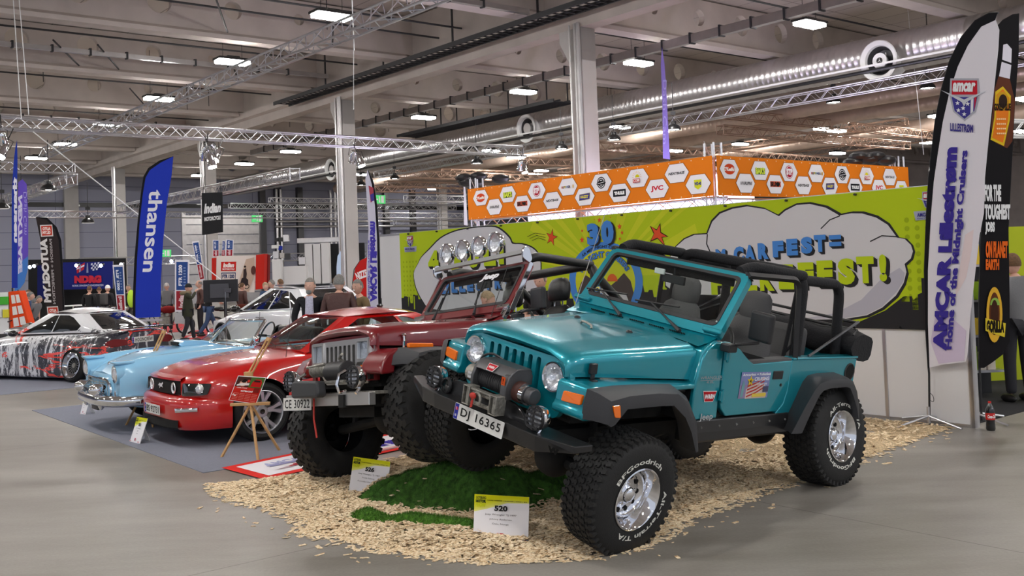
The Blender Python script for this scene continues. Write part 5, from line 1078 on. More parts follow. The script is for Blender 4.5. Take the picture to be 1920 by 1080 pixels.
g=MB().add([tuple(OC+VA3*8.8+VB3*2+Vector((0,0,1.0))),tuple(OC+VA3*.5+VB3*2+Vector((0,0,1.0))),tuple(OC+VA3*.5+VB3*2+Vector((0,0,4.0))),tuple(OC+VA3*8.8+VB3*2+Vector((0,0,4.0)))],[(0,1,2,3)])
tag(g.build('light_wall','booth_glow',smooth=0),'glowing lilac light wall seen in the slot under the orange banner','light wall')
for (u,v,Y),lb in (((905,338,30),'left heap of black lighting gear on the orange banner truss'),((1635,296,27),'right heap of black lighting gear on the orange banner truss')):
    c=Vector(aty(u,v,Y)); g=MB()
    for i in range(6): g.ball(c+Vector((rnd.uniform(-.6,.6),0,rnd.uniform(-.12,.12))),(.28,.2,.14),n=10,m=6)
    tag(g.build('stage_lights','black_metal',smooth=30),lb,'stage lights')
# ================================================================ carpets and rug
def ground_sheet(name,pts,k,lab,cat,z=.006):
    o=MB().prism(pts,lambda a,b,d:(a,b,d),0,z).build(name,k,smooth=0); return tag(o,lab,cat)
mat('carpet_grey',(.21,.22,.275),.95,var=.06,vscale=50,bump=.3,bscale=250); mat('carpet_black',(.012,.012,.014),.95,bump=.3,bscale=200); mat('carpet_red',(.42,.03,.035),.95)
p=Vector((-7.3,15.2)); a2=Vector((-.62,.785)); b2=Vector((.785,.62))
ground_sheet('grey_carpet',[tuple(p),tuple(p-a2*6.8),tuple(p-a2*6.8+b2*7),tuple(p+b2*7)],'carpet_grey','grey carpet under the pale blue convertible and the bright red coupe','carpet')
p=Vector((-8.93,17.46)); ground_sheet('grey_carpet',[tuple(p-b2*4),tuple(p+b2*1.75),tuple(p+b2*1.75+a2*9),tuple(p-b2*4+a2*9)],'carpet_grey','pale grey carpet under the graffiti-wrapped coupe','carpet')
ground_sheet('dark_carpet',[tuple(VB3*0+Vector((4.95,11.0,0)))[:2],tuple((Vector((4.95,11,0))+VB3*6)[:2]),tuple((Vector((4.95,11,0))+VB3*6+VA3*5)[:2]),tuple((Vector((4.95,11,0))+VA3*5)[:2])],'carpet_black','black carpet of the shop stand at the right edge','carpet')
def rug():
    p0,p1,p2,p3=[Vector(atz(u,v,.01)) for u,v in ((415,877),(496,899),(762,852),(735,812))]
    p2=p1+(p3-p0); fn=lambda x,y,l:p0+(p3-p0)*x+(p1-p0)*y+Vector((0,0,l+.006*math.sin(9*x)))
    fn=lambda x,y,l:p0+(p3-p0)*x+(p1-p0)*(1-y)+Vector((0,0,l))
    ar=Art(fn,.0012); ar.poly([(0,0),(1,0),(1,1),(0,1)],'d42a22'); ar.poly([(.05,.13),(1,.10),(1,.90),(.05,.88)],'e2dfe4')
    ar.text('AMCAR',.14,.55,.38,.74,'a2a4c8',bold=.05); ar.text('Lillestrøm',.50,.3,.95,.7,'4038a0',bold=.06); ar.poly([(.12,.3),(.2,.28),(.36,.45),(.44,.60),(.40,.62),(.26,.42)],'b8a0a8'); ar.poly([(.14,.50),(.40,.48),(.44,.55),(.15,.58)],'8a88b0'); ar.rect(.52,.12,1,.2,'d8a0a0')
    for k in range(4): ar.poly([(.20+k*.03,.32+k*.05),(.26+k*.03,.30+k*.05),(.27+k*.03,.34+k*.05),(.21+k*.03,.36+k*.05)],'b83a44')
    tag(ar.build('flag_on_floor'),'red-edged white club flag lying flat on the floor behind the red off-road car wheel','flag')
rug()
# ================================================================ turf mound and wood chips
RIDGE=[(-1.00,8.40,.21,.40),(-.84,8.30,.27,.46),(-.62,8.14,.355,.50),(-.34,7.98,.365,.50),(-.05,8.10,.27,.48),(.22,8.40,.17,.42),(.45,8.72,.10,.36)]
def mound(x,y):
    best=0
    for (ax,ay,ah,aw),(bx_,by,bh,bw) in zip(RIDGE,RIDGE[1:]):
        dx,dy=bx_-ax,by-ay; t=max(0,min(1,((x-ax)*dx+(y-ay)*dy)/(dx*dx+dy*dy))); d=math.hypot(x-ax-t*dx,y-ay-t*dy); w_=(aw+(bw-aw)*t)*(.52 if (y-ay-t*dy)<0 else 1); h_=ah+(bh-ah)*t
        if d<w_: best=max(best,h_*(.5+.5*math.cos(PI*d/w_))**.6)
    return best+ (min(1,best/.12)*(.014*math.sin(9*x+3*y)*math.sin(7*y)+.022*math.sin(17*x+5*y)*(1 if x>-.45 else .3)) if best>.01 else 0)
g=MB(); N_=130; rows=[[(-1.75+2.7*i/N_,7.40+2.0*j/N_,mound(-1.75+2.7*i/N_,7.40+2.0*j/N_)-.004) for i in range(N_+1)] for j in range(N_+1)]; g.grid(rows)
rr=random.Random(11)
TU=g.build('turf_mound','grass',smooth=60); tag(TU,'dark green artificial turf draped over a mound under the turquoise car front wheel','turf mound')
blades=MB(); V=[];F=[]
def blade(x,y,z,h=.022):
    a=rr.random()*6.283; l=len(V); V.extend([(x-.0025*math.cos(a),y-.0025*math.sin(a),z-.004),(x+.0025*math.cos(a),y+.0025*math.sin(a),z-.004),(x+rr.uniform(-.010,.010),y+rr.uniform(-.014,.006),z+h*rr.uniform(.5,1.1))]); F.append((l,l+1,l+2))
for _ in range(26000):
    x=rr.uniform(-1.45,.6); y=rr.uniform(7.45,8.9); z=mound(x,y)
    if z>.012: blade(x,y,z)
blades.add(V,F); blades.build('turf_pile','grass',TU,smooth=0,recalc=False)['kind']='stuff'
ST=[Vector(atz(u,v,0)) for u,v in ((650,972),(680,978),(720,985),(760,985),(800,992),(850,998),(905,1004))]
g=MB(); rows=[]
for i,p in enumerate(ST): 
    hgt=(.03,.085,.05,.075,.08,.08,.07)[i]; rows.append([(p.x+.01*k,p.y+.085*math.cos(PI*k/8)*-1,max(hgt*1.25*math.sin(PI*k/8),-.004)) for k in range(9)])
g.grid(rows); V=[];F=[]
for _ in range(5000):
    i=rr.randrange(len(ST)-1); t=rr.random(); k=rr.uniform(0,8); p=ST[i].lerp(ST[i+1],t); hg=((.03,.085,.05,.075,.08,.08,.07)[i])*(1-t)+((.03,.085,.05,.075,.08,.08,.07)[i+1])*t; blade(p.x+.01*k,p.y-.085*math.cos(PI*k/8),hg*1.25*math.sin(PI*k/8))
mat('grass_light',(.075,.21,.015),.95,var=.4,vscale=30,bump=.8,bscale=160)
o=g.build('turf_edge','grass_light',smooth=60); tag(o,'narrow roll of green artificial turf lying in the wood chips left of card 520','turf strip'); q=MB(); q.add(V,F); q.build('turf_pile','grass_light',o,smooth=0,recalc=False)['kind']='stuff'
# wood chips
CH=[tuple(atz(u,v,0)[:2]) for u,v in ((398,908),(430,935),(520,958),(585,985),(560,1000),(640,1012),(700,1030),(780,1040),(900,1055),(1000,1057),(1090,1050),(1200,1026),(1290,975),(1420,925),(1560,880),(1640,860),(1760,815),(1800,800))]+[(4.62,10.95),(3.1,12.7),(1.2,12.4),(-.6,10.9),(-1.3,10.3),(-1.75,9.85)]
def inpoly(x,y,P):
    r=False;j=len(P)-1
    for i in range(len(P)):
        if (P[i][1]>y)!=(P[j][1]>y) and x<(P[j][0]-P[i][0])*(y-P[i][1])/(P[j][1]-P[i][1])+P[i][0]: r=not r
        j=i
    return r
def edged(x,y,P):
    return min(math.hypot(x-(a[0]+(b[0]-a[0])*t),y-(a[1]+(b[1]-a[1])*t)) for a,b in zip(P,P[1:]+P[:1]) for t in [max(0,min(1,((x-a[0])*(b[0]-a[0])+(y-a[1])*(b[1]-a[1]))/max((b[0]-a[0])**2+(b[1]-a[1])**2,1e-9)))])
m=mat('wood_chips',(.62,.45,.27),.85,spec=.2); nt=m.node_tree; tc=nt.nodes.new('ShaderNodeTexCoord'); n1=nt.nodes.new('ShaderNodeTexNoise'); n1.inputs['Scale'].default_value=55; n1.inputs['Detail'].default_value=2; cr=nt.nodes.new('ShaderNodeValToRGB')
e=cr.color_ramp.elements; e[0].position=.30; e[0].color=(.46,.28,.13,1); e[1].position=.60; e[1].color=(.92,.78,.57,1); e=cr.color_ramp.elements.new(.44); e.color=(.78,.60,.38,1)
nt.links.new(tc.outputs['Object'],n1.inputs['Vector']); nt.links.new(n1.outputs[0],cr.inputs[0]); nt.links.new(cr.outputs[0],nt.nodes['Principled BSDF'].inputs['Base Color'])
mat('chip_bed',(.60,.45,.27),.95,var=.5,vscale=60,bump=1,bscale=70)
def lumps(x,y): return .022+.018*math.sin(3.1*x+1.7*y)*math.sin(2.3*y-1.1*x)+.010*math.sin(9*x)*math.sin(8*y)
def ridge_front(x,y):   # true where the turf shows (camera side of the crest)
    yc=np.interp(x,[r[0] for r in RIDGE],[r[1] for r in RIDGE]); return y<yc+.02
V=[];F=[];cnt=0; xs=[p[0] for p in CH]; ys=[p[1] for p in CH]
while cnt<30000:
    if rr.random()<.72: x=rr.uniform(-2.9,2.8); y=rr.uniform(6.5,9.4)
    else: x=rr.uniform(min(xs),max(xs)); y=rr.uniform(min(ys),max(ys))
    ins=inpoly(x,y,CH)
    d=edged(x,y,CH)
    if not ins and not (d<.10 and rr.random()<.25 or d<.35 and rr.random()<.010): continue
    mz=mound(x,y)
    if mz>.02 and ridge_front(x,y) and rr.random()>.012: continue
    th=min(1,d/.22) if ins else 0
    z=mz+lumps(x,y)*th+rr.random()*.016*th+.003
    if y>9.6 and rr.random()<.3: continue
    L_=rr.uniform(.012,.034); w_=L_*rr.uniform(.28,.62); a=rr.random()*6.283; ti=rr.uniform(-.38,.38)*(.3+.7*th); tj=rr.uniform(-.3,.3)*(.3+.7*th)
    if rr.random()<.06: L_*=1.6
    cx,sx=math.cos(a),math.sin(a); l=len(V); tk=rr.uniform(.0015,.004); b4=rr.uniform(-.2,.2)
    for k,(u,v) in enumerate(((-1,-.8),(1,-1),(.9,.8),(-.85,1))):
        uu=u*L_*(1+b4*v); vv=v*w_; V.append((x+uu*cx-vv*sx,y+uu*sx+vv*cx,z+uu*ti+vv*tj+tk))
    for k in range(4): q=V[l+k]; V.append((q[0],q[1],q[2]-tk))
    F+=[(l,l+1,l+2,l+3),(l,l+4,l+5,l+1),(l+1,l+5,l+6,l+2),(l+2,l+6,l+7,l+3),(l+3,l+7,l+4,l)]; cnt+=1
g=MB().add(V,F); o=g.build('wood_chips','wood_chips',smooth=0,recalc=False); tag(o,'pale wood chips spread on the floor around both off-road cars','wood chips',kind='stuff')
rows=[]; 
g=MB(); step=.09; x=min(xs); idx={}; V=[];F=[]
nx=int((max(xs)-min(xs))/step)+1; ny=int((max(ys)-min(ys))/step)+1
for j in range(ny):
    for i in range(nx):
        x=min(xs)+i*step; y=min(ys)+j*step
        if inpoly(x,y,CH) and not any(mound(x+a,y+b)>.012 and ridge_front(x+a,y+b-.06) for a,b in ((0,0),(.1,0),(-.1,0),(0,.1),(0,-.1),(.1,.1),(-.1,.1),(.1,-.1),(-.1,-.1))):
            d=edged(x,y,CH); mz=mound(x,y); idx[i,j]=len(V); V.append((x,y,.002 if d<.05 else (mz-.03 if (mz>.02 and ridge_front(x,y)) else mz+lumps(x,y)*min(1,d/.22)*.8)))
for (i,j) in idx:
    if (i+1,j) in idx and (i,j+1) in idx and (i+1,j+1) in idx: F.append((idx[i,j],idx[i+1,j],idx[i+1,j+1],idx[i,j+1]))
g.add(V,F).build('chip_bed','chip_bed',o,smooth=60)
# ================================================================ flags, cards, easels and small things
def pxfn(p0,n=(0,-1,0)):
    n=Vector(n).normalized(); p0=Vector(p0); return lambda x,y,l: Vector(onplane(x,-y,p0,n))+n*l
def up_(pts): return [(a,-b) for a,b in pts]
def pxtext(ar,t,x0,y0,x1,y1,h,**k): ar.text(t,x0,-y1,x1,-y0,h,**k)
def cloth(g,pts,fn,k,th=.006):
    P=[tuple(fn(x,-y,0)) for x,y in pts]; Q=[tuple(fn(x,-y,-th)) for x,y in pts]; n=len(P)
    g.add(P+Q,[tuple(range(n)),tuple(range(2*n-1,n-1,-1))]+[(i,(i+1)%n,n+(i+1)%n,n+i) for i in range(n)],k)
def cross_foot(parent,p,L_=.45,n=4,a0=.4,k='alu'):
    g=MB()
    for i in range(n): a=a0+i*2*PI/n; g.cyl(p+Vector((0,0,.10)),p+Vector((L_*math.cos(a),L_*math.sin(a),.018)),.013,n=8)
    g.cyl(p+Vector((0,0,.02)),p+Vector((0,0,.2)),.018,n=10); return g.build('cross_foot',k,parent)
def flag(name,lab,p0,poleseg,clothpts,sleeve,artf,poles=None,foot=True,ck='ddd9e0',sk='141418',n=(0,-1,0)):
    fn=pxfn(p0,n); t=empty(name,p0,None,lab,'flag'); I=t.matrix_world.inverted()
    ar=Art(fn,.001); ar.poly(up_(clothpts),ck)
    if sleeve: ar.poly(up_(sleeve),sk)
    if artf: artf(ar)
    ar.mb.v=[tuple(I@Vector(p)) for p in ar.mb.v]; ar.build('flag_cloth',t)
    if poleseg: 
        P=[I@Vector(fn(u,-v,-.012)) for u,v in poleseg]; MB().tube(P,.012,n=8).build('pole','black_metal',t)
    if not foot:
        lo=max(clothpts,key=lambda c:c[1]); q=I@Vector(fn(lo[0] if not poleseg else poleseg[0][0],-lo[1],-.02)); MB().cyl((q.x,q.y,-t.location.z if False else I.translation.z),(q.x,q.y,q.z+.3),.014,n=8).build('base_pole','black_metal',t)
    if foot:
        f=cross_foot(None,Vector(p0)); 
        for vtx in f.data.vertices: vtx.co=I@vtx.co
        f.parent=t
    return t
def lerp_pts(P,Q,n): return [((P[0]+(Q[0]-P[0])*i/n),(P[1]+(Q[1]-P[1])*i/n)) for i in range(n+1)]
# white club flag at right
p0=Vector(atz(1742,797,0)); 
OUT=[(1871,24),(1854,25),(1828,39),(1802,70),(1780,115),(1765,167),(1754,222),(1747,278),(1741,333),(1737,400),(1733,507),(1735,607),(1740,690)]
RGT=[(1770,683),(1800,680),(1811,678),(1815,660),(1820,590),(1830,500),(1837,440),(1845,400),(1847,333),(1854,259),(1863,178),(1872,93),(1874,56),(1867,37)]
INN=[(1866,38),(1840,50),(1815,85),(1796,125),(1780,175),(1768,228),(1759,285),(1751,340),(1746,400),(1740,507),(1740,607),(1743,690)]
def art_white(ar):
    sh=lambda X,Y:(X-(max(0,-Y-300))*.062+ (0),Y)
    ar.poly(up_([(1790,560),(1812,520),(1822,470),(1826,430),(1810,440),(1800,500)]),'e0cfd0')
    ar.poly(up_([(1745,640),(1760,560),(1790,600),(1812,620),(1808,676),(1760,682)]),'cdbfd6')
    # shield logo with wings, tilted slightly like the cloth
    shield_logo(ar,1809,-187,86,80); 
    ar.text('LILLESTRØM',1783,-246,1826,-230,'3a3384',bold=.04,warp=lambda X,Y:(X,Y-(X-1783)*.08))
    ar.text('AMCAR Lillestrøm',1771,-658,1799,-276,'3b2f8f',bold=.07,rot=90,warp=lambda X,Y:(X+(Y+276)*.055,Y))
    ar.text('Home of the Midnight Cruisers',1803,-655,1820,-282,'3b2f8f',bold=.05,rot=90,warp=lambda X,Y:(X+(Y+282)*.082,Y))
FW=flag('feather_flag','tall white club flag with purple lettering in front of the wall end at right',p0,OUT[::-1][0:0]+[(1742,797)]+[(1741,700)]+OUT[::-1],OUT[:-1]+[(1740,690)]+RGT,OUT+INN[::-1],art_white,n=tuple(WN_))
o=hose([Vector(pxfn(p0,tuple(WN_))(1744,-735,.02)),Vector(pxfn(p0,tuple(WN_))(1752,-742,.03)),Vector(pxfn(p0,tuple(WN_))(1753,-752,.03)),Vector(pxfn(p0,tuple(WN_))(1744,-750,.02))],.003,'cable_dark','tie_cord',None); 
for v in o.data.vertices: v.co=FW.matrix_world.inverted()@v.co
o.parent=FW
# black advertising flag behind it
p1=Vector(atz(1842,797,0))+Vector((.02,.25,0)); 
o1=[(1911,26),(1898,28),(1880,38),(1868,52)]; 
OB=[(1868,50),(1880,37),(1898,27),(1911,25),(1910,100),(1903,200),(1896,330),(1891,430),(1893,560),(1893,640),(1880,665),(1860,680),(1845,690),(1836,690),(1836,560),(1839,450),(1845,380),(1850,260),(1862,150)]
def art_black(ar):
    ar.poly(up_([(1881,84),(1888,82),(1897,92),(1896,118),(1879,112)]),'d6d2dc'); ar.poly(up_([(1878,116),(1896,122),(1893,148),(1873,143)]),'cfccd6')
    ar.poly(up_([(1872,143),(1893,148),(1903,190),(1898,265),(1888,278),(1866,268),(1858,240),(1864,170)]),'5a3020')
    ar.poly(up_([(1866,172),(1880,162),(1895,180),(1893,225),(1882,274),(1857,262),(1864,220)]),'d0b020'); ar.poly(up_([(1868,178),(1880,167),(1892,184),(1890,224),(1880,268),(1860,258),(1867,220)]),'d8741c')
    ar.disc(1879,-190,12,'c0901c',ry=18); ar.disc(1880,-190,8,'2c1c14',ry=13); pxtext(ar,'GORILLA GLUE',1864,194,1894,208,'201408',bold=.06)
    for k in range(4): pxtext(ar,'-----',1868,222+k*9,1885,225+k*9,'f0c890')
    pxtext(ar,'FOR THE',1845,346,1876,378,'dedede',bold=.06); pxtext(ar,'TOUGHEST',1845,383,1893,412,'dedede',bold=.06); pxtext(ar,'JOBS',1846,416,1864,440,'dedede',bold=.06)
    pxtext(ar,'ON PLANET',1847,452,1888,484,'e0641c',bold=.06); pxtext(ar,'EARTH',1847,486,1872,506,'e0641c',bold=.06)
    ar.disc(1863,-590,15,'d8a832',ry=52); ar.disc(1863,-588,10,'5c3018',ry=40); ar.disc(1864,-572,9,'8ab04c',ry=14,a0=0,a1=180); ar.disc(1863,-590,7,'3c2014',ry=28)
    ar.poly(up_([(1846,596),(1884,606),(1882,632),(1846,620)]),'d4bc30'); pxtext(ar,'GORILLA',1848,600,1881,624,'181008',bold=.08)
flag('feather_flag','black advertising flag with a bottle and yellow badge behind the white club flag',p1,[(1842,797),(1838,690),(1837,560),(1841,450),(1848,330),(1855,220),(1864,120),(1868,52)],OB,None,art_black,ck='131114')
# cola bottle
t=empty('drink_bottle',atz(1858,807,0),None,'cola bottle with red label and red cap standing by the black flag foot','bottle')
MB().lathe((0,0,0),(0,0,1),[(0,.0),(.0,.04),(.02,.047),(.06,.045),(.09,.043),(.11,.047),(.19,.047),(.22,.043),(.26,.026),(.285,.015)],n=24).build('bottle_body','black_gloss',t,smooth=50)
MB().lathe((0,0,0),(0,0,1),[(.115,.048),(.185,.048)],n=24).build('label','red_plastic',t); MB().lathe((0,0,0),(0,0,1),[(.285,.0165),(.305,.0165),(.305,0)],n=16).build('cap','red_plastic',t)
text_part(t,'label_lettering',lambda x,y,l:((.0485+l)*math.sin(x/.048),-(.0485+l)*math.cos(x/.048),y),[('text','Coca-Cola',-.045,.133,.045,.167,'eeeeee',{'bold':.03,'shear':.2})])
# show cards
def card(lab,pl,pr,h,lean,number,lines,name='show_card'):
    pl=Vector(pl);pr=Vector(pr); ex=(pr-pl).normalized(); w_=(pr-pl).length; back=Vector((-ex.y,ex.x,0)); 
    if back.y<0: back=-back
    ey=(Vector((0,0,1))*math.cos(lean)+back*math.sin(lean)); t=empty(name,pl,None,lab,'card'); I=t.matrix_world.inverted(); n=ex.cross(ey)
    fn=lambda x,y,l: I@(pl+ex*x*w_+ey*y*h+n*l); q=MB().prism([(0,0),(1,0),(1,1),(0,1)],lambda a,b,d:tuple(fn(a,b,d)),-.005,0); q.build('board','white',t,smooth=0)
    ar=Art(fn,.0006); ar.rect(.0,.0,1,1,'e6e5ea'); 
    for k in range(7): ar.poly([(0,1),(1,1),(1,.86-.0*k+.012*k),(.6,.84+.022*k),(.25,.70+.035*k),(0,.62+.045*k)],['dfe07a','dcdc5e','d9d945','d6d630','d2d220','cfcf14','cccc0c'][k])
    ar.text('GOTEBURG',.03,.90,.22,.96,'2a3a18',bold=.04).text('MOTOR',.03,.82,.22,.89,'2a3a18',bold=.08).text('SHOW',.03,.73,.22,.815,'c8d020',bold=.1); ar.text('NORGES VAREMESSE  |  LILLESTRØM  |  NORGE  |  2018',.24,.87,.97,.895,'3a4010',bold=.03)
    ar.text(number,.38,.66,.62,.78,'1c1c1e',bold=.04)
    for k,l in enumerate(lines): wd=.0105*len(l); ar.text(l,.5-wd*1.3,.555-k*.10,.5+wd*1.3,.60-k*.10,'303034')
    ar.rect(.44,.10,.56,.19,'c02038').rect(.475,.10,.497,.19,'e8e8ee').rect(.44,.137,.56,.155,'e8e8ee').rect(.481,.10,.491,.19,'2c3080').rect(.44,.141,.56,.150,'2c3080')
    for x in (.03,.81): ar.rect(x,.045,x+.16,.085,'a01430').text('BILSPORT',x+.01,.05,x+.15,.08,'e8c8d0',bold=.05)
    ar.build('card_print',t)
    b=pl.lerp(pr,.5)+back*.16; MB().prism([(-.05,0),(.05,0),(.03,h*.8),(-.03,h*.8)],lambda a,b_,d:tuple(I@(pl.lerp(pr,.5)+ex*a+back*(.16*(1-b_/(h*.8))+math.sin(lean)*b_)+Vector((0,0,b_*math.cos(lean)))+back*d)),.006,.010).build('back_strut','white',t,smooth=0)
    return t
card('white and yellow show card number 520 in front of the mound',atz(887,1012),atz(990,1020),.31,.18,'520',['Jeep Wrangler TJ 1997','Johnny Andersen','Oslo, Norge'])
card('white and yellow show card number 526 left of the mound',atz(653,925),atz(722,937),.31,.25,'526',['Jeep Wrangler TJ 1987','Frode Søberg','Finstadjordet, Norge'])
card('small show card standing in front of the bright red coupe',atz(243,829),atz(262,833),.30,.35,'501',['Ford Mustang GT','2005','Norge'])
card('small show card seen almost edge-on left of the pale blue convertible',atz(150,777),atz(160,778),.27,.30,'498',['Ford Thunderbird','1955','Norge'])
# easels
def easel(lab,Y,feet,mast,board,artf,pole_to):
    c=Vector(aty(*board[2],Y)); t=empty('display_easel',Vector((c.x,c.y,0)),None,lab,'easel'); I=t.matrix_world.inverted(); P=lambda u,v,y=Y: I@Vector(aty(u,v,y))
    g=MB()
    def stick(name,a,b,w_=.022):
        d=b-a; q=MB().cyl(a,b,w_*.75,n=4); q.build(name,'pine',t,smooth=0,bevel=.003)
    top=Vector(aty(*mast[0],Y+.12)); bot=Vector(aty(*mast[1],Y+.03)); x=Vector((.030,0,0))
    for s in (-1,1): q=MB().cyl(I@(top+x*s*.62),I@(bot+x*s*.62),.012,n=4).build('mast_rail','pine',t,smooth=0)
    MB().cyl(I@top,I@(top+(bot-top)*.08),.030,n=4).build('mast_head','pine',t,smooth=0); MB().box(I@bot,(.09,.05,.10)).build('clamp','pine',t,smooth=0,bevel=.005)
    hub=Vector(aty(*pole_to,Y+.02)); 
    for i,(u,v) in enumerate(feet): f=Vector(atz(u,v,0)); stick('leg',I@(hub+(f-hub)*-.02),I@f)
    MB().box(I@(hub+Vector((0,-.02,0))),(.42,.05,.03)).build('shelf','pine',t,smooth=0,bevel=.004)
    fn=lambda x,y,l: I@(Vector(bil(board,x,y,Y))+Vector((0,-.02-l,0)))
    q=MB().prism([(0,0),(1,0),(1,1),(0,1)],lambda a,b,d:tuple(fn(a,b,d)),-.012,0); q.build('poster_board','white',t,smooth=0)
    ar=Art(fn,.0005); artf(ar); ar.build('poster_print',t)
def bil(b,x,y,Y):
    P=[np.array(aty(u,v,Y)) for u,v in b]  # TL TR BR BL
    return (P[3]*(1-x)+P[2]*x)*(1-y)+(P[0]*(1-x)+P[1]*x)*y
def poster_red(ar):
    ar.rect(.02,.02,.98,.98,'c8281e'); ar.rect(.02,.58,.5,.98,'4a2a24'); ar.disc(.28,.72,.13,'d8a890',ry=.12); ar.poly([(.08,.60),(.2,.62),(.5,.66),(.5,.74),(.2,.72),(.08,.66)],'e8e0dc'); ar.poly([(.18,.78),(.28,.9),(.38,.86),(.36,.76),(.28,.74)],'1c1412'); ar.disc(.45,.82,.05,'d03a2c')
    ar.rect(.5,.58,.98,.98,'4c6a30'); ar.poly([(.56,.62),(.60,.80),(.68,.90),(.86,.90),(.93,.80),(.93,.62)],'c01c18'); ar.rect(.64,.80,.86,.87,'301818'); ar.text('...trafikk, Arendal',.10,.52,.48,.57,'f0e4e0',bold=.02); ar.text('and New Love!',.30,.40,.72,.47,'f4e8e4',bold=.05)
    for k in range(5):
        for j in range(4): ar.rect(.08+j*.22,.08+k*.06,.08+j*.22+.19,.10+k*.06,'e07a6c')
    ar.rect(.74,.42,.94,.60,'802018'); ar.text('~',.06,.2,.2,.3,'f0d8d0')
def poster_blue(ar):
    ar.rect(.02,.02,.98,.98,'9a94d0'); ar.rect(.02,.70,.98,.98,'8f86cc'); ar.rect(.02,.36,.98,.46,'6f9aa0'); ar.rect(.02,.02,.98,.38,'3c4658'); ar.poly([(.02,.36),(.02,.46),(.3,.44),(.3,.36)],'4c9a3c'); ar.poly([(.22,.18),(.26,.36),(.5,.42),(.74,.36),(.78,.2)],'8ac0dc')
    ar.disc(.34,.18,.06,'1c1c22'); ar.poly([(.54,.2),(.58,.5),(.64,.6),(.68,.44),(.66,.2)],'a83c3c'); ar.disc(.86,.22,.08,'d8b0a4',ry=.1); ar.text('Born The',.14,.86,.42,.93,'2a3a50',bold=.05); ar.text('1955 TO EU',.16,.76,.50,.83,'c03c48',bold=.05)
easel('pine easel with a red magazine poster in front of the bright red coupe',10.75,((415,858),(484,863),(524,845)),((505,634),(466,706)),((447.5,704),(500,707.5),(481,757.5),(429.5,750)),poster_red,(470,757))
easel('pine easel with a blue poster in front of the pale blue convertible',13.2,((236,798),(287,802)),((308,620),(281,680)),((257,678),(301,679),(285,717),(245,715)),poster_blue,(278,718))
# shop stand at the right edge
t=empty('product_shelf',(5.9,13.3,0),None,'tall shelf of orange and yellow packages seen between the two flags','shelf')
MB().bx((-1.2,.0,0),(.32,.05,2.6)).bx((-1.2,-.4,0),(-1.16,.05,2.6)).build('back_panel','black_plastic',t,smooth=0)
g=MB()
for z in (.35,.8,1.25,1.7,2.15): g.bx((-1.2,-.4,z-.03),(.32,0,z),'alu')
g.build('shelf_board',None,t,smooth=0)
sh=[]
cols={'d8501c':'orange-red','e08a1c':'orange','c8c020':'olive-yellow','b83018':'brick-red','e0c040':'yellow','7a9a20':'green','e8e0d0':'cream','3a60a0':'blue'}; LV={.35:'lowest',.8:'second',1.25:'third',1.7:'fourth',2.15:'top'}; ORD=['first','second','third','fourth','fifth','sixth','seventh','eighth','ninth','tenth','eleventh','twelfth','last']
for z in (.35,.8,1.25,1.7,2.15):
    x=-1.12; k=0
    while x<.2:
        kc=rr.choice(list(cols)); wd=rr.uniform(.09,.16); hh=rr.uniform(.2,.34); o=MB().bx((0,0,0),(wd*.92,.12,hh)).build('product_box',paint(kc),None,smooth=0,bevel=.006); o.location=(5.9+x,13.3-.36,z+.0)
        tag(o,'small %s package, %s from the left on the %s board of the tall shelf'%(cols[kc],ORD[min(k,12)],LV[z]),'package','packages on the tall shop shelf'); k+=1; x+=wd+.01
p=Vector((7.2,14.3,0)); g=MB().bx((5.35,14.6,0),(6.15,14.65,1.25)); tag(g.build('orange_panel',paint('c85a1c'),smooth=0),'low orange panel with a picture of a red car behind the black flag','panel')
ar=Art(lambda x,y,l:Vector((x,14.59-l,y)),.002); ar.poly([(5.45,.35),(5.5,.52),(5.65,.62),(5.85,.62),(6.0,.5),(6.1,.42),(6.1,.32),(5.45,.3)],'c0301c').disc(5.62,.34,.07,'181818').disc(5.95,.34,.07,'181818').poly([(5.6,.53),(5.68,.6),(5.84,.6),(5.93,.51)],'2a2020'); tag(ar.build('red_car_print'),'printed red car on the low orange panel','print')
g=MB().bx((6.18,14.5,0),(8.2,14.55,2.2)); tag(g.build('green_panel',paint('a8b428'),smooth=0),'yellow-green panel with small tree shapes at the right edge','panel')
ar=Art(lambda x,y,l:Vector((x,14.49-l,y)),.002)
for i,(x,z,c) in enumerate(((6.4,1.5,'9a2828'),(6.75,1.3,'2c3c9a'),(6.5,.9,'a83020'),(6.4,.45,'74748a'),(6.95,.7,'3a8040'),(6.8,1.7,'c8c8d0'),(7.2,1.1,'9a2828'))):
    ar.poly([(x-.02,z-.16),(x+.02,z-.16),(x+.02,z-.08),(x+.1,z-.08),(x+.04,z),(x+.08,z),(x,z+.13),(x-.08,z),(x-.04,z),(x-.1,z-.08),(x-.02,z-.08)],c)
tag(ar.build('tree_prints'),'row of little coloured tree prints on the yellow-green panel','print')
p=Vector(aty(1895,480,26)); q=Vector((p.x,p.y,0)); truss(q,q+Vector((0,0,5.2)),.4,'vertical white truss tower right of the black flag','' or .03,'white'); truss(q+Vector((1.4,1,0)),q+Vector((1.4,1,5.2)),.4,'second vertical white truss tower at the right edge',.03,'white')
truss(q+Vector((-.3,0,5.0)),q+Vector((5,2,5.0)),.4,'white truss beam on top of the towers at the right edge',.03,'white')
# slim purple flag far behind, white sliver flag, red flag
flag('feather_flag','slim purple flag seen edge-on above the orange banner',aty(1249,300,28),None,[(1241,88),(1246,120),(1250,180),(1256,299),(1243,297),(1242,200),(1239,120)],None,lambda ar:pxtext(ar,'Dash Cam',1243,150,1250,270,'a8a0dc',rot=-90),ck='8676c4',foot=False)
flag('feather_flag','thin white flag sliver left of the orange banner end',aty(872,400,31),[(876,425),(875,400),(873,350),(869,338)],[(869,338),(871,338),(874,370),(877,423),(870,422)],None,None,ck='dcdce2',foot=False)
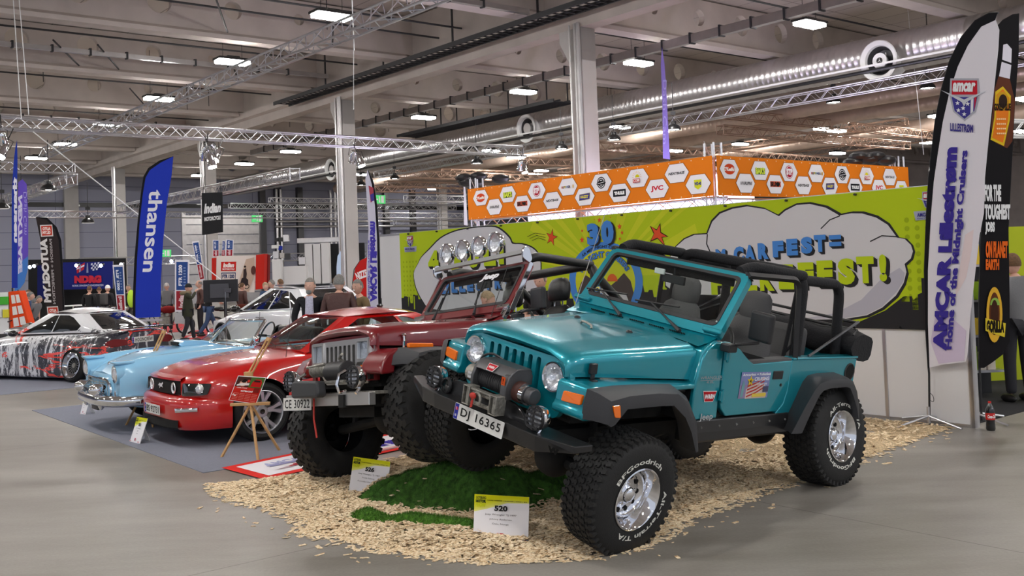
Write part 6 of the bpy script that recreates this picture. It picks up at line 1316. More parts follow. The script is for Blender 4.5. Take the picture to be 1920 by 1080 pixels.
# ================================================================ road cars: lofted bodies
def herm(xs,ys,q):
    xs=np.array(xs,float);ys=np.array(ys,float); d=np.diff(ys)/np.diff(xs); m=np.zeros(len(xs)); m[0]=d[0];m[-1]=d[-1]
    for i in range(1,len(xs)-1): m[i]=0 if d[i-1]*d[i]<=0 else 2*d[i-1]*d[i]/(d[i-1]+d[i])
    out=[]
    for x in np.atleast_1d(q):
        i=min(max(int(np.searchsorted(xs,x))-1,0),len(xs)-2); h=xs[i+1]-xs[i]; t=(x-xs[i])/h
        out.append((2*t**3-3*t*t+1)*ys[i]+(t**3-2*t*t+t)*h*m[i]+(-2*t**3+3*t*t)*ys[i+1]+(t**3-t*t)*h*m[i+1])
    return np.array(out)
def loft(stations,nx=110,nt=34,arches=(),k=None,ycut=.45):
    """stations: [(x,[(y,z)...])] rear to front; returns grid mesh with wheel arches cut"""
    stations=sorted(stations,key=lambda s:s[0]); xs=[s[0] for s in stations]; P=np.array([s[1] for s in stations],float); m=P.shape[1]
    q=np.linspace(xs[0],xs[-1],nx); Y=np.array([herm(xs,P[:,j,0],q) for j in range(m)]).T; Z=np.array([herm(xs,P[:,j,1],q) for j in range(m)]).T
    rows=[]
    for i,x in enumerate(q):
        seg=np.hypot(np.diff(Y[i]),np.diff(Z[i])); c=np.concatenate([[0],np.cumsum(seg)]); 
        if c[-1]<1e-6: rows.append([(x,0,Z[i][0])]*(2*nt-1)); continue
        c=c+np.arange(m)*1e-6; tt=np.linspace(0,c[-1],nt)
        # centripetal smoothing: resample through hermite of arc length
        yy=herm(c,Y[i],tt); zz=herm(c,Z[i],tt); half=[(x,float(a),float(b)) for a,b in zip(yy,zz)]
        rows.append(half[::-1]+[(a,-b,c_) for a,b,c_ in half[1:]])
    V=[p for r in rows for p in r]; n=2*nt-1; V=[list(p) for p in V]; ins=[None]*len(V)
    for i,p in enumerate(V):
        for (ax,az,ar) in arches:
            d=math.hypot(p[0]-ax,p[2]-az)
            if abs(p[1])>ycut and d<ar and p[2]<az+ar: ins[i]=(ax,az,ar,d)
    F=[]
    for i in range(len(rows)-1):
        for j in range(n-1):
            f=(i*n+j,i*n+j+1,(i+1)*n+j+1,(i+1)*n+j)
            if all(ins[a] for a in f): continue
            F.append(f)
    for i,p in enumerate(V):
        if ins[i]:
            ax,az,ar,d=ins[i]
            if d>1e-4: p[0]=ax+(p[0]-ax)*ar/d; p[2]=az+(p[2]-az)*ar/d
    g=MB(); g.add(V,F,k); e=[tuple(p) for p in rows[-1]]; g.poly(e,k); g.poly([tuple(p) for p in rows[0]],k); return g
def sweep_plan(plan,prof,k=None,closed=False,n=5):
    """plan: half outline [(x,y)] from centre outwards; prof: [(out,z)]"""
    P=[(x,y) for x,y in plan]; pts=[]
    a=np.array(P); t=np.arange(len(a)); q=np.linspace(0,len(a)-1,(len(a)-1)*n+1); X=herm(t,a[:,0],q); Y=herm(t,a[:,1],q)
    full=[(x,-y) for x,y in list(zip(X,Y))[::-1]]+list(zip(X,Y))[1:]
    rows=[]
    for i,(x,y) in enumerate(full):
        p=full[max(i-1,0)];r=full[min(i+1,len(full)-1)]; tx,ty=r[0]-p[0],r[1]-p[1]; l=math.hypot(tx,ty) or 1; nx_,ny_=ty/l,-tx/l
        if nx_*1+ny_*(1 if y>0 else -1)*.5<0 and abs(y)<.3 and x>0: nx_,ny_=-nx_,-ny_
        rows.append([(x+nx_*o,y+ny_*o,z) for o,z in prof])
    g=MB().grid(rows,k,closed=closed)
    if closed: g.poly(rows[0],k).poly(rows[-1],k)
    return g
def surf(b0,b1,t0,t1,bul=(0,0,0),bow0=None,bow1=None):
    """ruled patch: bottom edge b0..b1, top edge t0..t1, bowed outward by bul"""
    b0,b1,t0,t1,bul=[Vector(p) for p in (b0,b1,t0,t1,bul)]; bow0=Vector(bow0 or (0,0,0)); bow1=Vector(bow1 or (0,0,0))
    n=(b1-b0).cross(t0-b0).normalized()
    def f(u,v,d=0): 
        k=4*u*(1-u)
        return tuple((b0.lerp(b1,u)+bow0*k).lerp(t0.lerp(t1,u)+bow1*k,v)+bul*(4*v*(1-v))+n*d)
    return f
def panel(f,outer,holes,th,k,name,parent,nu=9,nv=5,bevel=0,out=.0):
    g=MB(); st=[(i/nu,j/nv) for i in range(1,nu) for j in range(1,nv)]
    pts=[Vector(p) for p in outer]; fl=[list(range(len(outer)))]
    for h in holes: fl.append(list(range(len(pts),len(pts)+len(h)))); pts+=[Vector(p) for p in h]
    def inside(c,poly):
        r=False; j=len(poly)-1
        for i in range(len(poly)):
            if (poly[i][1]>c[1])!=(poly[j][1]>c[1]) and c[0]<(poly[j][0]-poly[i][0])*(c[1]-poly[i][1])/(poly[j][1]-poly[i][1])+poly[i][0]: r=not r
            j=i
        return r
    pts+=[Vector(p) for p in st if inside(p,outer) and not any(inside(p,h) for h in holes)]
    v,_,F,_,_,_=delaunay_2d_cdt(pts,[],fl,1,1e-6)
    F=[tuple(q) for q in F if not any(inside(sum((v[i] for i in q),Vector((0,0)))/len(q),h) for h in holes)]
    n=len(v); g.add([f(p.x,p.y,out) for p in v],F)
    if th:
        g.add([f(p.x,p.y,out-th) for p in v],[tuple(reversed(q)) for q in F])
        for h in [outer]+list(holes): g.grid([[f(a,b,out) for a,b in h],[f(a,b,out-th) for a,b in h]],closed=True)
    return g.build(name,k,parent,smooth=40,bevel=bevel)
def wells(T,arches,w,k='black_hole'):
    for ax,az,ar in arches:
        for s in (-1,1):
            rows=[[(ax+(ar+.004)*math.cos(a),s*y,max(az+(ar+.004)*math.sin(a),.12)) for a in [PI*i/16-.25*(i==0)+.25*(i==16) for i in range(17)]] for y in (w,.35)]; g=MB().grid(rows); g.poly(rows[1]); g.build('wheel_well',k,T)
def carwheels(T,xs,y,R_,W_,rr_,rim,**kw):
    for x in xs:
        for s in (1,-1):
            w_=wheel(T,'wheel',R_,W_,rr_,rim=rim,tread=False,side=s,**kw); w_.location=(x,s*y,R_)
def carroot(lab,x,y,deg): return empty('car',(x,y,0),R(deg),lab,'car')
# ---------------------------------------------------------------- bright red coupe
T=carroot('bright red two-door coupe with dark grille, parked beside the dark red off-road car',-3.478,12.322,-142.3)
def sec(w,zb,zm,zsh,wsh,zc,cr=.0): return [(w-.10,zb),(w-.03,zb+.03),(w-.005,zm-.12),(w,zm),(w-.015,zm+.10),(wsh,zsh),(wsh-.10,zsh+.025),(wsh*.55,zc-.012+cr),(0,zc)]
ms=[(-3.80,sec(.62,.45,.62,.92,.50,.96)),(-3.72,sec(.80,.30,.62,.95,.68,.99)),(-3.4,sec(.90,.24,.62,.98,.76,1.03)),(-2.72,sec(.94,.22,.62,.97,.80,1.02)),(-2.0,sec(.935,.20,.60,.93,.82,.98)),(-1.0,sec(.925,.20,.58,.92,.82,.98)),(-.62,sec(.925,.20,.58,.915,.83,.985)),
(-.30,sec(.93,.21,.60,.905,.83,.975)),(0,sec(.94,.24,.62,.885,.82,.955)),(.30,sec(.925,.30,.62,.855,.79,.925)),(.52,sec(.88,.38,.60,.82,.74,.885)),(.66,sec(.80,.45,.60,.79,.66,.845)),(.76,sec(.66,.52,.60,.76,.52,.80)),(.80,sec(.56,.56,.60,.735,.42,.765))]
AR=((0,.335,.385),(-2.72,.335,.385)); loft(ms,arches=AR).build('body','red_paint',T,smooth=40); wells(T,AR,.90)
sweep_plan([(.935,0),(.925,.35),(.87,.62),(.76,.78),(.56,.885),(.37,.925)],[(-.20,.20),(-.05,.20),(-.01,.26),(.0,.36),(.0,.47),(-.01,.53),(-.05,.565),(-.17,.575)]).build('front_bumper','red_paint',T,smooth=50)
sweep_plan([(.90,0),(.88,.35),(.83,.60)],[(0.03,.205),(.055,.23),(.05,.31),(.0,.335)]).build('lower_intake','black_hole',T)
gp=sweep_plan([(.845,0),(.835,.30),(.80,.50)],[(.0,.580),(.004,.60),(.0,.735)]); gp.build('grille','black_hole',T)
sweep_plan([(.838,0),(.828,.3),(.79,.52)],[(.004,.735),(.02,.742),(.015,.765),(-.06,.79)]).build('grille_lip','red_paint',T,smooth=50)
for s in (-1,1):
    MB().lathe((.825,s*.37,.655),(1,0,0),[(-.02,0),(.01,.04),(.02,.062),(.012,.066)],n=24).build('driving_lamp','reflector',T)
    h=panel(surf((.800,s*.555,.578),(.625,s*.865,.585),(.790,s*.55,.722),(.56,s*.865,.715),bow0=(.05,s*.03,0),bow1=(.05,s*.02,0)),bentpoly([(0,0),(1,.06),(.98,1),(.05,.98)],.12),[],.01,'dark_glass','headlamp',T,out=.02*s)
    MB().ball((.69,s*.80,.655),(.05,.045,.06),n=12).build('headlamp_lens','reflector',T); MB().ball((.705,s*.79,.655),(.052,.05,.058),n=12).build('headlamp_bulb_cover','lens_clear',T)
    panel(surf((.885,s*.58,.40),(.72,s*.825,.415),(.885,s*.57,.445),(.72,s*.825,.455),bow0=(.02,s*.015,0),bow1=(.02,s*.015,0)),[(0,0),(1,0),(1,1),(0,1)],[],.01,'chrome','front_reflector',T,out=.025*s)
plate_no(T,(.965,0,.405),(0,1,0),(0,0,1),'BS 92731')
text_part(T,'grille_emblem',lambda x,y,l:(.858+l,x,y),[('poly',[(-.09,.66),(-.04,.69),(.02,.685),(.07,.705),(.085,.69),(.055,.675),(.05,.66),(.075,.64),(.03,.65),(-.01,.65),(-.045,.625),(-.035,.655)],'d0d0d4')])
# greenhouse
GH=empty('cabin',(0,0,0)); GH.parent=T
bF=(-.62,.74,.955); tF=(-1.28,.56,1.345); bR=(-3.05,.70,1.0); tR=(-2.35,.50,1.34)
def cabin(GH,pt,bF,tF,bR,tR,fx,tx,rx,rtx,glass,roofz,sidewin,wm=(.06,.94,.06,.93),rm=(.08,.92,.10,.9),rear_k=None,crown=.05):
    m=lambda p:(p[0],-p[1],p[2])
    F_=surf(m(bF),bF,m(tF),tF,(0,0,.02),(fx,0,0),(tx,0,.02)); a,b,c,d=wm; h=bentpoly([(a,c),(b,c),(b-.0,d),(a,d)],.03)
    panel(F_,[(0,0),(1,0),(1,1),(0,1)],[h],.02,pt,'windscreen_frame',GH,out=0); panel(F_,bentpoly([(a-.008,c-.01),(b+.008,c-.01),(b+.008,d+.01),(a-.008,d+.01)],.03),[],0,glass,'windscreen',GH,out=.004)
    Rr=surf(bR,m(bR),tR,m(tR),(0,0,.02),(-rx,0,0),(-rtx,0,.02)); a,b,c,d=rm; h=bentpoly([(a,c),(b,c),(b-.04,d),(a+.04,d)],.04)
    panel(Rr,[(0,0),(1,0),(1,1),(0,1)],[h],.02,pt,'rear_frame',GH); panel(Rr,h,[],0,rear_k or glass,'rear_window',GH,out=.003)
    for s in (1,-1):
        q=lambda p:(p[0],s*p[1],p[2]); Sd=surf(q(bF),q(bR),q(tF),q(tR),(0,.03*s,0),(0,.05*s,0),(0,.05*s,0)) 
        hs=[bentpoly(w_,.03) for w_ in sidewin]; panel(Sd,[(0,0),(1,0),(1,1),(0,1)],hs,.02,pt,'side_frame',GH,nu=14)
        for h in hs: panel(Sd,h,[],0,glass,'side_window',GH,out=-.004)
    rows=[]
    for i in range(15):
        u=i/14; x0=tF[0]+(tR[0]-tF[0])*u; e=math.sin(PI*u); yw=tF[1]+(tR[1]-tF[1])*u+.05*4*u*(1-u); zz=tF[2]+(tR[2]-tF[2])*u+ (roofz-max(tF[2],tR[2]))*math.sin(PI*u)
        r=[]
        for j in range(17):
            v=j/8-1; k=1-v*v
            xx=x0+ (tx*k if i==0 else (-rtx*k if i==14 else tx*k*max(0,1-u*5)-rtx*k*max(0,u*5-4)))
            r.append((xx,yw*v,zz+.02*k*(1 if i in(0,14) else 1)+crown*k*math.sin(PI*min(max(u,0),1))**.6))
        rows.append(r)
    MB().grid(rows).build('roof',pt,GH,smooth=60,weld=True)
cabin(GH,'red_paint',bF,tF,bR,tR,.22,.10,.12,.06,'tint_glass',1.365,[[(.06,.06),(.64,.08),(.62,.93),(.17,.92)],[(.67,.08),(.92,.12),(.86,.62),(.78,.86),(.66,.92)]])
g=MB().bx((-.9,-.72,.55),(-3.0,.72,.90)); g.build('interior','black_cloth',T,smooth=0)
MB().box((-1.75,.38,1.0),(.18,.46,.42)).box((-1.75,-.38,1.0),(.18,.46,.42)).box((-2.5,0,.98),(.2,1.1,.25)).build('seats','black_leather',T,bevel=.06,seg=3)
MB().bx((-.62,-.70,.93),(-1.0,.70,.97)).build('dash_top','dark_plastic',T,smooth=0)
for s in (-1,1): MB().ball((-1.0,s*1.02,1.0),(.10,.11,.07),n=14,m=8).cyl((-.98,s*.90,.96),(-1.0,s*1.0,.97),.03,n=8).build('door_mirror','red_paint',T,smooth=60)
MB().tube([(-.70,.35,.985),(-.80,-.25,1.06)],.008,n=6).tube([(-.72,-.30,.985),(-.84,-.80,1.03)],.008,n=6).build('wiper','black_plastic',T)
MB().tube([(-.35,.80,.93),(-.45,.82,1.65)],.0035,n=5).build('aerial','black_metal',T); MB().ball((-2.1,0,1.43),(.05,.03,.025),n=10,m=6).build('roof_antenna','black_gloss',T)
g=MB()
for s in (-1,1): g.tube([(-1.02,s*.935,.90),(-1.04,s*.94,.40),(-1.06,s*.925,.24)],.004,n=4)
g.build('door_seam','black_hole',T)
carwheels(T,(0,-2.72),.80,.338,.235,.235,'five',rot=.5)
# ---------------------------------------------------------------- pale blue convertible
T=carroot('pale blue 1950s two-seat convertible with chrome bumper and wraparound windscreen',-4.70,13.555,-143.46)
def tb(w,zb,zm,fy,fz,dy,dz,hy,hz,zc): return [(w-.08,zb),(w-.01,zb+.06),(w,zm),(w-.02,(zm+fz)/2+.04),(fy+.05,fz-.02),(fy-.03,fz),(dy,dz),(hy,hz),(0,zc)]
ts=[(-3.55,tb(.74,.42,.60,.66,.86,.52,.84,.3,.84,.85)),(-3.35,tb(.84,.30,.60,.72,.96,.55,.90,.3,.90,.91)),(-2.6,tb(.88,.24,.60,.72,1.0,.55,.95,.3,.97,.98)),(-1.6,tb(.88,.22,.60,.76,.97,.62,.95,.3,.95,.95)),(-.95,tb(.88,.22,.60,.74,.97,.60,.965,.35,.98,.99)),
(-.5,tb(.885,.22,.60,.73,.965,.58,.93,.36,.99,1.005)),(0,tb(.89,.24,.62,.72,.955,.56,.90,.34,.975,.99)),(.35,tb(.885,.28,.62,.71,.94,.55,.86,.32,.93,.95)),(.60,tb(.87,.32,.62,.71,.915,.55,.80,.30,.86,.885)),(.74,tb(.85,.36,.62,.71,.885,.55,.74,.30,.79,.81)),(.82,tb(.82,.40,.60,.70,.85,.55,.70,.30,.72,.74))]
AR=((0,.34,.37),(-2.59,.34,.37)); loft(ts,arches=AR).build('body','sky_paint',T,smooth=40); wells(T,AR,.86)
sweep_plan([(.86,0),(.85,.3),(.79,.52),(.66,.80)],[(0,.36),(.03,.40),(.045,.52),(.02,.66),(-.02,.72)]).build('front_apron','sky_paint',T,smooth=60)
g=MB(); pl_=bentpoly([(-.50,.42),(.50,.42),(.53,.55),(.44,.665),(-.44,.665),(-.53,.55)],.09); g.prism(pl_,lambda a,b,d:(.905+d-.28*a*a,a,b),0,.012); g.build('grille_opening','black_hole',T)
g=MB()
for z in (.46,.50,.54,.58,.62): g.tube([(.93-.28*(y*.1)**2-.0,y*.1,z) for y in range(-4,5)],.006,n=5)
for y in range(-4,5): g.cyl((.925-.28*(y*.11)**2,y*.11,.43),(.925-.28*(y*.11)**2,y*.11,.65),.003,n=4)
g.build('grille_bars','dull_steel',T)
g=MB().tube([(.925-.28*a*a,a,b) for a,b in pl_],.016,closed=True,n=8); g.build('grille_surround','chrome',T)
for s in (-1,1):
    MB().lathe((.80,s*.70,.745),(1,0,-.05),[(-.25,.13),(-.02,.128),(.05,.122),(.055,.10),(.03,.095)],n=28).build('headlamp_pod','sky_paint',T,smooth=50); MB().prism([(.62,.90),(.90,.905),(.86,.86),(.62,.86)],lambda a,b,d:(a,s*(.70+d),b-.0),-.09,.09).build('headlamp_hood','sky_paint',T,smooth=30,bevel=.02)
    MB().lathe((.80,s*.70,.745),(1,0,-.05),[(.045,.112),(.06,.105),(.055,.09)],n=28).build('headlamp_ring','chrome',T); MB().lathe((.80,s*.70,.745),(1,0,-.05),[(.05,.092),(.075,.05),(.08,0)],n=24).build('headlamp_lens','reflector',T)
    MB().lathe((.95,s*.36,.54),(1,0,0),[(-.12,.04),(-.02,.075),(.05,.082),(.11,.05),(.135,.0)],n=24).build('bumper_bullet','chrome',T,smooth=60); MB().lathe((.80,s*.70,.50),(1,0,0),[(.03,.04),(.05,.045),(.06,.0)],n=16).build('parking_lamp','chrome',T)
    MB().ball((.93,s*.36,.40),(.05,.045,.12),n=12).build('overrider','chrome',T,smooth=60)
sweep_plan([(1.0,0),(.99,.35),(.93,.62),(.78,.84),(.52,.935)],[(-.04,.36),(.0,.345),(.035,.37),(.045,.415),(.035,.46),(.0,.485),(-.04,.47)],closed=True).build('front_bumper','chrome',T,smooth=60)
MB().bx((.90,-.15,.26),(.92,.15,.35)).build('number_plate','black_plastic',T,smooth=0)
MB().ball((.70,0,.83),(.05,.025,.03),n=10).tube([(.72,0,.79),(.80,0,.74)],.012,n=6).build('hood_emblem','chrome',T)
MB().prism([(-.62,1.0),(-.15,.985),(-.12,1.02),(-.2,1.065),(-.45,1.05),(-.6,1.02)],lambda a,b,d:(a,d,b),-.19,.19).build('hood_scoop','sky_paint',T,smooth=50,bevel=.025,seg=3); MB().bx((-.135,-.15,1.0),(-.115,.15,1.045)).build('scoop_mouth','black_hole',T,smooth=0)
W=empty('windshield',(0,0,0)); W.parent=T
pb=[(-.52,0),(-.55,.30),(-.64,.55),(-.76,.70),(-.88,.75)]; ptp=[(-1.02,0),(-1.03,.25),(-1.07,.44),(-1.12,.56),(-1.15,.63)]
def ring(P,z):
    a=np.array(P); q=np.linspace(0,len(a)-1,25); X=herm(range(len(a)),a[:,0],q); Y=herm(range(len(a)),a[:,1],q); h=[(x,y,z) for x,y in zip(X,Y)]; return [(x,-y,z_) for x,y,z_ in h[::-1]]+h[1:]
rb=[(x,y,1.015-.055*(y/.75)**2) for x,y,z in ring(pb,.985)]; rt_=ring(ptp,1.285); MB().grid([rb,rt_]).build('windshield_glass','glass',W,smooth=60,weld=True)
MB().tube(rt_,.019,n=8).tube(rb,.017,n=8).tube([rb[-1],rt_[-1]],.022,n=8).tube([rb[0],rt_[0]],.022,n=8).build('windshield_frame','chrome',W,smooth=60)
MB().bx((-1.1,-.70,.80),(-2.1,.70,.93)).build('cockpit','black_hole',T,smooth=0); g=MB().box((-1.95,0,1.0),(.16,1.25,.28)).box((-1.0,0,.96),(.2,1.3,.06)); g.build('bench_seat','black_leather',T,bevel=.05,seg=3)
sw=empty('steering_wheel',(-1.28,.36,1.05)); sw.parent=T; sw.matrix_basis=Matrix.Translation((-1.28,.36,1.06))@Matrix.Rotation(R(-25),4,'Y'); MB().tube([(0,.2*math.cos(2*PI*i/24),.2*math.sin(2*PI*i/24)) for i in range(24)],.012,closed=True,n=6).cyl((0,-.19,0),(0,.19,0),.01,n=5).cyl((0,0,0),(.15,0,-.05),.02,n=6).build('steering_rim','black_gloss',sw)
MB().tube([(-.85,.66,.99),(-1.35,.60,1.14)],.0,n=4).cyl((-.55,.78,.97),(-.55,.79,1.7),.0035,n=5).build('aerial','chrome',T)
for s in (-1,1): MB().ball((-.92,s*.86,1.06),(.04,.06,.045),n=12).cyl((-.92,s*.82,.98),(-.92,s*.86,1.05),.012,n=6).build('door_mirror','chrome',T,smooth=60)
carwheels(T,(0,-2.59),.76,.335,.18,.19,'dark')
# ---------------------------------------------------------------- graffiti-wrapped coupe (x=0 at the rear axle)
T=carroot('low coupe in black, white and red splattered wrap at the left edge, rear toward us',-7.97,19.92,151.5)
mat('tail_red',(.16,.006,.008),.2,coat=.6); m=mat('splatter_wrap',(.8,.8,.8),.3,coat=.8); nt=m.node_tree; N=nt.nodes.new; L=nt.links.new; bs=nt.nodes['Principled BSDF']; tc=N('ShaderNodeTexCoord')
def nz(sc,det,rough,mp=None,dist=0):
    n=N('ShaderNodeTexNoise'); n.inputs['Scale'].default_value=sc; n.inputs['Detail'].default_value=det; n.inputs['Roughness'].default_value=rough; n.inputs['Distortion'].default_value=dist
    mpn=N('ShaderNodeMapping'); 
    if mp: mpn.inputs['Scale'].default_value=mp[0]; mpn.inputs['Rotation'].default_value=mp[1]
    L(tc.outputs['Object'],mpn.inputs[0]); L(mpn.outputs[0],n.inputs['Vector']); return n.outputs[0]
def ramp(v,stops):
    c=N('ShaderNodeValToRGB'); c.color_ramp.interpolation='CONSTANT'; e=c.color_ramp.elements; e[0].position=0; e[0].color=stops[0][1]+(1,); e[1].position=stops[1][0]; e[1].color=stops[1][1]+(1,)
    for p,q in stops[2:]: x=e.new(p); x.color=q+(1,)
    L(v,c.inputs[0]); return c.outputs[0]
vert=nz(3.2,10,.78,((1.8,1,.45),(0,0,0)),.6); fv=N('ShaderNodeSeparateXYZ'); L(tc.outputs['Object'],fv.inputs[0]); fm=N('ShaderNodeMath'); fm.operation='MULTIPLY_ADD'; L(fv.outputs['X'],fm.inputs[0]); fm.inputs[1].default_value=.035; L(vert,fm.inputs[2]); fo=N('ShaderNodeMath'); fo.operation='SUBTRACT'; L(fm.outputs[0],fo.inputs[0]); fo.inputs[1].default_value=.035; bw=ramp(fo.outputs[0],[(0,(.02,.02,.03)),(.48,(.06,.06,.08)),(.515,(.65,.65,.68))])
big=nz(.55,2,.4,((1,1,1),(0,0,0))); spl=nz(14,5,.8); 
sx=N('ShaderNodeSeparateXYZ'); L(tc.outputs['Object'],sx.inputs[0])
mz=N('ShaderNodeMath'); mz.operation='MULTIPLY_ADD'; L(sx.outputs['Z'],mz.inputs[0]); mz.inputs[1].default_value=1.15; mz.inputs[2].default_value=-1.16
ad=N('ShaderNodeMath'); ad.operation='ADD'; fx=N('ShaderNodeMath'); fx.operation='MULTIPLY_ADD'; fx.use_clamp=False; L(sx.outputs['X'],fx.inputs[0]); fx.inputs[1].default_value=.10; L(mz.outputs[0],fx.inputs[2]); L(fx.outputs[0],ad.inputs[0]); L(spl,ad.inputs[1])
topm=ramp(ad.outputs[0],[(0,(0,0,0)),(.42,(1,1,1))]); mx=N('ShaderNodeMix'); mx.data_type='RGBA'; L(topm,mx.inputs[0]); L(bw,mx.inputs[6]); mx.inputs[7].default_value=(.75,.75,.77,1)
redn=nz(1.1,5,.62,((.55,1,2.4),(0,R(22),0)),.8); redm=ramp(redn,[(0,(0,0,0)),(.555,(1,1,1)),(.60,(0,0,0))]); my=N('ShaderNodeMix'); my.data_type='RGBA'; L(redm,my.inputs[0]); L(mx.outputs[2],my.inputs[6]); my.inputs[7].default_value=(.80,.05,.03,1); L(my.outputs[2],bs.inputs['Base Color'])
def bm(w,zb,zm,zsh,wsh,zc): return [(w-.08,zb),(w-.01,zb+.03),(w,zm-.1),(w+.005,zm),(w-.015,zm+.14),(wsh+.03,zsh-.03),(wsh-.05,zsh+.01),(wsh*.5,zc-.01),(0,zc)]
bs_=[(-.86,bm(.66,.30,.55,.90,.56,.95)),(-.80,bm(.78,.22,.55,.93,.64,.985)),(-.6,bm(.84,.17,.55,.945,.69,1.0)),(-.2,bm(.885,.13,.55,.94,.70,.985)),(0,bm(.90,.13,.55,.935,.70,.975)),(.5,bm(.87,.11,.55,.925,.72,.96)),(1.6,bm(.86,.11,.55,.90,.74,.94)),(2.2,bm(.87,.12,.55,.87,.74,.94)),(2.66,bm(.89,.14,.55,.82,.72,.89)),(3.1,bm(.86,.15,.52,.74,.66,.80)),(3.35,bm(.76,.18,.5,.66,.56,.71)),(3.46,bm(.6,.25,.48,.60,.40,.64))]
AR=((0,.33,.345),(2.66,.33,.345)); loft(bs_,arches=AR).build('body','splatter_wrap',T,smooth=45); wells(T,AR,.85)
GH=empty('cabin',(0,0,0)); GH.parent=T
cabin(GH,'splatter_wrap',(1.98,.70,.94),(1.12,.55,1.34),(-.42,.62,.98),(.22,.50,1.33),.22,.10,.10,.05,'dark_glass',1.375,[[(.08,.06),(.47,.08),(.44,.93),(.30,.92)],[(.48,.08),(.78,.12),(.86,.36),(.80,.80),(.70,.92),(.45,.93)]],crown=.045)
for s in (-1,1): 
    MB().ball((1.62,s*.98,.98),(.09,.10,.065),n=14,m=8).cyl((1.62,s*.84,.95),(1.62,s*.95,.96),.025,n=6).build('door_mirror','black_gloss',T,smooth=60)
    MB().prism(bentpoly([(s*.38,.72),(s*.66,.70),(s*.80,.74),(s*.80,.80),(s*.66,.85),(s*.40,.83)],.03),lambda a,b,d:(-.892+.66*max(0,abs(a)-.5)**1.6+d,a,b),-.03,.02).build('tail_lamp','tail_red',T,smooth=30,bevel=.01)
plate_no(T,(-.885,-.0,.80),(0,-1,0),(0,0,1),'HOONCREW')
MB().box((-.79,0,1.03),(.16,1.15,.025)).build('boot_spoiler','black_gloss',T,smooth=0,bevel=.01); MB().bx((-.875,-.22,.955),(-.865,.22,.975)).build('brake_light','red_plastic',T,smooth=0); MB().ball((-.87,.33,.86),(.01,.03,.03),n=10).build('boot_badge','chrome',T)
for c in [o for o in bpy.data.objects if o.parent==T]: c.location.z-=.045
for x in (0,2.66):
    for s in (1,-1):
        w_=wheel(T,'wheel',.315,.235,.232,rim='mesh',tread=False,side=s); w_.location=(x,s*.815,.315); w_.rotation_euler=(R(9*s),0,0)
# ---------------------------------------------------------------- white electric crossover (x=0 at the rear axle)
T=carroot('white crossover car with black glass, parked far behind the pale blue convertible',-4.224,22.038,130)
def tx(w,zb,zm,zsh,wsh,zc): return [(w-.08,zb),(w-.01,zb+.04),(w,zm-.1),(w+.01,zm),(w-.01,zm+.2),(wsh+.04,zsh-.03),(wsh-.04,zsh+.01),(wsh*.5,zc-.01),(0,zc)]
tt=[(-.98,tx(.70,.45,.7,1.05,.6,1.10)),(-.85,tx(.86,.34,.7,1.12,.74,1.16)),(-.3,tx(.97,.26,.7,1.13,.84,1.16)),(.0,tx(.99,.24,.7,1.13,.86,1.15)),(1.2,tx(.97,.22,.68,1.10,.88,1.12)),(2.1,tx(.97,.22,.68,1.06,.88,1.11)),(2.96,tx(.99,.25,.68,.98,.84,1.06)),(3.5,tx(.93,.28,.66,.86,.74,.94)),(3.8,tx(.80,.32,.62,.74,.6,.80)),(3.95,tx(.6,.4,.58,.66,.4,.70))]
AR=((0,.37,.44),(2.96,.37,.44)); loft(tt,arches=AR).build('body','pearl_white',T,smooth=45); wells(T,AR,.92)
g=MB()
for ax in (0,2.96):
    for s in (-1,1): g.tube([(ax+.455*math.cos(a),s*.985,.37+.455*math.sin(a)) for a in [PI*i/18 for i in range(19)]],.022,n=6)
g.build('arch_trim','black_plastic',T)
GH=empty('cabin',(0,0,0)); GH.parent=T
cabin(GH,'pearl_white',(2.45,.80,1.10),(1.15,.60,1.60),(-.80,.74,1.16),(-.10,.58,1.58),.25,.1,.10,.05,'dark_glass',1.64,[[(.06,.03),(.47,.04),(.45,.95),(.20,.95)],[(.49,.04),(.78,.07),(.74,.88),(.47,.94)],[(.80,.08),(.95,.14),(.82,.80),(.76,.87)]],crown=.03)
MB().box((.55,0,1.665),(1.2,1.0,.02)).build('glass_roof','dark_glass',GH,bevel=.005,smooth=0)
for s in (-1,1):
    MB().ball((1.98,s*1.08,1.16),(.11,.12,.08),n=14,m=8).cyl((1.98,s*.92,1.11),(1.98,s*1.05,1.13),.03,n=6).build('door_mirror','black_gloss',T,smooth=60)
    for x in (1.05,.85): MB().box((x,s*.985,.98),(.2,.02,.022)).build('door_handle','chrome',T,smooth=0,bevel=.005)
g=MB()
for s in (-1,1): g.tube([(1.0,s*.96,1.10),(1.0,s*.985,.80),(1.02,s*.975,.30)],.005,n=4)
g.build('door_seam','black_hole',T)
carwheels(T,(0,2.96),.84,.37,.26,.25,'five')
# ================================================================ far stands
BY=lambda u,v,Y: Vector(aty(u,v,Y))
def sheet(name,lab,cat,Y,quad,artf,base=None,th=.02):
    """flat printed panel given by its photo corners TL TR BR BL at distance Y"""
    fn=lambda x,y,l: Vector(bil(quad,x,y,Y))+Vector((0,-l,0)); t=empty(name,Vector(bil(quad,.5,0,Y)),None,lab,cat); I=t.matrix_world.inverted()
    MB().prism([(0,0),(1,0),(1,1),(0,1)],lambda a,b,d:tuple(I@fn(a,b,d)),-th,0).build('panel_board',base or 'white',t,smooth=0)
    if artf: ar=Art(lambda x,y,l:I@fn(x,y,l),.004); artf(ar); ar.build('print',t)
    return t
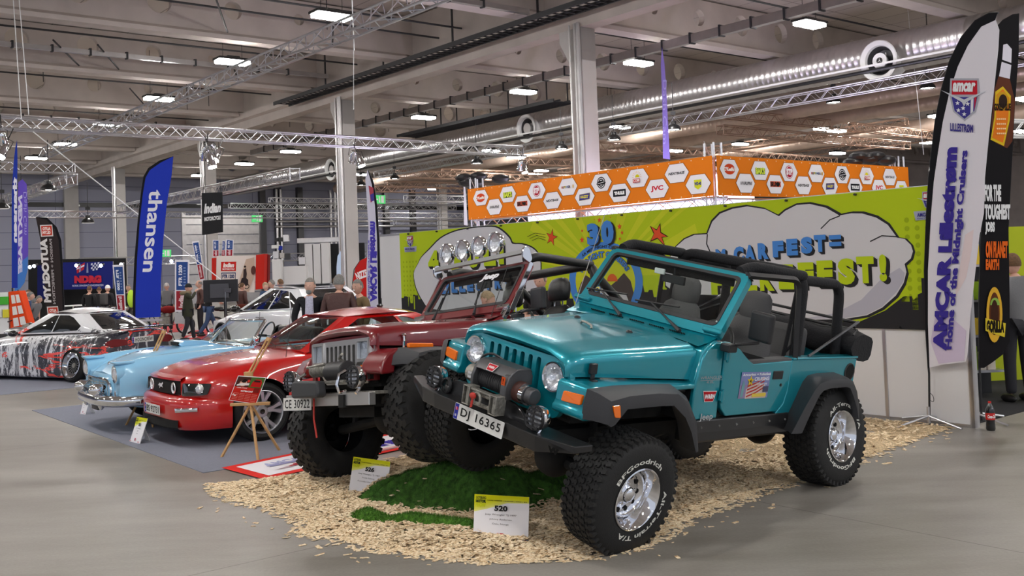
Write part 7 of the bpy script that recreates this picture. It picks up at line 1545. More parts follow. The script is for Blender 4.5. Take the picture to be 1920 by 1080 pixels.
# tall blue flag
BL=[(325,293),(299,301),(278,315),(269,331),(264,363),(258,416),(252,486),(249,557),(249,597)]
def a_th(ar):
    ar.text('thansen',267,-510,293,-356,'e4e4ec',bold=.02,rot=-90,warp=lambda X,Y:(X+(Y+510)*.085,Y))
FLT=flag('feather_flag','tall bright blue flag with white lettering at left',BY(280,628,24)*1,[(280,625),(279,600)],BL+[(301,594),(302,521),(306,451),(313,381),(322,328),(325,294)],BL+[(254,597),(254,557),(257,486),(262,416),(268,363),(273,333),(281,319),(301,305)],a_th,ck='2238b0',foot=False)
g=MB().bx((-.05,-.03,0),(.05,.03,.55)); o=g.build('flag_base','white_plastic'); p=BY(280,600,24); o.location=(p.x,p.y,0); o.parent=FLT; o.matrix_parent_inverse=FLT.matrix_world.inverted(); o.name='base_post'
o=MB().bx((-.35,-.06,0),(.35,.0,.05)).build('flag_ledge','alu'); o.location=(p.x-.02,p.y-.02,p.z-.03); tag(o,'silver bottom bar of the tall blue flag','bar')
o=MB().bx((-.35,.2,0),(.05,.5,.62)).build('blue_box',paint('20308c')); o.location=(p.x,p.y,0); tag(o,'dark blue box behind the white flag post','box')
flag('feather_flag','thin blue flag seen edge-on at far left',BY(25,545,26),[(23,600),(22,540)],[(32,262),(29,275),(26,300),(22,360),(22,450),(22,540),(33,540),(33,450),(32,360),(33,300)],None,lambda ar:ar.text('thansen',24,-455,32,-332,'e0e0ea',bold=.05,rot=90,flip=True),ck='22389c',foot=False)
flag('feather_flag','purple to blue flag with mirrored lettering at far left',BY(42,545,27),[(33,600),(33,350)],[(34,342),(42,336),(50,345),(53,400),(53,470),(52,505),(46,530),(38,541),(28,546),(26,520),(32,470)],None,
 lambda ar:(ar.poly(up_([(26,520),(28,500),(53,480),(52,505),(46,530),(38,541),(28,546)]),'4a80cc'),ar.text('NEXTBASE',34,-514,42,-365,'dcd8f0',bold=.06,rot=90,flip=True,shear=.2),ar.text('Dash Cam',44,-440,50,-360,'b0a8e0',rot=90,flip=True)),ck='6a52c0',foot=False)
def a_ag(ar):
    for (x0,y0,x1,y1) in ((75,421,99,444),(88,574,110,594)): ar.poly(up_([(x0,y0+1),(x1-1,y0),(x1+1,y1-1),(x0+2,y1)]),'d8d0cc'); ar.poly(up_([(x0+2,y0+3),(x1-2,y0+2),(x1-1,y1-3),(x0+4,y1-2)]),'c43c28'); ar.text('AUTO',x0+5,-(y0+11),x1-4,-(y0+5),'f0dcd4',bold=.06,flip=True); ar.text('GLYM',x0+5,-(y0+18),x1-4,-(y0+12),'f0dcd4',bold=.06,flip=True)
    ar.text('AUTOGLYM',83,-567,97,-447,'dcd8d6',bold=.06,rot=90,flip=True,warp=lambda X,Y:(X-(Y+567)*.07,Y)); ar.text('PASSION + PERFECTION',100,-570,105,-448,'a8a0a0',bold=.03,rot=90,flip=True,warp=lambda X,Y:(X-(Y+570)*.06,Y))
flag('feather_flag','dark brown rounded flag with mirrored white lettering behind the graffiti coupe',BY(100,600,26),[(121,600),(119,560),(116,486),(114,451),(106,427),(88,409),(68,407)],[(67,407),(88,408),(106,425),(114,448),(117,486),(120,560),(121,594),(88,598),(86,592),(83,521),(76,451)],[(67,407),(88,408),(106,425),(114,448),(117,486),(120,560),(121,594),(118,594),(117,560),(113,486),(110,450),(103,430),(87,412)],a_ag,ck='302828',foot=False)
def wf_(ar):
    ar.text('AMCAR Lillestrøm',693,-566,707,-415,'4a3fae',bold=.07,rot=-90,flip=True); ar.text('Midnight Cruisers',689,-560,694,-450,'7a72c0',bold=.05,rot=-90,flip=True); ar.poly(up_([(691,348),(700,352),(702,375),(695,380)]),'b04858'); ar.poly(up_([(694,365),(701,362),(702,376),(696,378)]),'4a4090')
flag('feather_flag','white curved flag with mirrored purple lettering left of the green banner',BY(700,600,18.4),[(715,600),(713,558),(710,446),(706,385),(700,342),(689,318)],[(689,318),(700,341),(707,385),(711,446),(714,560),(714,590),(688,590),(687,507),(691,430),(687,364),(685,335)],[(689,318),(700,341),(707,385),(711,446),(714,560),(714,590),(710,590),(709,560),(707,446),(703,385),(697,345)],wf_,ck='cfccdc',foot=False)
flag('feather_flag','small red flag with white letters behind the three standing men',BY(676,560,24),[(661,600),(661,530),(664,505),(674,490),(690,482)],[(690,482),(676,488),(666,503),(662,525),(661,560),(690,560)],None,lambda ar:ar.text('NiZZE',667,-522,689,-508,'e8e0e0',bold=.05,rot=20),ck='b8201c',foot=False)
flag('feather_flag','pale blue curved flag half hidden by the middle column',BY(635,560,30),None,[(639,470),(633,480),(631,500),(631,545),(640,545)],None,None,ck='b8cce4',foot=False)
# FTR flags
def a_ftr(mir=False,rot=90,sh=0):
    def f(ar):
        ar.rect(.0,.0,1,1,'e0dfe6'); ar.rect(.1,.42,.9,.96,'2c4a88'); ar.rect(.1,.04,.9,.40,'9c2c38')
        ar.text('FTR 1200',.26,.50,.52,.90,'dfe4f0',bold=.05,rot=rot,flip=mir); 
        for k in range(7): ar.rect(.62,.50+k*.055,.78,.525+k*.055,'7a90bc')
        ar.text('Indian',.3,.08,.7,.38,'d8c0c4',bold=.05,rot=rot,flip=mir)
    return f
sheet('banner_stand','slanted blue and red upright banner with mirrored letters left of the tall blue flag','banner',34,((211,497),(232,496),(236,592),(221,592)),a_ftr(True))
sheet('banner_stand','blue and red upright banner just right of the tall blue flag','banner',33,((328,487),(355,487),(354,585),(328,585)),a_ftr())
o=sheet('banner_plinth','grey plinth under the upright banner right of the tall blue flag','panel',32.9,((328,586),(349,586),(347,607),(327,607)),None,'galvanised')
for (q,lb,mr) in ((((360,453),(373,451),(384,525),(375,527)),'tilted narrow blue banner hanging above the monitor',False),(((399,450),(411,450),(411,482),(399,482)),'small upright blue banner above the white stand, left one',True),(((417,451),(422,451),(422,481),(415,481)),'small upright blue banner above the white stand, middle sliver',True),(((424,449),(438,450),(437,481),(423,481)),'small upright blue banner above the white stand, right one',True)):
    sheet('banner_stand',lb,'banner',36.5,q,a_ftr(mr))
sheet('hanging_banner','black square hanging banner with white script lettering','banner',30,((378,362),(417,360),(418,435),(379,441)),lambda ar:(ar.text('Indian',.10,.50,.92,.74,'e0e0e0',bold=.05,shear=.25),ar.text('MOTORCYCLE',.12,.32,.90,.42,'d8d8d8',bold=.06)),'black_cloth')
cable(BY(381,362,30),BY(383,330,30),.008,'cable_dark','left cord of the black hanging banner'); cable(BY(414,361,30),BY(412,330,30),.008,'cable_dark','right cord of the black hanging banner')
def a_ind(ar):
    ar.rect(0,0,1,1,'ddd4cc'); ar.rect(.12,.58,.50,.84,'c42a24').text('Indian',.17,.68,.45,.81,'f0e4e0',bold=.06,shear=.2).text('MOTORCYCLE',.16,.61,.46,.66,'f0e4e0',bold=.04)
    ar.rect(.13,.30,.50,.54,'2c3c66').rect(.145,.33,.485,.515,'ddd4cc').text('FTR 1200',.16,.38,.47,.49,'2c3c66',bold=.06)
    ar.poly([(.56,.02),(.86,.02),(.98,.5),(.95,.95),(.75,.9),(.62,.4)],'c2ab98'); ar.ring(.64,.18,.05,.07,'2a2422').ring(.80,.16,.05,.07,'2a2422').poly([(.62,.2),(.66,.38),(.74,.42),(.83,.34),(.84,.2),(.72,.14)],'30282a').poly([(.70,.4),(.70,.62),(.76,.66),(.79,.5),(.78,.38)],'3c3030').disc(.735,.70,.03,'2a2422')
    ar.disc(.95,.6,.06,'5a3a34',ry=.12)
sheet('printed_wall','white printed stand wall with red logo and motorcycle picture','stand wall',36,((406,480),(481,479),(477,548),(405,548)),a_ind)
sheet('red_column','red edge strip at the left side of the white printed stand wall','column',36.1,((397,484),(407,483),(407,547),(397,547)),None,paint('c02a20'),.3); sheet('red_column','broad red column at the right side of the white printed stand wall','column',35.9,((480,478),(496,476),(495,541),(479,543)),None,paint('c02a20'),.5)
sheet('red_column','shaded side face of the broad red column, painted darker red','column',36.3,((496,476),(503,478),(502,541),(495,541)),None,paint('7c1c1c'),.3)  # shade on the side face is put into its darker red
# stage
sheet('stage_backdrop','black backdrop of the far stage at left','backdrop',46,((53,487),(236,484),(240,600),(53,605)),None,'black_cloth')
def a_no(ar):
    ar.rect(0,0,1,1,'1c2470'); ar.poly([(.28,.58),(.42,.72),(.44,.98),(.27,.80)],'b02838'); ar.poly([(.33,.62),(.355,.65),(.36,.9),(.335,.87)],'e0e0ec'); ar.poly([(.275,.72),(.43,.84),(.43,.90),(.275,.77)],'e0e0ec'); ar.poly([(.34,.63),(.352,.64),(.355,.89),(.343,.88)],'20308c')
    for i in range(5):
        for j in range(4):
            if (i+j)%2: ar.poly([(.56+i*.035,.66+j*.07+.01*i),(.595+i*.035,.665+j*.07+.01*i),(.60+i*.035,.735+j*.07+.01*i),(.565+i*.035,.73+j*.07+.01*i)],'c8cce0')
    ar.poly([(.48,.60),(.52,.60),(.51,.95),(.49,.95)],'8890b0'); ar.text('NDRG',.24,.22,.78,.50,'c02c40',bold=.09); ar.text('NORSK DRAGRACE GARDERMOEN',.2,.10,.82,.17,'b0b4d8',bold=.03)
sheet('stage_banner','dark blue stage banner with red lettering and small flags','banner',45,((118,492),(212,490),(212,541),(118,543)),a_no)
sheet('stage_banner','dark blue side banner left of the lettered stage banner','banner',45.2,((70,498),(116,494),(116,560),(70,560)),None,paint('161c58'))
for i,(u,v,lb) in enumerate(((58,500,'first blue-white stage light from the left'),(66,498,'second blue-white stage light, close to the first'),(145,497,'blue-white stage light over the red lettering'),(191,497,'blue-white stage light at the right end of the stage banner'),(229,495,'blue-white stage light above the slanted banner'),(273,492,'blue-white stage light behind the tall blue flag, left'),(294,492,'blue-white stage light behind the tall blue flag, right'),(323,489,'blue-white stage light right of the tall blue flag'))):
    if i==0: 
        mat('stage_glow',(.45,.55,1.0),emit=60); sl=empty('stage_light',(0,0,0),None,lb,'spotlight'); MB().lathe((0,0,0),(0,-1,-.2),[(-.2,0),(-.18,.05),(.1,.075),(.12,.075)],n=14).build('can','black_metal',sl); MB().lathe((0,0,0),(0,-1,-.2),[(.10,.0),(.10,.07)],n=14).build('bulb_glass','stage_glow',sl); o=sl
    else: o=copytree(sl); o['label']=lb
    o.location=BY(u,v,43.5 if i<5 else 42)
# white cabinets, dark doorway, switch boxes on the far wall right of the gate
def fbox(name,lab,cat,Y,x0,y0,x1,y1,k,dep=.3,ground=False,parent=None):
    a=BY(x0,y1,Y);b=BY(x1,y0,Y); z0=0 if ground else a.z; o=MB().bx((-(b.x-a.x)/2,0,0),((b.x-a.x)/2,dep,b.z-z0)).build(name,k,smooth=0,bevel=.01); o.location=((a.x+b.x)/2,Y,z0); return tag(o,lab,cat)
cab=[(573,457,587,532),(587,457,602,532),(602,455,616,532)]
for i,c in enumerate(cab): fbox('white_cabinet','tall white cabinet of the row in front of the far wall, %s'%('left','middle','right')[i],'cabinet',50-.0*i,*c,'panel_white',.5,True)
for i,c in enumerate(((528,499,551,530),(551,498,574,530))): fbox('white_cabinet','low white cabinet in front of the tall row, %s'%('left','right')[i],'cabinet',48,*c,'panel_white',.5,True)
fbox('dark_doorway','dark opening right of the white cabinets, its shade a black block','dark_opening',51,616,455,682,560,'black_cloth',.3,True); fbox('lintel','grey lintel over the dark opening','panel',51.2,557,444,640,456,'galvanised',.4)  # black block puts the darkness inside the opening into colour
fbox('white_cabinet','narrow white control cabinet left of the low ones','cabinet',47.5,511,486,526,534,'panel_white',.4,True)
for i,(c,k) in enumerate((((515,446,523,453),'black_plastic'),((521,445,530,453),'black_plastic'),((531,440,541,453),'galvanised'),((509,459,524,466),'white_plastic'),((512,471,522,485),'galvanised'),((525,474,533,484),'column_paint'),((534,475,543,487),'dark_plastic'),((560,482,572,496),'galvanised'),((522,461,528,469),paint('2838a0')))): fbox('switch_box',['upper left black switch box','upper middle black switch box','upper right grey switch box','long white switch box','pale grey switch box in the middle row','cream switch box in the middle row','dark switch box in the middle row','grey meter box beside the white cabinets','small blue box among the switch boxes'][i]+' on the far wall','box',49,*c,k,.2)
# monitor on its stand, seen from behind
p=BY(421,545,27); t=empty('monitor_on_stand',(p.x,27,0),None,'black screen on a tall black stand, seen from behind','monitor')
MB().box((-.10,0,p.z-.0),(.93,.06,.60)).build('screen','black_plastic',t,smooth=0,bevel=.015); MB().box((-.12,-.05,p.z),(.5,.05,.38)).box((.10,-.09,p.z+.0),(.2,.05,.12)).build('mount','grey_metal',t,smooth=0,bevel=.01); MB().bx((-.03,.0,.02),(.04,.06,p.z+.3)).bx((-.35,-.2,0),(.35,.25,.03)).build('stand','black_metal',t,smooth=0)
# small furniture near the far stands
p=BY(36,575,24); t=empty('leaflet_rack',(p.x,24,0),None,'slanted orange rack with white leaflets at the left edge','rack'); I=t.matrix_world.inverted()
P=[BY(16,547,24),BY(36,545,24),BY(56,612,24),BY(20,620,24)]; MB().add([tuple(I@q) for q in P]+[tuple(I@(q+Vector((0,.3,0)))) for q in P],[(3,2,1,0),(4,5,6,7),(0,1,5,4),(1,2,6,5),(2,3,7,6),(3,0,4,7)]).build('rack_body',paint('e0481c'),t,smooth=0)
ar=Art(lambda x,y,l:I@(Vector(bil(((16,547),(36,545),(56,612),(20,620)),x,y,24))+Vector((0,-l,0))),.004)
for j in range(3):
    for i in range(2): ar.rect(.2+i*.38,.68-j*.3,.5+i*.38,.90-j*.3,'e0dcd8')
ar.build('leaflets',t)
t=fbox('display_shelf','white shelf with green and yellow boxes at the left edge','shelf',24,-12,548,15,610,'white_plastic',.4,True)
for i,(c,h) in enumerate((((-6,556,15,572),'4cae3c'),((5,580,16,596),'d8cc40'),((-10,580,3,596),'d8d8d4'))): fbox('display_box',('green','yellow','white')[i]+' display box in the shelf at the left edge','box',23.95,*c,paint(h),.05)
g=MB().lathe((0,0,0),(0,0,1),[(1.0,0),(1.0,.42),(1.04,.42),(1.04,0)],n=20).cyl((0,0,0),(0,0,1.0),.03,n=8).cyl((0,0,0),(0,0,.02),.25,n=16); o=g.build('high_table','white_plastic'); p=BY(137,560,38); o.location=(p.x,38,0); tag(o,'small white high table in front of the far stage','table')
g=MB().lathe((0,0,0),(0,0,1),[(.55,0),(.55,.22),(.57,.2),(.57,0)],n=18)
for a in (0,2.1,4.2): g.cyl((.05*math.cos(a),.05*math.sin(a),.55),(.25*math.cos(a),.25*math.sin(a),0),.014,n=6)
o=g.build('black_stool','black_metal'); p=atz(314,645,0); o.location=p; tag(o,'small round black stool behind the pale blue convertible','stool')
for (u,v),lb in (((350,629),'white rope post behind the pale blue convertible, left'),((361,633),'thin white rope post beside the person in the green coat')):
    o=MB().cyl((0,0,0),(0,0,.95),.03,n=8).cyl((0,0,0),(0,0,.03),.15,n=14).build('barrier_post','white_plastic'); o.location=atz(u,v,0); tag(o,lb,'post')
ground_sheet('red_carpet',[tuple(atz(u,v,0)[:2]) for u,v in ((286,606),(352,602),(340,622),(292,626))],'carpet_red','red carpet patch right of the tall blue flag foot','carpet'); ground_sheet('red_carpet',[tuple(atz(u,v,0)[:2]) for u,v in ((345,622),(440,612),(430,634),(340,640))],'carpet_red','red carpet patch under the walking people behind the pale blue convertible','carpet')
# motorcycles
def motorbike(lab,loc,yaw,ck,scooter=False):
    t=empty('motorcycle',loc,yaw,lab,'motorcycle')
    for x in (-.70,.70):
        MB().lathe((x,0,.31),(0,1,0),[(-.05,.25),(-.055,.28),(-.03,.31),(.03,.31),(.055,.28),(.05,.25)],n=28,closed=True).build('tyre','rubber',t); g=MB().lathe((x,0,.31),(0,1,0),[(-.03,.25),(-.02,.235),(.02,.235),(.03,.25)],n=28).lathe((x,0,.31),(0,1,0),[(-.05,.0),(-.05,.04),(.05,.04),(.05,0)],n=10)
        for i in range(7): a=2*PI*i/7; g.cyl((x,0,.31),(x+.24*math.cos(a),0,.31+.24*math.sin(a)),.009,n=4)
        g.build('rim','alu',t)
    g=MB().tube([(.70,.09,.31),(.50,.07,.80),(.44,.06,.98)],.022,n=8).tube([(.70,-.09,.31),(.50,-.07,.80),(.44,-.06,.98)],.022,n=8); g.build('fork','alu',t)
    MB().tube([(.45,0,.85),(.0,.0,.80),(-.35,0,.72),(-.2,0,.35),(.25,0,.30),(.45,0,.80)],.022,n=8).tube([(-.2,.08,.38),(-.70,.09,.31)],.022,n=6).tube([(-.2,-.08,.38),(-.70,-.09,.31)],.022,n=6).build('frame','black_metal',t)
    MB().box((.03,0,.48),(.36,.28,.30)).cyl((.08,0,.55),(.16,0,.75),.09,n=12).cyl((.0,0,.55),(-.08,0,.72),.09,n=12).build('engine','dull_steel',t,bevel=.03)
    MB().ball((.15,0,.86),(.27,.14,.13),n=16,m=10).build('fuel_tank',ck,t,smooth=60); MB().box((-.32,0,.82),(.50,.22,.08)).ball((-.6,0,.86),(.18,.10,.07),n=12,m=6).build('saddle','black_leather',t,bevel=.03)
    MB().tube([(.40,-.36,1.02),(.42,-.2,1.06),(.44,0,1.02),(.42,.2,1.06),(.40,.36,1.02)],.014,n=6).build('handlebar','black_metal',t); MB().ball((.56,0,.92),(.10,.10,.10),n=14,m=8).build('headlight','chrome',t,smooth=60)
    MB().tube([(.1,.14,.45),(-.1,.16,.28),(-.75,.17,.34)],[.03,.03,.05],n=8).build('exhaust','chrome',t)
    if scooter: MB().ball((.62,0,.75),(.16,.16,.26),n=14).ball((-.5,0,.62),(.36,.16,.2),n=14).box((.05,0,.38),(.5,.3,.06)).build('fairing',ck,t,smooth=60)
    return t
for (u,v,Y,yaw,ck,lb,sc) in ((307,606,34,.3,paint('7a1c1c'),'dark red motorcycle right of the tall blue flag',0),(18,606,21.5,.5,'alu','silver scooter half hidden behind the graffiti coupe',1),(60,600,24,2.6,'dull_steel','grey motorcycle right of the silver scooter',0),(76,596,26.5,.2,paint('d85a1c'),'motorcycle with an orange tank left of the dark brown flag',0),
 (150,590,33,.1,paint('2c5a3c'),'green motorcycle in front of the stage',0),(172,588,34,2.9,paint('d8d8d8'),'white motorcycle in front of the stage, middle',0),(203,587,35,.4,'black_gloss','black motorcycle left of the slanted banner',0),(445,583,33,.2,paint('5a2418'),'brown motorcycle behind the black screen',0)):
    p=BY(u,v,Y); motorbike(lb,(p.x,Y,0),yaw,ck,sc)
# ================================================================ people
def skinned(name,k,nodes,edges,parent,levels=1,extra=None,root=0):
    me=bpy.data.meshes.new(name); me.from_pydata([n[:3] for n in nodes],edges,[]); o=bpy.data.objects.new(name,me); COL.objects.link(o)
    md=o.modifiers.new('skin','SKIN'); md.use_smooth_shade=True
    for i,n in enumerate(nodes):
        sv=me.skin_vertices[0].data[i]; sv.radius=(n[3],n[4] if len(n)>4 else n[3]); sv.use_root=(i==root)
    s_=o.modifiers.new('s','SUBSURF'); s_.levels=s_.render_levels=levels
    dg=bpy.context.evaluated_depsgraph_get(); m2=bpy.data.meshes.new_from_object(o.evaluated_get(dg)); bpy.data.objects.remove(o); bpy.data.meshes.remove(me)
    g=MB(); g.add([tuple(v.co) for v in m2.vertices],[tuple(p.vertices) for p in m2.polygons]); bpy.data.meshes.remove(m2)
    if extra: g.v+=[tuple(p) for p in []]; extra(g)
    return g.build(name,k,parent,smooth=80)
def head_geo(g,c,sz,face):
    """head with brow, eye sockets, nose, chin; face = Matrix turning +y to where it looks"""
    rows=[]; n=24
    for i in range(19):
        th=PI*i/18; r=[]
        for j in range(n):
            ph=2*PI*j/n; x=math.sin(th)*math.cos(ph); y=math.sin(th)*math.sin(ph); z=math.cos(th)
            fx=.074*(1-.20*max(0,-z)**1.2); fy=.096*(1-.06*max(0,-z)); px,py,pz=x*fx,y*fy,z*.118
            if y>0:
                f=y; nose=math.exp(-(x/.16)**2-((z+.12)/.22)**2)*f; py+=.026*nose; py-=.012*(math.exp(-((abs(x)-.36)/.16)**2-((z-.05)/.12)**2))*f; py+=.008*math.exp(-(x/.3)**2-((z+.72)/.16)**2); py-=.006*math.exp(-(x/.25)**2-((z+.44)/.05)**2)
            r.append(face@Vector((px,py,pz))*sz+Vector(c))
        rows.append(r)
    g.grid(rows,closed=True)
    for s in (-1,1): g.ball(face@Vector((s*.077,-.004,-.005))*sz+Vector(c),(.010*sz,.018*sz,.030*sz),n=8,m=6)
def hand_geo(g,p,d,side,palm_n,s=1.0):
    """palm and five separate fingers along d, curled toward palm_n"""
    p=Vector(p);d=Vector(d).normalized();nn=Vector(palm_n); nn=(nn-d*nn.dot(d)).normalized(); w_=d.cross(nn)*side
    V=[p+w_*a*.038*s+nn*b*.013*s+d*c*s for c,q in ((0,.8),(.045,1),(.088,1)) for a,b in ((-q,-1),(q,-1),(q,1),(-q,1))]; g.add(V,[(0,1,5,4),(1,2,6,5),(2,3,7,6),(3,0,4,7),(4,5,9,8),(5,6,10,9),(6,7,11,10),(7,4,8,11),(0,3,2,1),(8,9,10,11)])
    for i,(a,L_) in enumerate(((-.030,.068),(-.010,.080),(.010,.076),(.029,.060))):
        b=p+d*.084*s+w_*a*s; m_=b+(d*.75+nn*.5).normalized()*L_*.5*s; e=m_+(d*.25+nn*.95).normalized()*L_*.5*s; g.tube([b,m_,e],[.0095*s,.0088*s,.007*s],n=6)
    b=p+d*.025*s-w_*.036*s; m_=b+(d*.5-w_*.7+nn*.3).normalized()*.038*s; g.tube([b,m_,m_+(d*.8+nn*.5).normalized()*.032*s],[.012*s,.011*s,.008*s],n=6)
def person(lab,loc,yaw,H=1.78,top='black_cloth',legs='jean_blue',hair='hair_grey',bald=False,beard=None,hat=None,la=None,ra=None,stride=0,lean=0,head_yaw=0,head_pitch=0,shirt=None,jl=.86,shoe='black_leather',vest=None,pack=None,stout=1.0,short=False,hood=None,moust=None,name='person'):
    k=H/1.78; t=empty(name,loc,yaw,lab,'person'); hz=.93*k; sh=1.425*k; L_=Matrix.Rotation(-lean,3,'X')
    def up(p): v=Vector(p); return L_@(v-Vector((0,0,hz)))+Vector((0,0,hz))
    S_=lambda s:up((s*.185*k,0,sh)); 
    EL=up(la[0] if la else (-.25*k,-.02,1.17*k)); HL_=up(la[1] if la else (-.25*k,.07,.93*k)); ER=up(ra[0] if ra else (.25*k,-.02,1.17*k)); HR=up(ra[1] if ra else (.25*k,.07,.93*k))
    hipL=Vector((-.095*k,0,hz-.02));hipR=Vector((.095*k,0,hz-.02)); kL=Vector((-.11*k,stride*.16+.02,.50*k));kR=Vector((.11*k,-stride*.10+.02,.50*k)); aL=Vector((-.12*k,stride*.30,.09*k)); aR=Vector((.12*k,-stride*.34,.09*k+(.05 if stride else 0)))
    pel=Vector((0,0,hz)); wa=up((0,0,1.10*k)); ch=up((0,.01,1.30*k)); ne=up((0,0,1.47*k)); nk=up((0,.01,1.525*k)); w=stout
    def arms(a):
        return [tuple(S_(-1))+(.058*a,),tuple(EL)+(.043*a,),tuple(HL_)+(.030*a,),tuple(S_(1))+(.058*a,),tuple(ER)+(.043*a,),tuple(HR)+(.030*a,)]
    nodes=[tuple(pel)+(.145*w*k,.105*w*k),tuple(wa)+(.130*w*k,.095*w*k),tuple(ch)+(.145*w*k,.105*w*k),tuple(ne)+(.060*k,.060*k),tuple(nk)+(.052*k,.055*k)]+arms(1)+[tuple(hipL)+(.082*k,),tuple(kL)+(.055*k,),tuple(aL)+(.038*k,),tuple(hipR)+(.082*k,),tuple(kR)+(.055*k,),tuple(aR)+(.038*k,)]
    ed=[(0,1),(1,2),(2,3),(3,4),(2,5),(5,6),(6,7),(2,8),(8,9),(9,10),(0,11),(11,12),(12,13),(0,14),(14,15),(15,16)]
    fc=Matrix.Rotation(head_yaw,3,'Z')@Matrix.Rotation(-lean*.5+head_pitch,3,'X'); hc=nk+L_@Vector((0,.02,.098*k))
    def ex(g):
        head_geo(g,hc,k*1.06,fc); 
        for hp,el,s in ((HL_,EL,-1),(HR,ER,1)): d=(hp-el); hand_geo(g,hp-d.normalized()*.01,d,s,(-s*.6,.7,0),k)
    skinned('body','skin',nodes,ed,t,extra=ex)
    # jacket or shirt
    jn=[tuple(up((0,0,jl*k)))+(.168*w*k,.130*w*k),tuple(up((0,0,.98*k)))+(.170*w*k,.132*w*k)]+[tuple(wa)+(.158*w*k,.120*w*k),tuple(ch)+(.168*w*k,.125*w*k),tuple(up((0,0,1.47*k)))+(.085*k,.085*k)]
    if short: am=[tuple(S_(-1))+(.074,),tuple(S_(-1).lerp(EL,.75))+(.062,),tuple(S_(1))+(.074,),tuple(S_(1).lerp(ER,.75))+(.062,)]; je=[(0,1),(1,2),(2,3),(3,4),(3,5),(5,6),(3,7),(7,8)]
    else: am=[tuple(S_(-1))+(.076,),tuple(EL)+(.058,),tuple(EL.lerp(HL_,.93))+(.043,),tuple(S_(1))+(.076,),tuple(ER)+(.058,),tuple(ER.lerp(HR,.93))+(.043,)]; je=[(0,1),(1,2),(2,3),(3,4),(3,5),(5,6),(6,7),(3,8),(8,9),(9,10)]
    skinned('jacket' if not short else 'shirt',top,jn+am,je,t)
    w=min(w,1.08); tn=[tuple(pel+Vector((0,0,.04)))+(.152*w*k,.115*w*k),tuple(hipL)+(.096*k,),tuple(kL)+(.074*k,),tuple(aL+Vector((0,0,.0)))+(.062*k,),tuple(hipR)+(.096*k,),tuple(kR)+(.074*k,),tuple(aR)+(.062*k,)]
    skinned('trousers',legs,tn,[(0,1),(1,2),(2,3),(0,4),(4,5),(5,6)],t)
    g=MB()
    for a in (aL,aR): g.ball((a.x,a.y+.06,max(a.z-.045,.045)),(.048,.145,.05),n=14,m=8)
    g.build('shoes',shoe,t,smooth=60)
    if not bald or hat is None:
        g=MB(); rows=[]
        for i in range(9):
            th=(PI*.56)*i/8; r=[]
            for j in range(22):
                ph=2*PI*j/22; y=math.sin(ph); cut=.62 if y>.2 else 1.0; tt=th*(cut if not bald else .0+1.0); 
                if bald: tt=PI*.30+th*.42; 
                q=Vector((math.sin(tt)*math.cos(ph)*.086,math.sin(tt)*y*.108-.004,math.cos(tt)*.132+.002)); 
                if bald and y>.35: q=Vector((math.sin(tt)*math.cos(ph)*.070,math.sin(tt)*y*.085,math.cos(tt)*.11))
                r.append(hc+fc@q*k)
            rows.append(r)
        g.grid(rows,closed=True); 
        if hat is None: g.build('hair',hair,t,smooth=80)
    if hat:
        g=MB(); rows=[[hc+fc@Vector((math.sin(th)*math.cos(2*PI*j/20)*.088,math.sin(th)*math.sin(2*PI*j/20)*.108,math.cos(th)*.13+.012))*k for j in range(20)] for th in [PI*.5*i/7 for i in range(8)]]; g.grid(rows,closed=True)
        if hat[1]: P=[hc+fc@Vector(q)*k for q in ((-.07,.07,.03),(-.06,.17,.02),(0,.19,.02),(.06,.17,.02),(.07,.07,.03))]; g.poly(P)
        g.build('cap',hat[0],t,smooth=60)
    if beard: MB().ball(hc+fc@Vector((0,.062,-.085))*k,(.045*k,.035*k,.042*k),n=14,m=8).build('beard',beard,t,smooth=80)
    if moust: MB().ball(hc+fc@Vector((0,.098,-.052))*k,(.036*k,.014*k,.012*k),n=10,m=6).build('moustache',moust,t,smooth=80)
    g=MB()
    for s in (-1,1): g.ball(hc+fc@Vector((s*.029,.083,.006))*k,(.012*k,.008*k,.007*k),n=8,m=6,)
    g.build('eyes','black_gloss',t)
    if shirt:
        rows=[[up((x*k*(1-.25*(z-1.0)/.5),(.128*w if z<1.3 else .118*w-.06*(z-1.3))*k+.004-abs(x)*.18,z*k)) for x in (-.075,-.04,0,.04,.075)] for z in (.90,1.0,1.1,1.2,1.3,1.4,1.47)]; MB().grid(rows).build('shirt',shirt,t,smooth=80,solid=.008)
    if vest: MB().ball(up((0.02,.0,1.22*k)),(.19*k,.14*k,.30*k),n=14,m=10).build('vest',vest,t,smooth=80)
    if pack: MB().box(up((0,-.20,1.25*k)),(.28,.16,.42)).build('backpack',pack,t,bevel=.05,seg=3)
    if hood: MB().tube([up((.13*math.cos(a),-.05+.12*math.sin(a),1.47*k)) for a in [2*PI*i/14 for i in range(14)]],.06,closed=True,n=8).build('fur_hood',hood,t,smooth=80)
    return t
def at_head(u,v,H):   # ground point under a head top seen at (u,v)
    p=atz(u,v,H) if abs(H-HC)>.02 else aty(u,v,20); return p
def stand(u,Y): p=aty(u,500,Y); return (p[0],Y,0)
mat('coat_green',(.03,.032,.018),.9,bump=.2,bscale=60); mat('fur',(.22,.17,.10),.95,bump=1,bscale=90); mat('grey_jacket',(.16,.16,.165),.85,bump=.15,bscale=60); mat('hivis',(.55,.85,.06),.7); mat('trouser_dark',(.02,.02,.025),.9); mat('tan_jacket',(.16,.11,.05),.8); mat('hair_blond',(.35,.25,.15),.85,var=.2,vscale=50)
R_=math.radians
person('grey-bearded man in a dark open jacket and checked shirt holding a white cup',stand(581,16.4),R_(178),1.86,top='black_cloth',legs='trouser_dark',hair='hair_grey',beard='hair_grey',shirt='shirt_check',la=((-.27,.0,1.19),(-.10,.24,1.12)),ra=((.28,.02,1.2),(.22,.12,.98)),head_yaw=R_(-8))
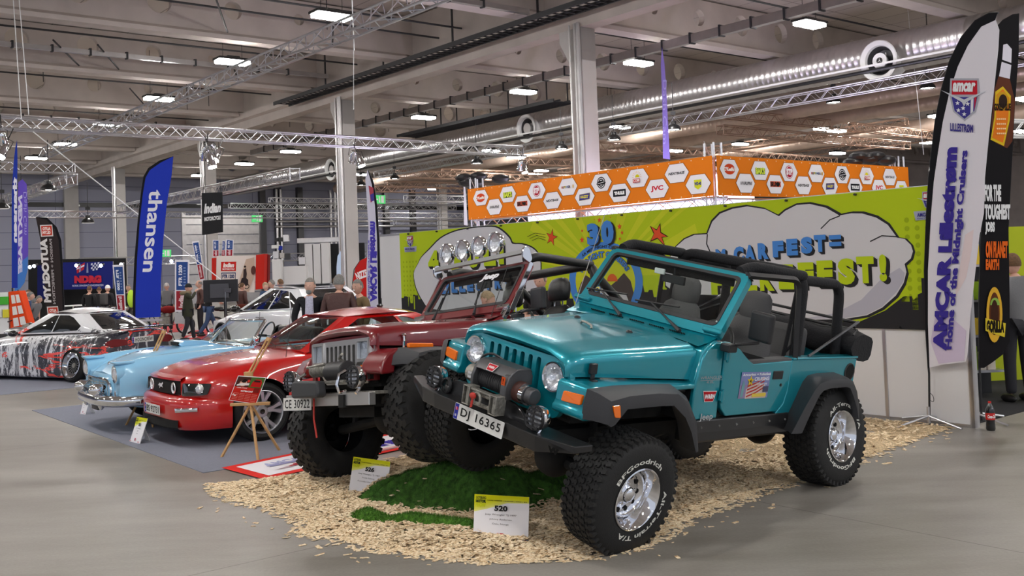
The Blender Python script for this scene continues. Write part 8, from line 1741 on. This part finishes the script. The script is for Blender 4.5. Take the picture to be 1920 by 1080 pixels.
o=MB().lathe((0,0,0),(0,0,1),[(0,0),(0,.035),(.07,.045)],n=16).build('paper_cup','white'); a_=stand(581,16.4); o.location=(a_[0]+.09,a_[1]-.40,1.13); tag(o,'white paper cup in the hand of the grey-bearded man','cup')
person('man in a brown leather jacket seen from behind between two others',stand(634,16.2),R_(-4),1.90,top='leather_brown',legs='trouser_dark',hair='hair_grey',stout=1.15)
person('white-haired man with a moustache and tan collar, talking at the right of the three',stand(672,17.2),R_(130),1.80,top='tan_jacket',legs='trouser_dark',hair='hair_grey',shirt='jean_blue',moust='white',head_yaw=R_(15))
person('bald man in a black T-shirt and red lanyard behind the dark red off-road car',stand(1014,13.9),R_(150),1.86,top='black_cloth',legs='trouser_dark',hair='hair_grey',bald=True,short=True,la=((-.27,.02,1.2),(-.05,.30,1.2)),ra=((.27,.02,1.2),(.08,.30,1.18)),head_pitch=R_(-18),stout=1.1)
person('light-brown-haired person bending forward behind the dark red car windscreen',stand(955,13.6),R_(65),1.70,top='black_cloth',legs='trouser_dark',hair='hair_blond',lean=R_(28),head_pitch=R_(-20))
person('person in a grey and black work jacket with folded back logo at the right edge',(float(atz(1912,754,0)[0])+.02,float(atz(1912,754,0)[1]),0),R_(10),1.86,top='grey_jacket',legs='trouser_dark',hair='hair_brown',stout=1.1)
person('person in a dark green coat with a fur hood lifting a hand to the face',tuple(atz(354,641,0)),R_(-75),1.76,top='coat_green',legs='trouser_dark',hat=('black_cloth',False),hood='fur',jl=.62,ra=((.30,.14,1.30),(.12,.24,1.50)),stride=.5,stout=1.35)
person('person in a black padded jacket and blue jeans walking behind the green coat',stand(389,32),R_(-60),1.76,top='black_cloth',legs='jean_blue',stride=1,ra=((.30,.1,1.25),(.28,.3,1.1)))
person('person in a pale cap and grey jacket right of the tall blue flag',stand(312,36),R_(180),1.78,top='grey_jacket',legs='trouser_dark',hat=('column_paint',True),stout=1.1)
person('man in a black jacket holding a yellow safety vest left of the tall blue flag',stand(241,36),R_(165),1.78,top='black_cloth',legs='grey_cloth'); o=MB().ball((0,0,0),(.14,.10,.32),n=14,m=10).build('safety_vest','hivis'); p=BY(246,560,35.7); o.location=p; tag(o,'bright yellow safety vest just left of the tall blue flag','vest')
person('person with a yellow patch on a black jacket in front of the stage',stand(166,36.5),R_(-10),1.78,top='black_cloth',legs='trouser_dark',hair='hair_brown'); 
person('person in a dark coat standing in the middle of the stage group',stand(185,39),R_(30),1.72,top='black_cloth',legs='trouser_dark',hair='hair_brown')
person('person in a white cap with a grey backpack in front of the stage',stand(200,37),R_(-15),1.78,top='trouser_dark',legs='grey_cloth',hat=('white',False),pack='grey_cloth')
person('person in a grey T-shirt leaning forward near the left edge',stand(58,30),R_(-100),1.62,top='grey_jacket',legs='trouser_dark',short=True,lean=R_(20))
person('person in dark clothes behind the grey T-shirt near the left edge',stand(44,29),R_(-60),1.72,top='jean_blue',legs='trouser_dark',lean=R_(12)); person('dark-haired person in a grey top just right of the orange rack',stand(53,33),R_(170),1.74,top='grey_jacket',legs='trouser_dark',hair='hair_brown')
person('blond person looking down behind the white crossover, left of three',stand(498,30),R_(150),1.72,top='jean_blue',legs='trouser_dark',hair='hair_blond',head_pitch=R_(-20)); person('white-haired person in blue behind the white crossover, middle of three',stand(510,31.5),R_(100),1.78,top='jean_blue',legs='trouser_dark',hair='hair_grey'); person('person in a brown jacket behind the white crossover, right of three',stand(526,30.5),R_(60),1.80,top='tan_jacket',legs='trouser_dark',hair='hair_brown')
person('person in a reddish top beside the black screen',stand(374,34),R_(120),1.84,top='leather_brown',legs='trouser_dark',bald=True); person('person in dark blue at the foot of the middle column',stand(627,33),R_(-120),1.78,top='jean_blue',legs='trouser_dark',hair='hair_brown')
person('person seen between the black screen and the white crossover',stand(452,33.5),R_(-40),1.70,top='leather_brown',legs='trouser_dark',hair='hair_brown')
